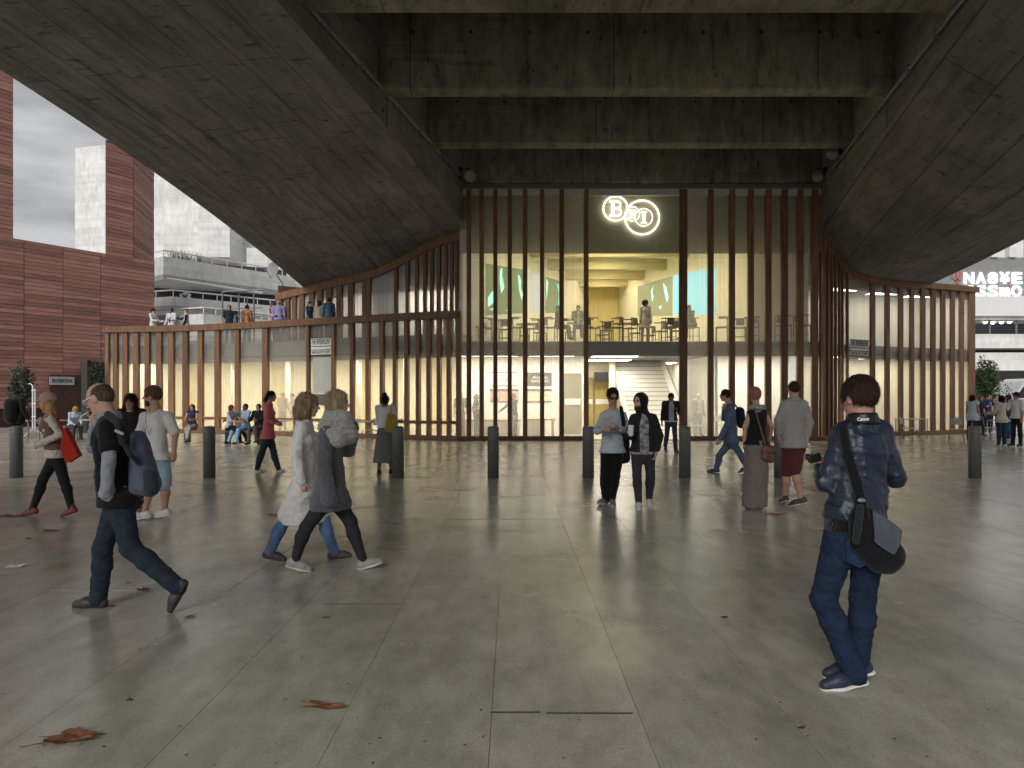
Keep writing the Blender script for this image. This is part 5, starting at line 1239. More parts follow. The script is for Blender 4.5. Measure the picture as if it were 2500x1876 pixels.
        Hr.seg(hp_(-.085, .06, .025), hp_(.085, .06, .025), .014, .014, .03); Hr.seg(hp_(0, .1, .03), hp_(0, .135, .02), .035 * q2, .02 * q2, .03, hu, 2.2)
    elif hs_ == 'wrap':
        Hr.ell(hp_(0, -.02, .03), A3, r0 + .02 * q2, .02); Hr.ell(hp_(0, -.08, .055), A3, np.array([.06, .05, .055]) * q2, .03); Hr.sub(hp_(0, .11, -.04), A3, np.array([.062, .075, .105]) * q2, .02); Hr.cut(hp_(0, -.09, -.075), -hu * .9 + hf * .35); Hr.fold(.003, 60, 7)
    elif hs_ == 'hood':
        Hr.ell(hp_(0, -.025, .03), A3, r0 + .028 * q2, .02); Hr.ell(hp_(0, -.03, -.06), A3, np.array([.09, .085, .11]) * q2, .05); Hr.seg(hp_(0, -.05, -.14), D['N'] - Z3 * .02 - f * .03, .085, .1, .05); Hr.sub(hp_(0, .115, -.03), A3, np.array([.066, .10, .125]) * q2, .02); Hr.fold(.003, 40, 8)
    elif hs_ == 'cap': cap(.014); Hr.cut(hp_(0, 0, .035), -hu); Hr.seg(hp_(-.04, .1, .045), hp_(.04, .1, .045), .03 * q2, None, .02, hu, 4.); Hr.seg(hp_(-.03, .14, .04), hp_(.03, .14, .04), .03 * q2, None, .02, hu, 4.)
    if hs_ != 'none':
        vv, ff = Hr.solve(); nmH = {'beanie': 'hat', 'cloche': 'hat', 'wrap': 'headscarf', 'hood': 'hood', 'cap': 'cap'}.get(hs_, 'hair')
        if len(vv) and nmH == 'hair' and near and hs_ not in ('crop',):
            mode = 'curly' if hs_ in ('curly', 'afro') else 'short' if hs_ in ('short', 'fullshort', 'balding') else 'long'
            ln_ = {'short': .028, 'curly': .05, 'long': .075}[mode] * (.35 if hs_ == 'balding' else 1)
            sv_, sf_ = strands(vv, np.asarray(ff), (0, 1300, 4200)[near], ln_, hc, hf, int(px), mode, (0, .0016, .0011)[near]); vv, ff = join([(vv, ff), (sv_, sf_)])
        if len(vv): np_obj(nmH, vv, ff, [hcol if isinstance(hcol, bpy.types.Material) else (hairm(hcol) if nmH == 'hair' else cloth(hcol, 'plain'))], t)
    if beard:
        Bd = Field(max(.007, vh)); Bd.ell(hp_(0, .024, -.066), A3, np.array([.061, .068, .062]) * q2, .03).seg(hp_(-.02, .06, -.105), hp_(.02, .06, -.105), .024 * q2, None, .03).sub(hp_(0, .10, -.02), A3, np.array([.06, .06, .04]) * q2, .015).cut(hp_(0, .0, -.03), hu - hf * .3).fold(.003, 90, 3)
        vv, ff = Bd.solve()
        if len(vv): np_obj('beard', vv, ff, [hairm(beard)], t)
    # ---------- trousers / skirt
    bt = bottom or {}; kind = bt.get('kind', 'trousers'); bc = bt.get('c', '#303540'); bk = bt.get('mat', 'denim' if kind == 'trousers' else 'plain'); lo_ = bt.get('loose', .012)
    T_ = Field(vc)
    if kind in ('trousers', 'shorts', 'leggings'):
        if kind == 'leggings': lo_ = bt.get('loose', .006)
        T_.seg(mid + Z3 * .0, D['W'] - Z3 * .05 * q, (wp + lo_ * .2), ws + .0, .05, f, 1.42); T_.ell(mid - f * .04 - Z3 * .04, [l, f, Z3], (wp * .86, .075, .085), .05)
        for s in 'LR':
            K, A = D['K' + s], D['A' + s]; T_.seg(D['H' + s], K, (.088 if not fem else .09) * q + lo_ * .6, .056 * q + lo_, .05)
            if kind == 'shorts':
                T_.seg(D['H' + s] + (K - D['H' + s]) * .5, D['H' + s] + (K - D['H' + s]) * bt.get('len', .92), .075 * q + lo_, .072 * q + lo_ * 1.2, .04)
            else:
                cf = K + (A - K) * .32 - f * .01; r_c = (.056 if kind == 'leggings' else .058) * q + lo_; T_.seg(K, cf, .055 * q + lo_, r_c, .03); T_.seg(cf, A + (A - K) * (.02 if kind == 'leggings' else .06), r_c, bt.get('cuff', .037 * q + lo_ * (1 if kind == 'leggings' else 1.6)), .03)
        if lo_ > .008: T_.fold(bt.get('fold', .0045), 42, int(px), (.6, .6, 1.3))
        if near and lo_ > .008: T_.fold(.0022, 80, int(px) + 3, (.5, .5, 1.4))
    elif kind in ('skirt', 'maxi'):
        hz = bt.get('hem', .5) * h + ground; hr = bt.get('flare', .24); hemp = np.array([mid[0], mid[1], hz]) + np.array(bt.get('shift', (0, 0, 0)), float)
        T_.seg(mid, D['W'] - Z3 * .04, wp + .008, ws - .008, .05, f, 1.3); T_.seg(mid, hemp, wp + .015, hr, .06, f, bt.get('flat', 1.15)); T_.cut((0, 0, hz), -Z3)
        T_.fold(.011, 30, int(px), (1.5, 1.5, .15))
    vv, ff = T_.solve()
    if len(vv): np_obj({'leggings': 'leggings', 'shorts': 'shorts', 'skirt': 'skirt', 'maxi': 'skirt'}.get(kind, 'trousers'), vv, ff, [cloth(bc, 'leg' if kind == 'leggings' else bk)], t)
    # ---------- tops
    tops = top if isinstance(top, list) else [top or {}]
    for ti, tp_ in enumerate(tops):
        lo_ = tp_.get('loose', .014) * .85 + .009 * ti; hem = tp_.get('hem', .0); slv = tp_.get('sleeve', 1.); U = Field(vc)
        hemc = mid + Z3 * hem * 0 + (D['W'] - mid) * 0
        U.seg(D['W'], D['C'] - Z3 * .02, ws + lo_, wd + lo_, .05, f, 1.4); [U.seg(D['N'] - Z3 * .035, D['S' + s_], .05 * q + lo_ * .5, .046 * q + lo_ * .7, .05) for s_ in 'LR']; U.seg(D['C'] - Z3 * .02, D['N'] - Z3 * .04, wd * .8, .062 * q, .05, f, 1.3)
        hz = mid[2] + hem * q; hp2 = mid + Z3 * (hem * q)
        if fem: 
            for k in (1, -1): U.ell(D['C'] + f * .07 * q - Z3 * .05 + l * .065 * k * q, [l, f, Z3], (.062, .055, .06), .05)
        if hem < .13:
            U.seg(D['W'], hp2 if hem < .05 else hp2, ws + lo_, tp_.get('flare', wp + lo_ + .018), .06, f, tp_.get('flat', 1.24)); U.ell(mid - f * .045 - Z3 * .02, [l, f, Z3], (wp * .95, .10 + lo_, .10), .05); U.seg(D['HL'] - Z3 * .02, D['HR'] - Z3 * .02, .098 * q + lo_, None, .05)
            if hem < -.09:
                for s_ in 'LR': U.seg(D['H' + s_], D['H' + s_] + (D['K' + s_] - D['H' + s_]) * min(.8, -hem / .4), .1 * q + lo_, .085 * q + lo_, .06)
        for s in 'LR':
            sv = tp_.get('sleeve' + s, slv); S0, E, W_ = D['S' + s], D['E' + s], D['U' + s]; rs = ra * q + lo_ * .9; re = rf * q + lo_; rc = tp_.get('cuff', rw_ * q + lo_ * .8 + .006)
            if sv > 0:
                if sv <= 1: U.seg(S0, S0 + (E - S0) * sv, rs, re + .008, .035)
                else: U.seg(S0, E, rs, re, .035); U.seg(E, E + (W_ - E) * (sv - 1), re, rc, .02)
        if tp_.get('fold', 1): U.fold(.006 * tp_.get('fold', 1), 30, int(px) + ti, (1, 1, 1))
        if near: U.fold(.0024, 66, int(px) + 7, (1, 1, .8))
        if not tp_.get('nocut'): U.cut((0, 0, hz - .01), -Z3)
        if tp_.get('open'):
            U.sub(D['C'] + f * .16 * q - Z3 * .16, [l, f, Z3], (tp_['open'], .12, .5), .02)
        if tp_.get('scoop'):
            U.sub(D['N'] + f * .07 * q * tp_.get('scoopdir', 1) - Z3 * .0, [l, f, Z3], (.075 * q, .085 * q, tp_['scoop']), .015)
        else: U.sub(hp_(0, 0, -.03), A3, np.array([.066, .082, .10]) * q, .015)
        vv, ff = U.solve()
        if len(vv): np_obj(tp_.get('name', 'shirt'), vv, ff, [cloth(tp_.get('c', '#888888'), tp_.get('mat', 'plain'))], t)
        if tp_.get('collar'):
            C_ = Field(max(.008, vc * .8)); cb = D['N'] - Z3 * .018
            an = np.linspace(.55, 2 * math.pi - .55, 18); kh = tp_.get('collar', 1)
            def cp_(a, up):
                d0 = nrm(f * math.cos(a) + l * math.sin(a)); w_ = .35 + .65 * min(1, abs(a if a < math.pi else a - 2 * math.pi) / 1.6); return cb + d0 * (.078 - .012 * up) * q + Z3 * (.004 + .05 * kh * w_ * up)
            for a0, a1 in zip(an[:-1], an[1:]):
                for up in (0, .5, 1): C_.seg(cp_(a0, up), cp_(a1, up), .011, None, .012)
            vv, ff = C_.solve(); np_obj('collar', vv, ff, [cloth(tp_.get('cc', tp_.get('c')), tp_.get('mat', 'plain'))], t)
    # ---------- shoes
    for s in 'LR':
        A, K, T0 = D['A' + s], D['K' + s], D['T' + s]
        up = Z3 if abs((T0 - A)[2]) < .5 else Z3; d = nrm((T0 - A) + Z3 * .055); u = nrm(Z3 - d * (d @ Z3)); sd = np.cross(d, u)
        S1 = Field((.014, .010, .007)[near]); L_ = (.150 if fem else .168) * q; hgt = .078
        S1.seg(A - d * .035 - u * .045, A + d * L_ * .55 - u * .05, .040 * q, .046 * q, .02, sd, 1.1).seg(A + d * L_ * .55 - u * .05, A + d * L_ - u * .06, .044 * q, .034 * q, .03, sd, 1.05).seg(A - u * .05 - d * .012, A + u * (.06 if bt.get('boot') else -.008) - d * .012, .042, .043 if bt.get('boot') else .038, .03); S1.cut(A - u * hgt, -u)
        if (extra or {}).get('heels'):
            S1 = Field((.012, .009, .007)[near]); S1.seg(A - u * .05 - d * .02, A + d * .1 - u * .06, .032, .03, .02).seg(A + d * .1 - u * .065, A + d * .15 - u * .068, .03, .02, .02).seg(A - u * .05 - d * .035, A - u * .085 - d * .04, .016, .01, .01)
        vv, ff = S1.solve()
        if not len(vv): continue
        o = np_obj('shoe', vv, ff, [mat(f'shoe_{shoes}', shoes, rough=.5, var=.15, scale=20, world=True)], t)
        if sole and near:
            S2 = Field((.014, .009, .0065)[near]); S2.seg(A - d * .04 - u * (hgt + .002), A + d * L_ * .55 - u * (hgt + .002), .043 * q, .048 * q, .02, u, 3.).seg(A + d * L_ * .55 - u * (hgt + .002), A + d * L_ - u * (hgt - .002), .048 * q, .036 * q, .02, u, 3.)
            vv, ff = S2.solve(); np_obj('sole', vv, ff, [mat(f'sole_{sole}', sole, rough=.6)], o)
    t2 = dict(D=D, f=f, l=l, hp=hp_, hf=hf, hl=hl, hu=hu, t=t, q=q, mid=mid, ws=ws, wd=wd, wp=wp, Y=Yb, vox=vc)
    return t2
def blob(name, ops, m, label=None, cat=None, parent=None, vox=.012, base=None, group=None):
    """small smooth object from an SDF program"""
    F_ = Field(vox); ops(F_); v, f_ = F_.solve()
    if parent is None:
        b = np.array(base if base is not None else [*v.mean(0)[:2], v[:, 2].min()], float)
        tmp = thing(name, b, label, cat, group); return tmp, np_obj('body', v, f_, [m], tmp)
    return np_obj(name, v, f_, [m], parent)
# ================================================================ the people in the photograph
def strap(pts, Y, r, m, parent, name='strap', vox=.009, flat=None, dys=None):
    F_ = Field(vox); p3 = [P(x, y, Y + (dys[i] if dys else 0)) for i, (x, y) in enumerate(pts)]
    for a, b in zip(p3[:-1], p3[1:]): F_.seg(a, b, r, None, .01, flat, 2.2 if flat is not None else 1.)
    v, f_ = F_.solve(); return np_obj(name, v, f_, [m], parent)
def glasses(pp, m, lens=None):
    h_ = pp['hp']; mb = MB()
    for k in (1, -1):
        c = [h_(.032 * k + .024 * math.cos(a), .106 - .012 * abs(math.cos(a)) * (1 if math.cos(a) * k > 0 else 0), .004 + .017 * math.sin(a)) for a in np.linspace(0, 6.28, 14, endpoint=False)]
        mb.tube(c, .0035, 6, closed=True); mb.tube([h_(.058 * k, .094, .012), h_(.077 * k, .03, .012), h_(.079 * k, -.02, .004)], .0035, 6)
        if lens:
            MB().add(c, [tuple(range(14))]).build('lens', lens, pp['t'])
    mb.tube([h_(-.01, .108, .008), h_(.01, .108, .008)], .0035, 6); mb.build('glasses', m, pp['t'])
blk = mat('black_plastic', (.015, .015, .016), rough=.35); nav = cloth('#141a26'); gry = cloth('#4d5563')
# --- man with backpack, walking left
p = person(292, 1490, 'man in black polo shirt and jeans walking with a grey blue backpack', yaw=-90, h=1.76, near=2, head=(-94, 20), skin_c='#c2998a', hair=('balding', '#5b4a42'),
    J=dict(SL=(262, 1036, -.18), SR=(270, 1033, .18), EL=(266, 1114, -.23), UL=(259, 1212, -.18), ER=(226, 1092, .17), UR=(234, 1034, .06), h=(243, 974, 0), HL=(292, 1226, -.09), HR=(290, 1226, .09), KL=(318, 1340, -.11), AL=(428, 1432, -.08), TL=(408, 1486, -.08), KR=(250, 1338, .08), AR=(240, 1456, .08), TR=(181, 1473, .08)),
    top=[dict(c='#8f919c', sleeve=1.95, hem=.03, name='undershirt', loose=.008, cuff=.05), dict(c='#101012', sleeve=.72, hem=-.015, loose=.012, collar=.9, cc='#8f919c', name='polo_shirt')], bottom=dict(c='#2a3340', loose=.016, cuff=.066), shoes='#3c3c3e', extra={'hideL': 1, 'grip': {'R': {'curl': 45}}})
glasses(p, mat('white_frame', (.75, .76, .76), rough=.35))
MB().tube([p['hp'](.02, .115, -.07), p['hp'](.025, .175, -.085)], .004, 6).build('cigarette', pwht, p['t'])
Y = p['Y']; bp, _ = blob('backpack', lambda F_: F_.seg(P(346, 1085, Y - .02), P(360, 1180, Y - .02), .05, .085, .05, (0, 1, 0), .6).seg(P(338, 1066, Y), P(342, 1190, Y), .05, .07, .04, (0, 1, 0), .6).seg(P(364, 1188, Y - .03), P(368, 1198, Y - .03), .055, .05, .04, (0, 1, 0), .6).fold(.006, 24, 3), cloth('#545c6d'), 'slate blue grey backpack worn by the man in the black polo', 'backpack', vox=.011, base=P(352, 1215, Y))
blob('pocket', lambda F_: F_.seg(P(366, 1160, Y - .11), P(370, 1192, Y - .12), .05, .055, .04).fold(.004, 30, 5), cloth('#2f3440'), parent=bp, vox=.011)
strap([(300, 1080), (287, 1030), (262, 1012)], Y, .03, cloth('#25272d'), bp, dys=[-.2, -.24, -.16], flat=(-.3, -1, .4)); strap([(300, 1080), (318, 1110), (336, 1130)], Y, .022, cloth('#25272d'), bp, dys=[-.2, -.2, -.14], flat=(-.3, -1, .2))
strap([(283, 1052), (300, 1060)], Y, .012, cloth('#aaaab2'), bp, 'logo_tab', dys=[-.255, -.25])
# --- man in navy leather jacket with messenger bag
p = person(2090, 1684, 'man seen from behind in navy leather jacket and jeans holding a camera', yaw=-168, h=1.76, near=2, head=(-160, 6), skin_c='#bd917e', hair=('short', '#33211a'), build=1.0,
    J=dict(SL=(2044, 1050, 0), SR=(2166, 1046, .04), EL=(2016, 1176, .03), UL=(2004, 1146, .22), ER=(2187, 1166, .06), UR=(2150, 1158, .28), h=(2096, 972, .03), HL=(2054, 1312, 0), HR=(2122, 1312, .02), KL=(2010, 1455, .06), AL=(2082, 1618, .02), TL=(2006, 1656, .0), KR=(2106, 1466, .06), AR=(2092, 1622, .12), TR=(2030, 1652, .16)),
    top=[dict(c='#1a2438', sleeve=1.97, hem=.115, loose=.02, mat='leather', name='jacket', cuff=.044, collar=.8, cc='#0c0d10', fold=1.2)], bottom=dict(c='#1c2a40', loose=.014, cuff=.068), shoes='#2a3042', sole='#d2d2d0', extra={'grip': {'L': {'curl': 50}}})
Y = p['Y']; m_ = p['mid']; f_, l_ = p['f'], p['l']
for sx in (-1, 1):      # patch pockets on the seat of the jeans
    c = m_ - f_ * .128 - l_ * sx * .075 - Z3 * .06; u_ = nrm(l_ - f_ * .35 * sx); pk = [c + u_ * a * .062 + Z3 * b for a, b in ((-1, .07), (1, .07), (1, -.045), (0, -.075), (-1, -.045))]
    mesh_obj('pocket', pk + [x + f_ * .03 for x in pk], [tuple(range(5)), tuple(range(5, 10))[::-1]] + [(i, (i + 1) % 5, 5 + (i + 1) % 5, 5 + i) for i in range(5)], cloth('#22324b', 'denim'), p['t'], bevel=.003)
blob('waistband', lambda F_: F_.seg(m_ + Z3 * .03, m_ + Z3 * .13, .176, .172, .02, f_, 1.3).cut(m_ + Z3 * .038, -Z3).cut(m_ + Z3 * .125, Z3), cloth('#0b0c0f', 'knit'), parent=p['t'], vox=.0105)
cb = P(2107, 1024, Y - .09); text_on('collar_lettering', 'Canon', cb, (1, -.08, .06), (0, .1, 1), .05, pwht, p['t'], width=.062, height=.02, extrude=.002, bold=.0015)
t, _ = blob('messenger_bag', lambda F_: F_.seg(P(2110, 1270, Y - .16), P(2150, 1350, Y - .17), .075, .1, .05, (.3, 1, 0), 2.).seg(P(2130, 1290, Y - .16), P(2165, 1360, Y - .17), .06, .08, .05, (.3, 1, 0), 2.).seg(P(2098, 1255, Y - .15), P(2094, 1330, Y - .14), .03, .045, .04, (.3, 1, 0), 1.6).fold(.004, 30, 2), cloth('#111216'), 'black messenger bag with grey flap hanging behind the man in navy', 'bag', vox=.01, base=P(2140, 1395, Y - .16))
fq = [P(2128, 1243, Y - .2), P(2203, 1296, Y - .2), P(2190, 1356, Y - .2), P(2132, 1322, Y - .215)]; gv = []; gf = []; NG = 11
for sgn in (0, 1):
    for i in range(NG):
        for k in range(NG):
            u, w = i / (NG - 1), k / (NG - 1); q_ = (fq[0] * (1 - u) + fq[1] * u) * (1 - w) + (fq[3] * (1 - u) + fq[2] * u) * w
            bl = math.sin(math.pi * min(1, u * .9 + .08)) * (.25 + .75 * math.sin(math.pi * (.15 + .7 * w)))
            gv.append(q_ + np.array([0, -.062 * bl + sgn * .008 + .004 * math.sin(9 * u + 5 * w), -.012 * math.sin(math.pi * u) * w]))
    o0 = sgn * NG * NG; gf += [(o0 + i * NG + k, o0 + (i + 1) * NG + k, o0 + (i + 1) * NG + k + 1, o0 + i * NG + k + 1) for i in range(NG - 1) for k in range(NG - 1)]
rim = [i * NG for i in range(NG)] + [(NG - 1) * NG + k for k in range(1, NG)] + [i * NG + NG - 1 for i in range(NG - 2, -1, -1)] + [k for k in range(NG - 2, 0, -1)]
gf += [(rim[i], rim[(i + 1) % len(rim)], rim[(i + 1) % len(rim)] + NG * NG, rim[i] + NG * NG) for i in range(len(rim))]
mesh_obj('flap', gv, gf, cloth('#4a4f5b'), t, smooth=True)
strap([(2058, 1046), (2070, 1110), (2092, 1180), (2102, 1222), (2110, 1262)], Y, .027, cloth('#0d0e12'), t, dys=[-.075, -.185, -.2, -.2, -.19], flat=(.2, 1, 0))
strap([(2098, 1222), (2108, 1222)], Y, .013, M_gst, t, 'buckle', dys=[-.225, -.225]); strap([(2100, 1240), (2090, 1322)], Y, .02, cloth('#22252c'), t, 'strap_tail', dys=[-.22, -.2])
t = thing('camera_body', P(1984, 1136, Y + .26), 'small black camera held by the man in navy leather', 'camera'); c = P(1988, 1118, Y + .26)
MB().obox(c, (.95, .1, .3), (0, 1, 0), (-.3, 0, .95), .038, .022, .024).build('housing', blk, t, bevel=.006); MB().tube([c + [0, .02, 0], c + [-.01, .07, .0]], .02, 14).build('lens', blk, t); MB().obox(c + [.0, 0, .029], (1, 0, .3), (0, 1, 0), (-.3, 0, 1), .014, .01, .007).build('viewfinder', M_gst, t)
# --- woman with hat and red bag
p = person(135, 1262, 'woman in pink cloche hat and brown vest walking with a red bag', yaw=-90, h=1.70, sex='f', near=1, head=(-92, 2), skin_c='#c9a08e', hair=('cloche', '#c9a494'),
    J=dict(SL=(124, 1020, -.15), SR=(122, 1019, .15), EL=(146, 1062, -.2), UL=(98, 1085, -.16), ER=(112, 1066, .18), UR=(102, 1040, .12), h=(114, 981, 0), HL=(139, 1112, -.09), HR=(138, 1112, .09), KL=(156, 1170, -.08), AL=(174, 1236, -.06), TL=(150, 1254, -.06), KR=(104, 1168, .06), AR=(80, 1234, .06), TR=(50, 1248, .06)),
    top=[dict(c='#cfc8bb', sleeve=1.97, hem=-.02, loose=.016, cuff=.05, name='blouse', fold=1.6, flare=.175), dict(c='#7d6257', sleeve=0, hem=.10, loose=.012, name='vest')], bottom=dict(kind='leggings', c='#26272b', boot=1), shoes='#7a3f3f')
Y = p['Y']; hh = p['hp']
blob('hair', lambda F_: F_.seg(hh(.02, -.06, -.02), hh(.05, -.10, -.16), .05, .06, .03).seg(hh(.05, -.10, -.16), hh(.07, -.12, -.30), .055, .02, .03).seg(hh(.06, .0, -.04), hh(.08, -.01, -.15), .025, .02, .03).fold(.004, 60, 4, (1, 1, .3)), hairm('#c49a62'), parent=p['t'], vox=.011)
t = thing('tote_bag', P(175, 1130, Y - .18), 'bright red fabric bag hanging behind the woman with the cloche hat', 'bag')
q_ = [P(152, 1045, Y - .16), P(160, 1052, Y - .2), P(189, 1113, Y - .24), P(162, 1130, Y - .26), P(150, 1100, Y - .24)]
mesh_obj('bag_body', q_ + [x + np.array([0, .09, 0]) for x in q_], [tuple(range(5)), tuple(range(5, 10))[::-1]] + [(i, (i + 1) % 5, 5 + (i + 1) % 5, 5 + i) for i in range(5)], cloth('#b5301f'), t, bevel=.01)
strap([(153, 1048), (140, 1018), (126, 1010)], Y, .012, cloth('#a02a1c'), t, dys=[-.15, -.17, -.12])
# --- bearded man in white T-shirt
p = person(380, 1268, 'man in white T-shirt and pale shorts with a cord round his neck', yaw=-48, h=1.80, near=1, head=(-80, 0), skin_c='#bd8f7c', hair=('fullshort', '#6b4e38'), beard='#5a3f2d',
    J=dict(SR=(346, 1014, .0), SL=(419, 1014, -.02), EL=(428, 1060, -.04), UL=(425, 1104, -.06), ER=(342, 1060, .08), UR=(345, 1100, .02), h=(371, 968, 0), HR=(366, 1120, .03), HL=(398, 1120, -.02), KL=(402, 1172, .02), AL=(402, 1216, .1), TL=(382, 1230, .08), KR=(366, 1180, -.08), AR=(354, 1246, -.02), TR=(330, 1260, -.05)),
    top=[dict(c='#dcdbd8', sleeve=.85, hem=-.0, loose=.022, scoop=.03, name='t_shirt')], bottom=dict(kind='shorts', c='#9fb6c4', len=.9, loose=.012, mat='denim'), shoes='#d5d5d3', sole='#e0e0de')
strap([(358, 1000), (356, 1030), (364, 1062)], p['Y'], .004, blk, p['t'], 'neck_cord', dys=[-.1, -.14, -.16], vox=.006); strap([(385, 995), (376, 1030), (364, 1062)], p['Y'], .004, blk, p['t'], 'neck_cord', dys=[-.06, -.13, -.16], vox=.006)
# --- woman with dark fringe
person(320, 1238, 'smiling woman with long dark fringe between the man with backpack and the man in white', yaw=6, h=1.70, sex='f', near=1, hair=('longfringe', '#2b1a14'), skin_c='#c49683', top=[dict(c='#2a2628', sleeve=1.9, hem=0, scoop=.05)], bottom=dict(c='#23262d'))
# --- woman in coral jacket
p = person(655, 1153, 'woman in coral pink jacket and jeans walking in heeled sandals', yaw=90, h=1.70, sex='f', near=1, hair=('ponytail', '#241a18'), skin_c='#bb8f7e',
    J=dict(SR=(654, 992, -.15), SL=(660, 992, .15), ER=(652, 1028, -.2), UR=(672, 1034, -.22), EL=(668, 1028, .18), UL=(682, 1034, .1), h=(663, 968, 0), HR=(652, 1066, -.09), HL=(658, 1066, .09), KR=(640, 1104, -.06), AR=(629, 1141, -.05), TR=(646, 1151, -.05), KL=(668, 1100, .05), AL=(679, 1135, .05), TL=(696, 1143, .05)),
    top=[dict(c='#c8646a', sleeve=1.8, hem=-.04, flare=.19, loose=.024, collar=.7, name='jacket')], bottom=dict(c='#2c3b4a', loose=.014), shoes='#c9bdb0', extra={'heels': 1})
# --- woman in white coat
p = person(740, 1368, 'curly blonde woman in a long white coat and blue jeans', yaw=78, h=1.68, sex='f', near=2, head=(98, 4), hair=('curly', '#9c8266'), skin_c='#c49c8a',
    J=dict(SR=(734, 1040, -.15), SL=(752, 1038, .16), ER=(724, 1112, -.2), UR=(736, 1176, -.21), EL=(765, 1110, .2), UL=(785, 1170, .18), h=(755, 990, 0), HR=(740, 1196, -.09), HL=(746, 1196, .09), KR=(694, 1270, -.06), AR=(660, 1340, -.05), TR=(690, 1359, -.05), KL=(790, 1262, .06), AL=(816, 1336, .06), TL=(858, 1346, .06)),
    top=[dict(c='#dddcda', sleeve=1.97, hem=-.33, flare=.245, flat=1.35, loose=.026, collar=.8, name='coat', fold=1.3, cuff=.056)], bottom=dict(c='#6079a0', loose=.006, cuff=.05), shoes='#4a4644')
Y = p['Y']
# --- woman in grey cardigan
p = person(800, 1392, 'woman in grey knitted cardigan and large scarf striding in dark tights', yaw=84, h=1.70, sex='f', near=2, head=(94, 4), hair=('long', '#b09c80'), skin_c='#c9a493',
    J=dict(SR=(797, 1040, -.16), SL=(815, 1038, .16), ER=(790, 1124, -.22), UR=(804, 1212, -.22), EL=(850, 1100, .14), UL=(858, 1050, .06), h=(826, 984, 0), HR=(806, 1208, -.09), HL=(812, 1208, .09), KR=(748, 1286, -.08), AR=(722, 1362, -.06), TR=(752, 1384, -.06), KL=(856, 1272, .06), AL=(886, 1362, .05), TL=(930, 1364, .05)),
    top=[dict(c='#6d707c', sleeve=1.0, hem=-.02, loose=.006, mat='stripe', name='striped_top'), dict(c='#5a5a5f', sleeve=2.1, hem=-.13, loose=.03, mat='knit', name='cardigan', cuff=.075, flare=.2, fold=1.4)], bottom=dict(kind='leggings', c='#2d2d31'), shoes='#8d8d8b', sole='#c4c4c0', extra={'hideR': 1, 'hideL': 1})
Y = p['Y']; D = p['D']
blob('scarf', lambda F_: F_.seg(P(806, 1020, Y - .12), P(838, 1024, Y - .1), .075, .08, .05).seg(P(838, 1024, Y - .1), P(852, 1060, Y - .05), .085, .09, .05).seg(P(790, 1040, Y - .12), P(826, 1072, Y - .16), .06, .075, .05).seg(P(826, 1072, Y - .16), P(848, 1070, Y - .08), .075, .06, .05).seg(P(812, 1018, Y + .1), P(844, 1028, Y + .1), .08, .08, .05).fold(.009, 40, 9), cloth('#a09f9c', 'knit'), parent=p['t'], vox=.0105)
# --- woman from behind with yellow bag
p = person(940, 1158, 'woman seen from behind with hair bun, white top and long grey skirt', yaw=172, h=1.68, sex='f', near=1, hair=('bun', '#1d1513'), skin_c='#8a5f4c', arms={'L': (30, 8, 50), 'R': (25, 8, 60)},
    top=[dict(c='#d8d8d6', sleeve=.95, hem=.09, loose=.022, scoop=.035, scoopdir=-1, name='top')], bottom=dict(kind='skirt', c='#6d6d6b', hem=.145, flare=.27, flat=1.15), shoes='#1d1d1f')
Y = p['Y']; t = thing('shoulder_bag', P(955, 1056, Y - .2), 'mustard yellow bag on the shoulder of the woman with the bun', 'bag')
q_ = [P(947, 1012, Y - .2), P(962, 1014, Y - .2), P(970, 1045, Y - .25), P(958, 1057, Y - .26), P(941, 1051, Y - .25)]
mesh_obj('bag_body', q_ + [x + np.array([0, .1, 0]) for x in q_], [tuple(range(5)), tuple(range(5, 10))[::-1]] + [(i, (i + 1) % 5, 5 + (i + 1) % 5, 5 + i) for i in range(5)], cloth('#a08a2e'), t, bevel=.012)
strap([(952, 1016), (956, 988), (958, 984)], Y, .012, cloth('#a08a2e'), t, dys=[-.18, -.13, -.05])
# --- man with sunglasses reading a leaflet
p = person(1492, 1232, 'man in sunglasses and pale blue shirt reading a leaflet', yaw=2, h=1.78, near=1, head=(4, 14), skin_c='#b08a78', hair=('fullshort', '#1f1a18'),
    J=dict(SR=(1468, 1012, 0), SL=(1526, 1011, 0), ER=(1458, 1052, -.06), UR=(1474, 1050, -.3), EL=(1533, 1052, -.06), UL=(1504, 1046, -.3), h=(1496, 970, -.03), HR=(1481, 1104, 0), HL=(1509, 1104, 0), KR=(1476, 1160, -.03), AR=(1478, 1208, .02), TR=(1461, 1216, -.12), KL=(1503, 1160, -.06), AL=(1495, 1210, -.02), TL=(1496, 1226, -.17)),
    top=[dict(c='#a9b5bd', sleeve=1.7, hem=.0, loose=.022, collar=.8, name='shirt')], bottom=dict(c='#0e0e10', loose=.012, mat='plain'), shoes='#6d6d74', sole='#b9b9b9', extra={'grip': {'L': {'curl': 40}, 'R': {'curl': 40}}})
glasses(p, blk, blk); Y = p['Y']
t = thing('leaflet', P(1483, 1050, Y - .38), 'pale grey leaflet in the hands of the man with sunglasses', 'leaflet'); c = P(1482, 1034, Y - .38)
MB().obox(c, (1, 0, .15), (0, .8, .6), (0, -.6, .8), .075, .002, .11).build('sheet', mat('leaflet_paper', (.5, .5, .5)), t); MB().obox(c + [0, -.006, .03], (1, 0, .15), (0, .8, .6), (0, -.6, .8), .05, .001, .03).build('printed_block', gry, t)
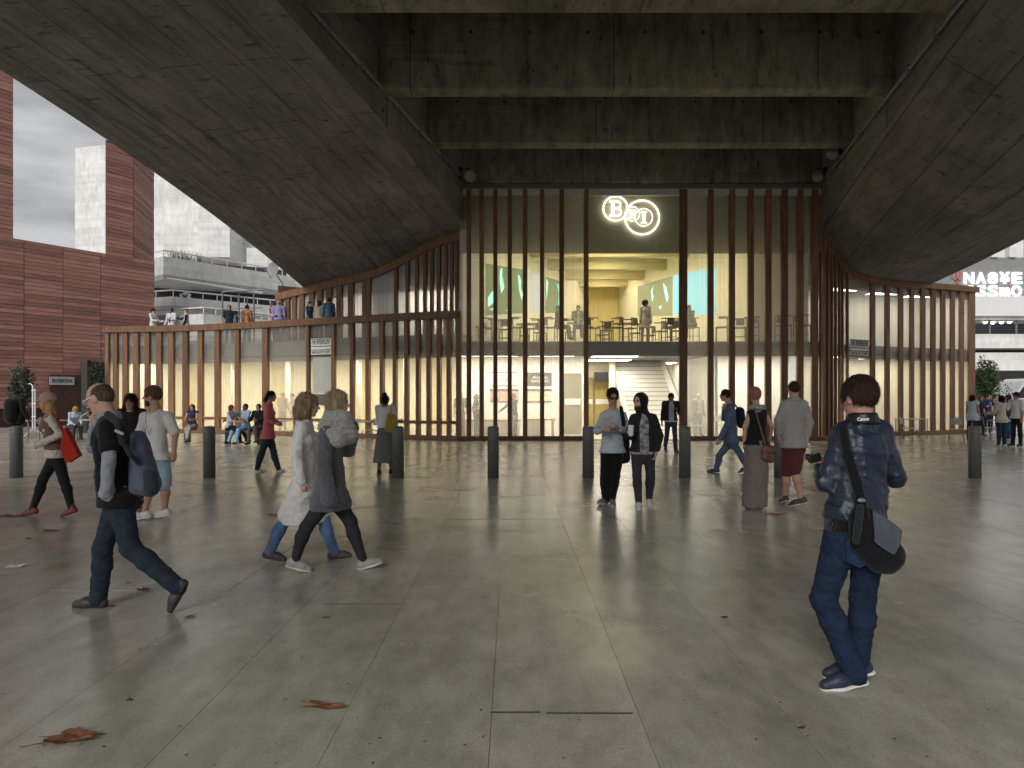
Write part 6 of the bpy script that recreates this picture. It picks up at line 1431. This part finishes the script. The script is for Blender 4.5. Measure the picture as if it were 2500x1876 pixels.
t, _ = blob('shoulder_bag', lambda F_: F_.seg(P(1528, 1068, Y + .05), P(1530, 1118, Y + .05), .07, .08, .04, (1, .3, 0), 1.6).seg(P(1520, 1070, Y + .02), P(1522, 1125, Y + .02), .05, .05, .03), cloth('#101114'), 'black shoulder bag of the man reading a leaflet', 'bag', vox=.013)
strap([(1516, 996), (1522, 1030), (1525, 1075)], Y, .03, cloth('#15171b'), t, dys=[-.06, -.13, -.06], flat=(0, 1, 0))
# --- hooded man with cup
p = person(1568, 1240, 'bearded man in black hood and denim jacket carrying a paper cup', yaw=-4, h=1.74, near=1, head=(-52, -2), skin_c='#c09a88', hair=('hood', '#141416'), beard='#4d3428',
    J=dict(SR=(1541, 1020, 0), SL=(1601, 1018, 0), ER=(1536, 1062, .0), UR=(1540, 1064, -.25), EL=(1609, 1064, .02), UL=(1602, 1104, -.03), h=(1562, 982, 0), HR=(1555, 1106, 0), HL=(1585, 1106, 0), KR=(1555, 1158, -.06), AR=(1559, 1214, -.04), TR=(1560, 1232, -.19), KL=(1588, 1156, .02), AL=(1585, 1194, .15), TL=(1586, 1213, .02)),
    top=[dict(c='#a8a6a6', sleeve=0, hem=-.01, loose=.012, mat='print', name='t_shirt'), dict(c='#26272a', sleeve=1.95, hem=.03, loose=.02, open=.075, mat='denim', collar=.6, name='jacket')], bottom=dict(c='#33343a', loose=.008), shoes='#bdbab8', sole='#cfcfcf', extra={'grip': {'R': {'curl': 45, 'dir': (0, 0, .9)}}})
Y = p['Y']; c = P(1540, 1064, Y - .36); t = thing('paper_cup', c, 'white paper cup in the hand of the hooded man', 'cup')
MB().tube([c + [0, 0, 0], c + [0, 0, .135]], [.033, .042], 16).build('cup_body', mat('white_card', (.72, .70, .69), rough=.5), t, smooth=False); MB().tube([c + [0, 0, .135], c + [0, 0, .148]], [.044, .04], 16).build('lid', pwht, t)
# --- man with phone
p = person(1638, 1104, 'man in plum overshirt looking down at a phone near the entrance', yaw=-4, h=1.76, near=1, head=(-4, 30), skin_c='#9a6f5a', hair=('short', '#1f1613'), stride=.7, arms={'L': (25, 6, 85, 22), 'R': (4, 8, 10)},
    top=[dict(c='#c4c4c6', sleeve=0, hem=-.02, loose=.014, name='t_shirt'), dict(c='#372b34', sleeve=1.8, hem=.02, loose=.016, open=.085, name='overshirt')], bottom=dict(c='#3f4a5e'), shoes='#7a4034')
w = p['D']['UL'] + p['f'] * .1; t = MB().obox(w, (1, 0, 0), (0, 1, .3), (0, -.3, 1), .035, .004, .07).build('phone', blk, base=tuple(w)); tag(t, 'dark phone in the hand of the man in the plum overshirt', 'phone')
# --- man in denim shirt walking left
p = person(1788, 1155, 'man in blue denim shirt and jeans striding with a dark backpack', yaw=-105, h=1.79, near=1, head=(-112, 0), skin_c='#b98f80', hair=('short', '#2b2624'),
    J=dict(SL=(1785, 996, -.17), SR=(1779, 995, .19), EL=(1774, 1040, -.24), UL=(1757, 1072, -.26), ER=(1768, 1022, .2), UR=(1768, 1000, .0), h=(1770, 966, .02), HL=(1787, 1078, -.09), HR=(1784, 1078, .09), KL=(1806, 1108, -.05), AL=(1822, 1140, -.05), TL=(1806, 1152, -.05), KR=(1756, 1110, .05), AR=(1749, 1139, .05), TR=(1728, 1146, .05)),
    top=[dict(c='#5a6a80', sleeve=1.95, hem=-.03, loose=.026, mat='denim', collar=.8, name='shirt', flare=.18)], bottom=dict(c='#51677f', loose=.012), shoes='#3f4048')
Y = p['Y']; t, _ = blob('backpack', lambda F_: F_.seg(P(1806, 1005, Y + .1), P(1810, 1035, Y + .1), .1, .1, .05), cloth('#1b2030'), 'dark backpack of the man in the denim shirt', 'backpack', vox=.015)
strap([(1806, 1002), (1790, 984), (1776, 996)], Y, .018, cloth('#1b2030'), t, dys=[.1, .12, .02])
# --- woman with headscarf
p = person(1840, 1242, 'woman in black tank top and long taupe skirt seen from behind', yaw=176, h=1.72, sex='f', near=1, head=(170, 0), skin_c='#b08573', hair=('wrap', '#84584a'),
    J=dict(SL=(1824, 1006, 0), SR=(1873, 1005, 0), EL=(1819, 1043, .0), UL=(1817, 1080, .03), ER=(1884, 1040, .0), UR=(1880, 1070, .12), h=(1843, 966, .02), HL=(1832, 1092, 0), HR=(1862, 1092, 0), KL=(1832, 1160, 0), AL=(1828, 1222, 0), TL=(1826, 1234, .15), KR=(1856, 1160, .05), AR=(1852, 1222, 0), TR=(1853, 1234, .15)),
    top=[dict(c='#131314', sleeve=0, hem=.05, loose=.014, fold=.4, scoop=.06, scoopdir=-1, name='tank_top')], bottom=dict(kind='maxi', c='#6b625e', hem=.012, flare=.19, flat=1.1, shift=(-.03, 0, 0)), shoes='#222022')
Y = p['Y']; D = p['D']
blob('neck_scarf', lambda F_: [F_.seg(D['N'] + Z3 * .01 + .085 * np.array([math.cos(a), math.sin(a), 0]), D['N'] + Z3 * .01 + .085 * np.array([math.cos(a + .7), math.sin(a + .7), 0]), .035, None, .03) for a in np.linspace(0, 5.6, 9)] and F_.fold(.005, 60, 2), mat('patterned_scarf', (.28, .32, .28), rough=.9, var=.3, scale=40, c2=(.09, .12, .11), world=True), parent=p['t'], vox=.011)
t, _ = blob('handbag', lambda F_: F_.seg(P(1872, 1098, Y - .18), P(1884, 1100, Y - .18), .075, .07, .04, (0, 1, 0), 1.6).seg(P(1868, 1115, Y - .18), P(1882, 1122, Y - .18), .06, .055, .04, (0, 1, 0), 1.6).fold(.005, 40, 2), cloth('#5a3c30', 'leather'), 'brown leather handbag of the woman with the headscarf', 'bag', vox=.012)
strap([(1842, 997), (1852, 1030), (1862, 1065), (1870, 1092)], Y, .014, cloth('#5a3c30', 'leather'), t, dys=[-.1, -.14, -.16, -.18])
# --- man in grey shirt and maroon shorts
p = person(1938, 1238, 'man in grey shirt and maroon shorts seen from behind', yaw=-172, h=1.84, near=1, head=(178, 0), skin_c='#b08674', hair=('crop', '#2a211d'),
    J=dict(SL=(1908, 985, 0), SR=(1970, 985, 0), EL=(1900, 1028, 0), UL=(1902, 1066, .06), ER=(1976, 1032, 0), UR=(1970, 1072, -.02), h=(1938, 952, .01), HL=(1924, 1092, 0), HR=(1950, 1092, 0), KL=(1920, 1150, .02), AL=(1916, 1204, .15), TL=(1908, 1216, .28), KR=(1940, 1152, -.05), AR=(1956, 1216, -.05), TR=(1934, 1230, .02)),
    top=[dict(c='#8d8a88', sleeve=1.75, hem=-.0, loose=.024, collar=.8, name='shirt', fold=1.3)], bottom=dict(kind='shorts', c='#4e2624', len=.86, loose=.014), shoes='#39342f', sole='#b5b2aa')

# ================================================================ seated people outside
def seated(px, Y, seat, label, yaw, **k):
    k.setdefault('legs', {'L': (88, 95, 4), 'R': (80, 80, 2)}); k.setdefault('arms', {'L': (30, 6, 60, 18), 'R': (30, 6, 60, 18)})
    return person(px, 0, label, yaw=yaw, sit=seat, Y=Y, **k)
seated(178, 24.6, .46, 'blonde woman in pale blue shirt sitting bent over by the outdoor table', 50, sex='f', h=1.62, head=(60, 40), hair=('bob', '#a8843f'), lean=22, top=[dict(c='#aebccb', sleeve=1.8, hem=.03)], bottom=dict(c='#3a3d40'), shoes='#1a1a1c')
seated(470, 24.3, .47, 'dark haired woman in sleeveless navy top sitting with crossed legs', 5, sex='f', h=1.66, hair=('long', '#221512'), legs={'L': (84, 66, -6), 'R': (80, 88, -3)}, top=[dict(c='#2b2f4a', sleeve=.06, hem=.03)], bottom=dict(c='#9b938b', loose=.008), shoes='#37383a')
seated(560, 23.2, .47, 'red haired woman in pale shirt and black trousers sitting on the bench', 80, sex='f', h=1.66, hair=('bob', '#6b3020'), lean=6, legs={'L': (84, 62, 3), 'R': (82, 70, 3)}, top=[dict(c='#a9b0ba', sleeve=1.2, hem=.0)], bottom=dict(c='#17181c', loose=.008), shoes='#131316')
seated(600, 23.4, .47, 'man in pale blue jumper and light jeans sitting with one arm out', -30, h=1.74, hair=('crop', '#2a201d'), skin_c='#6f4c3d', arms={'R': (35, 50, 10), 'L': (30, 6, 70, 20)}, legs={'L': (80, 60, 8), 'R': (84, 66, 4)}, top=[dict(c='#8ea6b8', sleeve=1.95, hem=0)], bottom=dict(c='#86a9cc', loose=.012), shoes='#2a2a30')
seated(632, 23.4, .47, 'seated man in black top and grey trousers behind the coral jacket', -12, h=1.72, hair=('short', '#1a1412'), top=[dict(c='#151517', sleeve=1.9, hem=0)], bottom=dict(c='#55554f'), shoes='#1c1a1a')
# dark dressed figure on the left edge
p = person(42, 1095, 'figure dressed in black with hooded coat beside the light stand', yaw=160, h=1.84, near=0, hair=('beanie', '#0b0b0b'), skin_c='#4a3a34', stride=.3, top=[dict(c='#0d0d0e', sleeve=1.95, hem=-.18, flare=.25, loose=.04, name='coat')], bottom=dict(c='#0d0d0e'), shoes='#0c0c0c')
t, _ = blob('backpack', lambda F_: F_.seg(P(25, 985, p['Y'] - .22), P(25, 1020, p['Y'] - .22), .16, .17, .06), cloth('#111213'), 'black backpack on the figure dressed in black', 'backpack', vox=.02)
# ================================================================ people inside the ground floor
person(692, 0, 'man in beige shirt standing behind the left wing glass', yaw=160, Y=30.3, base=(PX(690, 30.5), 30.5), h=1.78, ground=.012, hair=('short', '#33241c'), arms={'L': (10, 10, 70, 20), 'R': (5, 8, 20)}, top=[dict(c='#9a7f60', sleeve=.9, hem=0)], bottom=dict(c='#8a6b48'), shoes='#3a2c22')
person(722, 0, 'man in white shirt leaning behind the left wing glass', yaw=-40, base=(PX(722, 31), 31), h=1.76, ground=.012, lean=14, hair=('short', '#241a16'), arms={'L': (40, 6, 50, 20), 'R': (40, 6, 50, 20)}, top=[dict(c='#c8c4bb', sleeve=1.9, hem=0)], bottom=dict(c='#4b4236'), shoes='#222222')
person(1122, 0, 'man in grey T-shirt and camouflage trousers in the lobby near the slats', yaw=20, base=(PX(1124, 27.0), 27.0), h=1.80, ground=.012, hair=('crop', '#241c18'), top=[dict(c='#4f5258', sleeve=.9, hem=0)], bottom=dict(c='#8d8f8f', mat='print'), shoes='#2c2c2e')
person(1162, 0, 'grey haired woman in dark top standing in the lobby', yaw=-70, base=(PX(1163, 27.0), 27.0), h=1.70, ground=.012, sex='f', hair=('bob', '#8d8780'), arms={'L': (15, 6, 40, 10), 'R': (15, 6, 40)}, top=[dict(c='#3b3f47', sleeve=.95, hem=0)], bottom=dict(c='#2b2d35'), shoes='#1f1f22')
person(1252, 0, 'person in a long black coat pointing beside the lobby posters', yaw=-60, base=(PX(1254, 26.8), 26.8), h=1.72, ground=.012, hair=('short', '#4b3026'), arms={'R': (40, 20, 8), 'L': (4, 8, 12)}, top=[dict(c='#1c1e20', sleeve=1.95, hem=-.3, flare=.2, name='coat')], bottom=dict(c='#24272b'), shoes='#151515')
p = person(1702, 0, 'white haired man in pale grey suit standing behind the entrance glass', yaw=14, base=(PX(1704, 27.6), 27.6), h=1.74, ground=.012, hair=('balding', '#c9c6c1'), skin_c='#c39a86', top=[dict(c='#b9a590', sleeve=0, hem=.0, name='shirt'), dict(c='#8f8f90', sleeve=1.95, hem=-.09, open=.055, loose=.018, collar=.5, name='suit_jacket')], bottom=dict(c='#8a8a8b', mat='plain', loose=.022), shoes='#4b443e')
# ================================================================ people in the upper hall
U_ = dict(ground=ZF)
person(1365, 0, 'man in black jacket sitting in profile in the upper hall', yaw=75, sit=.62, base=(PX(1362, 27.3), 27.3), h=1.76, hair=('short', '#14100e'), legs={'L': (80, 70, 3), 'R': (84, 80, 3)}, top=[dict(c='#1d1c1b', sleeve=1.95, hem=-.02)], bottom=dict(c='#33332e'), shoes='#15130f', arms={'L': (30, 5, 55, 15), 'R': (30, 5, 55, 15)}, **U_)
p = person(1412, 0, 'man in grey suit and tie sitting with clasped hands in the upper hall', yaw=-8, sit=.62, base=(PX(1412, 27.2), 27.2), h=1.76, hair=('short', '#4b3a2e'), head=(-10, 14), arms={'L': (25, 4, 55, 22), 'R': (25, 4, 55, 22)}, top=[dict(c='#c8c8c6', sleeve=0, hem=0, name='shirt'), dict(c='#3d434d', sleeve=1.95, hem=0, open=.05, name='suit_jacket')], bottom=dict(c='#434a58'), shoes='#26221f', **U_)
person(1575, 0, 'woman with curly afro hair in pale robe standing in the upper hall', yaw=6, base=(PX(1575, 27.0), 27.0), h=1.70, sex='f', skin_c='#5b4034', hair=('afro', '#1b1412'), top=[dict(c='#d2c8c0', sleeve=1.7, hem=-.26, flare=.2, loose=.03, name='robe')], bottom=dict(c='#9a908a', mat='plain'), shoes='#6b5a50', **U_)
p = person(1690, 0, 'man in dark knit cap bent over a book in the upper hall', yaw=-65, sit=.62, base=(PX(1692, 27.0), 27.0), h=1.74, hair=('beanie', '#22262a'), head=(-70, 38), lean=16, arms={'L': (40, 5, 60, 10), 'R': (40, 5, 60, 10)}, top=[dict(c='#24282c', sleeve=1.95, hem=0)], bottom=dict(c='#55504a'), shoes='#22201e', **U_)
w = (p['D']['UL'] + p['D']['UR']) / 2 + p['f'] * .12; t = MB().obox(w, nrm(p['f'] + Z3), p['l'], nrm(Z3 - p['f']), .1, .14, .008).build('book', mat('open_book', (.45, .42, .38)), base=tuple(w)); tag(t, 'open book held by the man in the dark knit cap', 'book')
# ================================================================ people on the terrace
def terr(px, Y, label, yaw, h=1.76, **k): return person(px, 0, label, yaw=yaw, base=(PX(px, Y), Y), ground=3.9, h=h, **k)
terr(374, 32.1, 'dark haired man in white jumper on the terrace by the red building', 80, hair=('fullshort', '#191310'), arms={'L': (20, 5, 70, 8), 'R': (20, 5, 70, 8)}, top=[dict(c='#d0d0ce', sleeve=1.95, hem=0)], bottom=dict(c='#2f3338'))
p = terr(419, 31.9, 'smiling man in white shirt and dark tie on the terrace', -10, hair=('short', '#1f1815'), skin_c='#8a5f4b', arms={'L': (15, 6, 75, 18), 'R': (5, 10, 15)}, top=[dict(c='#c4c6cc', sleeve=1.95, hem=.02, collar=.8)], bottom=dict(c='#30343c'), shoes='#222222')
blob('tie', lambda F_: F_.seg(p['D']['N'] + p['f'] * .085 - Z3 * .02, p['D']['W'] + p['f'] * .135, .02, .035, .01, p['f'], 2.5), cloth('#22252e'), parent=p['t'], vox=.014)
terr(455, 31.8, 'woman in checked cap and pale waistcoat gesturing on the terrace', -70, h=1.72, sex='f', hair=('cap', '#5a3440'), arms={'R': (50, 12, 55), 'L': (5, 8, 20)}, top=[dict(c='#1d1d22', sleeve=1.95, hem=0), dict(c='#c9c5bb', sleeve=0, hem=-.05, loose=.02, name='waistcoat')], bottom=dict(c='#2b2d35'))
terr(560, 31.2, 'man in navy T-shirt on the terrace beside the tubular frame', 20, h=1.82, hair=('short', '#6b4630'), skin_c='#b37f66', top=[dict(c='#20283c', sleeve=.8, hem=0)], bottom=dict(c='#6d7075'), shoes='#3a3a3c')
terr(576, 30.95, 'short dark haired woman in grey and black top on the terrace', 110, h=1.52, sex='f', hair=('bob', '#1e1512'), top=[dict(c='#55585e', sleeve=1.9, hem=0)], bottom=dict(c='#2d3038'))
terr(603, 31.0, 'man in tan leather jacket seen from behind on the terrace', 165, h=1.80, hair=('short', '#1b1412'), top=[dict(c='#7a5228', sleeve=1.95, hem=.03, mat='leather', loose=.022, name='jacket')], bottom=dict(c='#5e5d58'))
terr(664, 30.0, 'man in pale pink shirt on the terrace before the upper slats', 60, h=1.78, hair=('crop', '#4a4442'), skin_c='#6b4a3c', arms={'L': (25, 6, 70, 20), 'R': (20, 6, 60, 10)}, top=[dict(c='#b49ea2', sleeve=1.95, hem=0)], bottom=dict(c='#3d4148'))
terr(680, 29.8, 'grey haired man in lavender shirt seen from behind on the terrace', -160, h=1.84, hair=('short', '#8a8580'), top=[dict(c='#8f8bb0', sleeve=1.95, hem=0, loose=.022)], bottom=dict(c='#8f9094'))
terr(756, 29.05, 'woman in denim shirt with dark ponytail on the terrace', 60, h=1.68, sex='f', hair=('ponytail', '#1c1412'), arms={'L': (30, 6, 110, 15), 'R': (10, 6, 30)}, top=[dict(c='#3f566b', sleeve=1.95, hem=0, mat='denim')], bottom=dict(c='#20242c'))
terr(779, 28.9, 'woman with long auburn hair in cream cardigan on the terrace', 175, h=1.70, sex='f', hair=('long', '#4a2a1e'), top=[dict(c='#b3a998', sleeve=1.95, hem=-.04, loose=.022)], bottom=dict(c='#5b4b66'))
terr(803, 28.75, 'man in blue denim jacket seen from behind on the terrace', -150, h=1.80, hair=('short', '#3d2b22'), top=[dict(c='#5a7590', sleeve=1.95, hem=.02, mat='denim', loose=.02, name='jacket')], bottom=dict(c='#4a4f5e'))
# ================================================================ chatting group on the right
def grp(px, fy, label, yaw, **k): return person(px, fy, label, yaw=yaw, group='people chatting by the right wing', **k)
grp(2374, 1078, 'woman with dark bob in pale blue sleeveless tunic', 120, h=1.68, sex='f', hair=('bob', '#191718'), skin_c='#a9786a', top=[dict(c='#aebfc8', sleeve=.1, hem=-.14, flare=.2, loose=.03, name='tunic')], bottom=dict(c='#233a58'), near=1)
grp(2393, 1066, 'woman in dark top listening between the pale tunic and the navy top', 20, h=1.68, sex='f', hair=('long', '#5a3f38'), arms={'L': (20, 6, 110, 20), 'R': (20, 6, 90, 20)}, top=[dict(c='#23252b', sleeve=1.9, hem=-.02)], bottom=dict(c='#1d2026'))
grp(2411, 1060, 'young man in navy blue top and dark jeans with white shoes', 10, h=1.72, hair=('short', '#4a342a'), arms={'L': (30, 6, 120, 25), 'R': (5, 8, 12)}, top=[dict(c='#1e3560', sleeve=.85, hem=-.02)], bottom=dict(c='#1f2836'), shoes='#c9c9c9', near=1)
grp(2427, 1052, 'fair haired woman in pale pink top behind the navy top', -10, h=1.72, sex='f', hair=('long', '#a07c66'), top=[dict(c='#c3a8a6', sleeve=1., hem=0)], bottom=dict(c='#1c1d21'))
grp(2445, 1092, 'woman with black bob in long cream jumper and jeans', -160, h=1.66, sex='f', hair=('bob', '#151416'), arms={'L': (20, 8, 60, 10), 'R': (20, 8, 60, 10)}, top=[dict(c='#c4bcae', sleeve=1.9, hem=-.1, flare=.185, loose=.028, mat='knit', name='jumper')], bottom=dict(c='#27384e', loose=.008), shoes='#b9bdc0', near=1)
grp(2462, 1072, 'woman with long brown hair in dark cardigan behind the white T-shirt', -130, h=1.70, sex='f', hair=('long', '#2a211e'), top=[dict(c='#2b2826', sleeve=1.95, hem=-.05)], bottom=dict(c='#2a4468'))
grp(2482, 1090, 'man in white T-shirt and black trousers at the edge of the group', -75, h=1.76, hair=('fullshort', '#14110f'), skin_c='#b07c6b', arms={'R': (25, 6, 80, 5), 'L': (3, 6, 10)}, top=[dict(c='#cfd0d2', sleeve=.9, hem=-.02, loose=.022, name='t_shirt')], bottom=dict(c='#1d1d1f', mat='plain'), shoes='#232325', near=1)
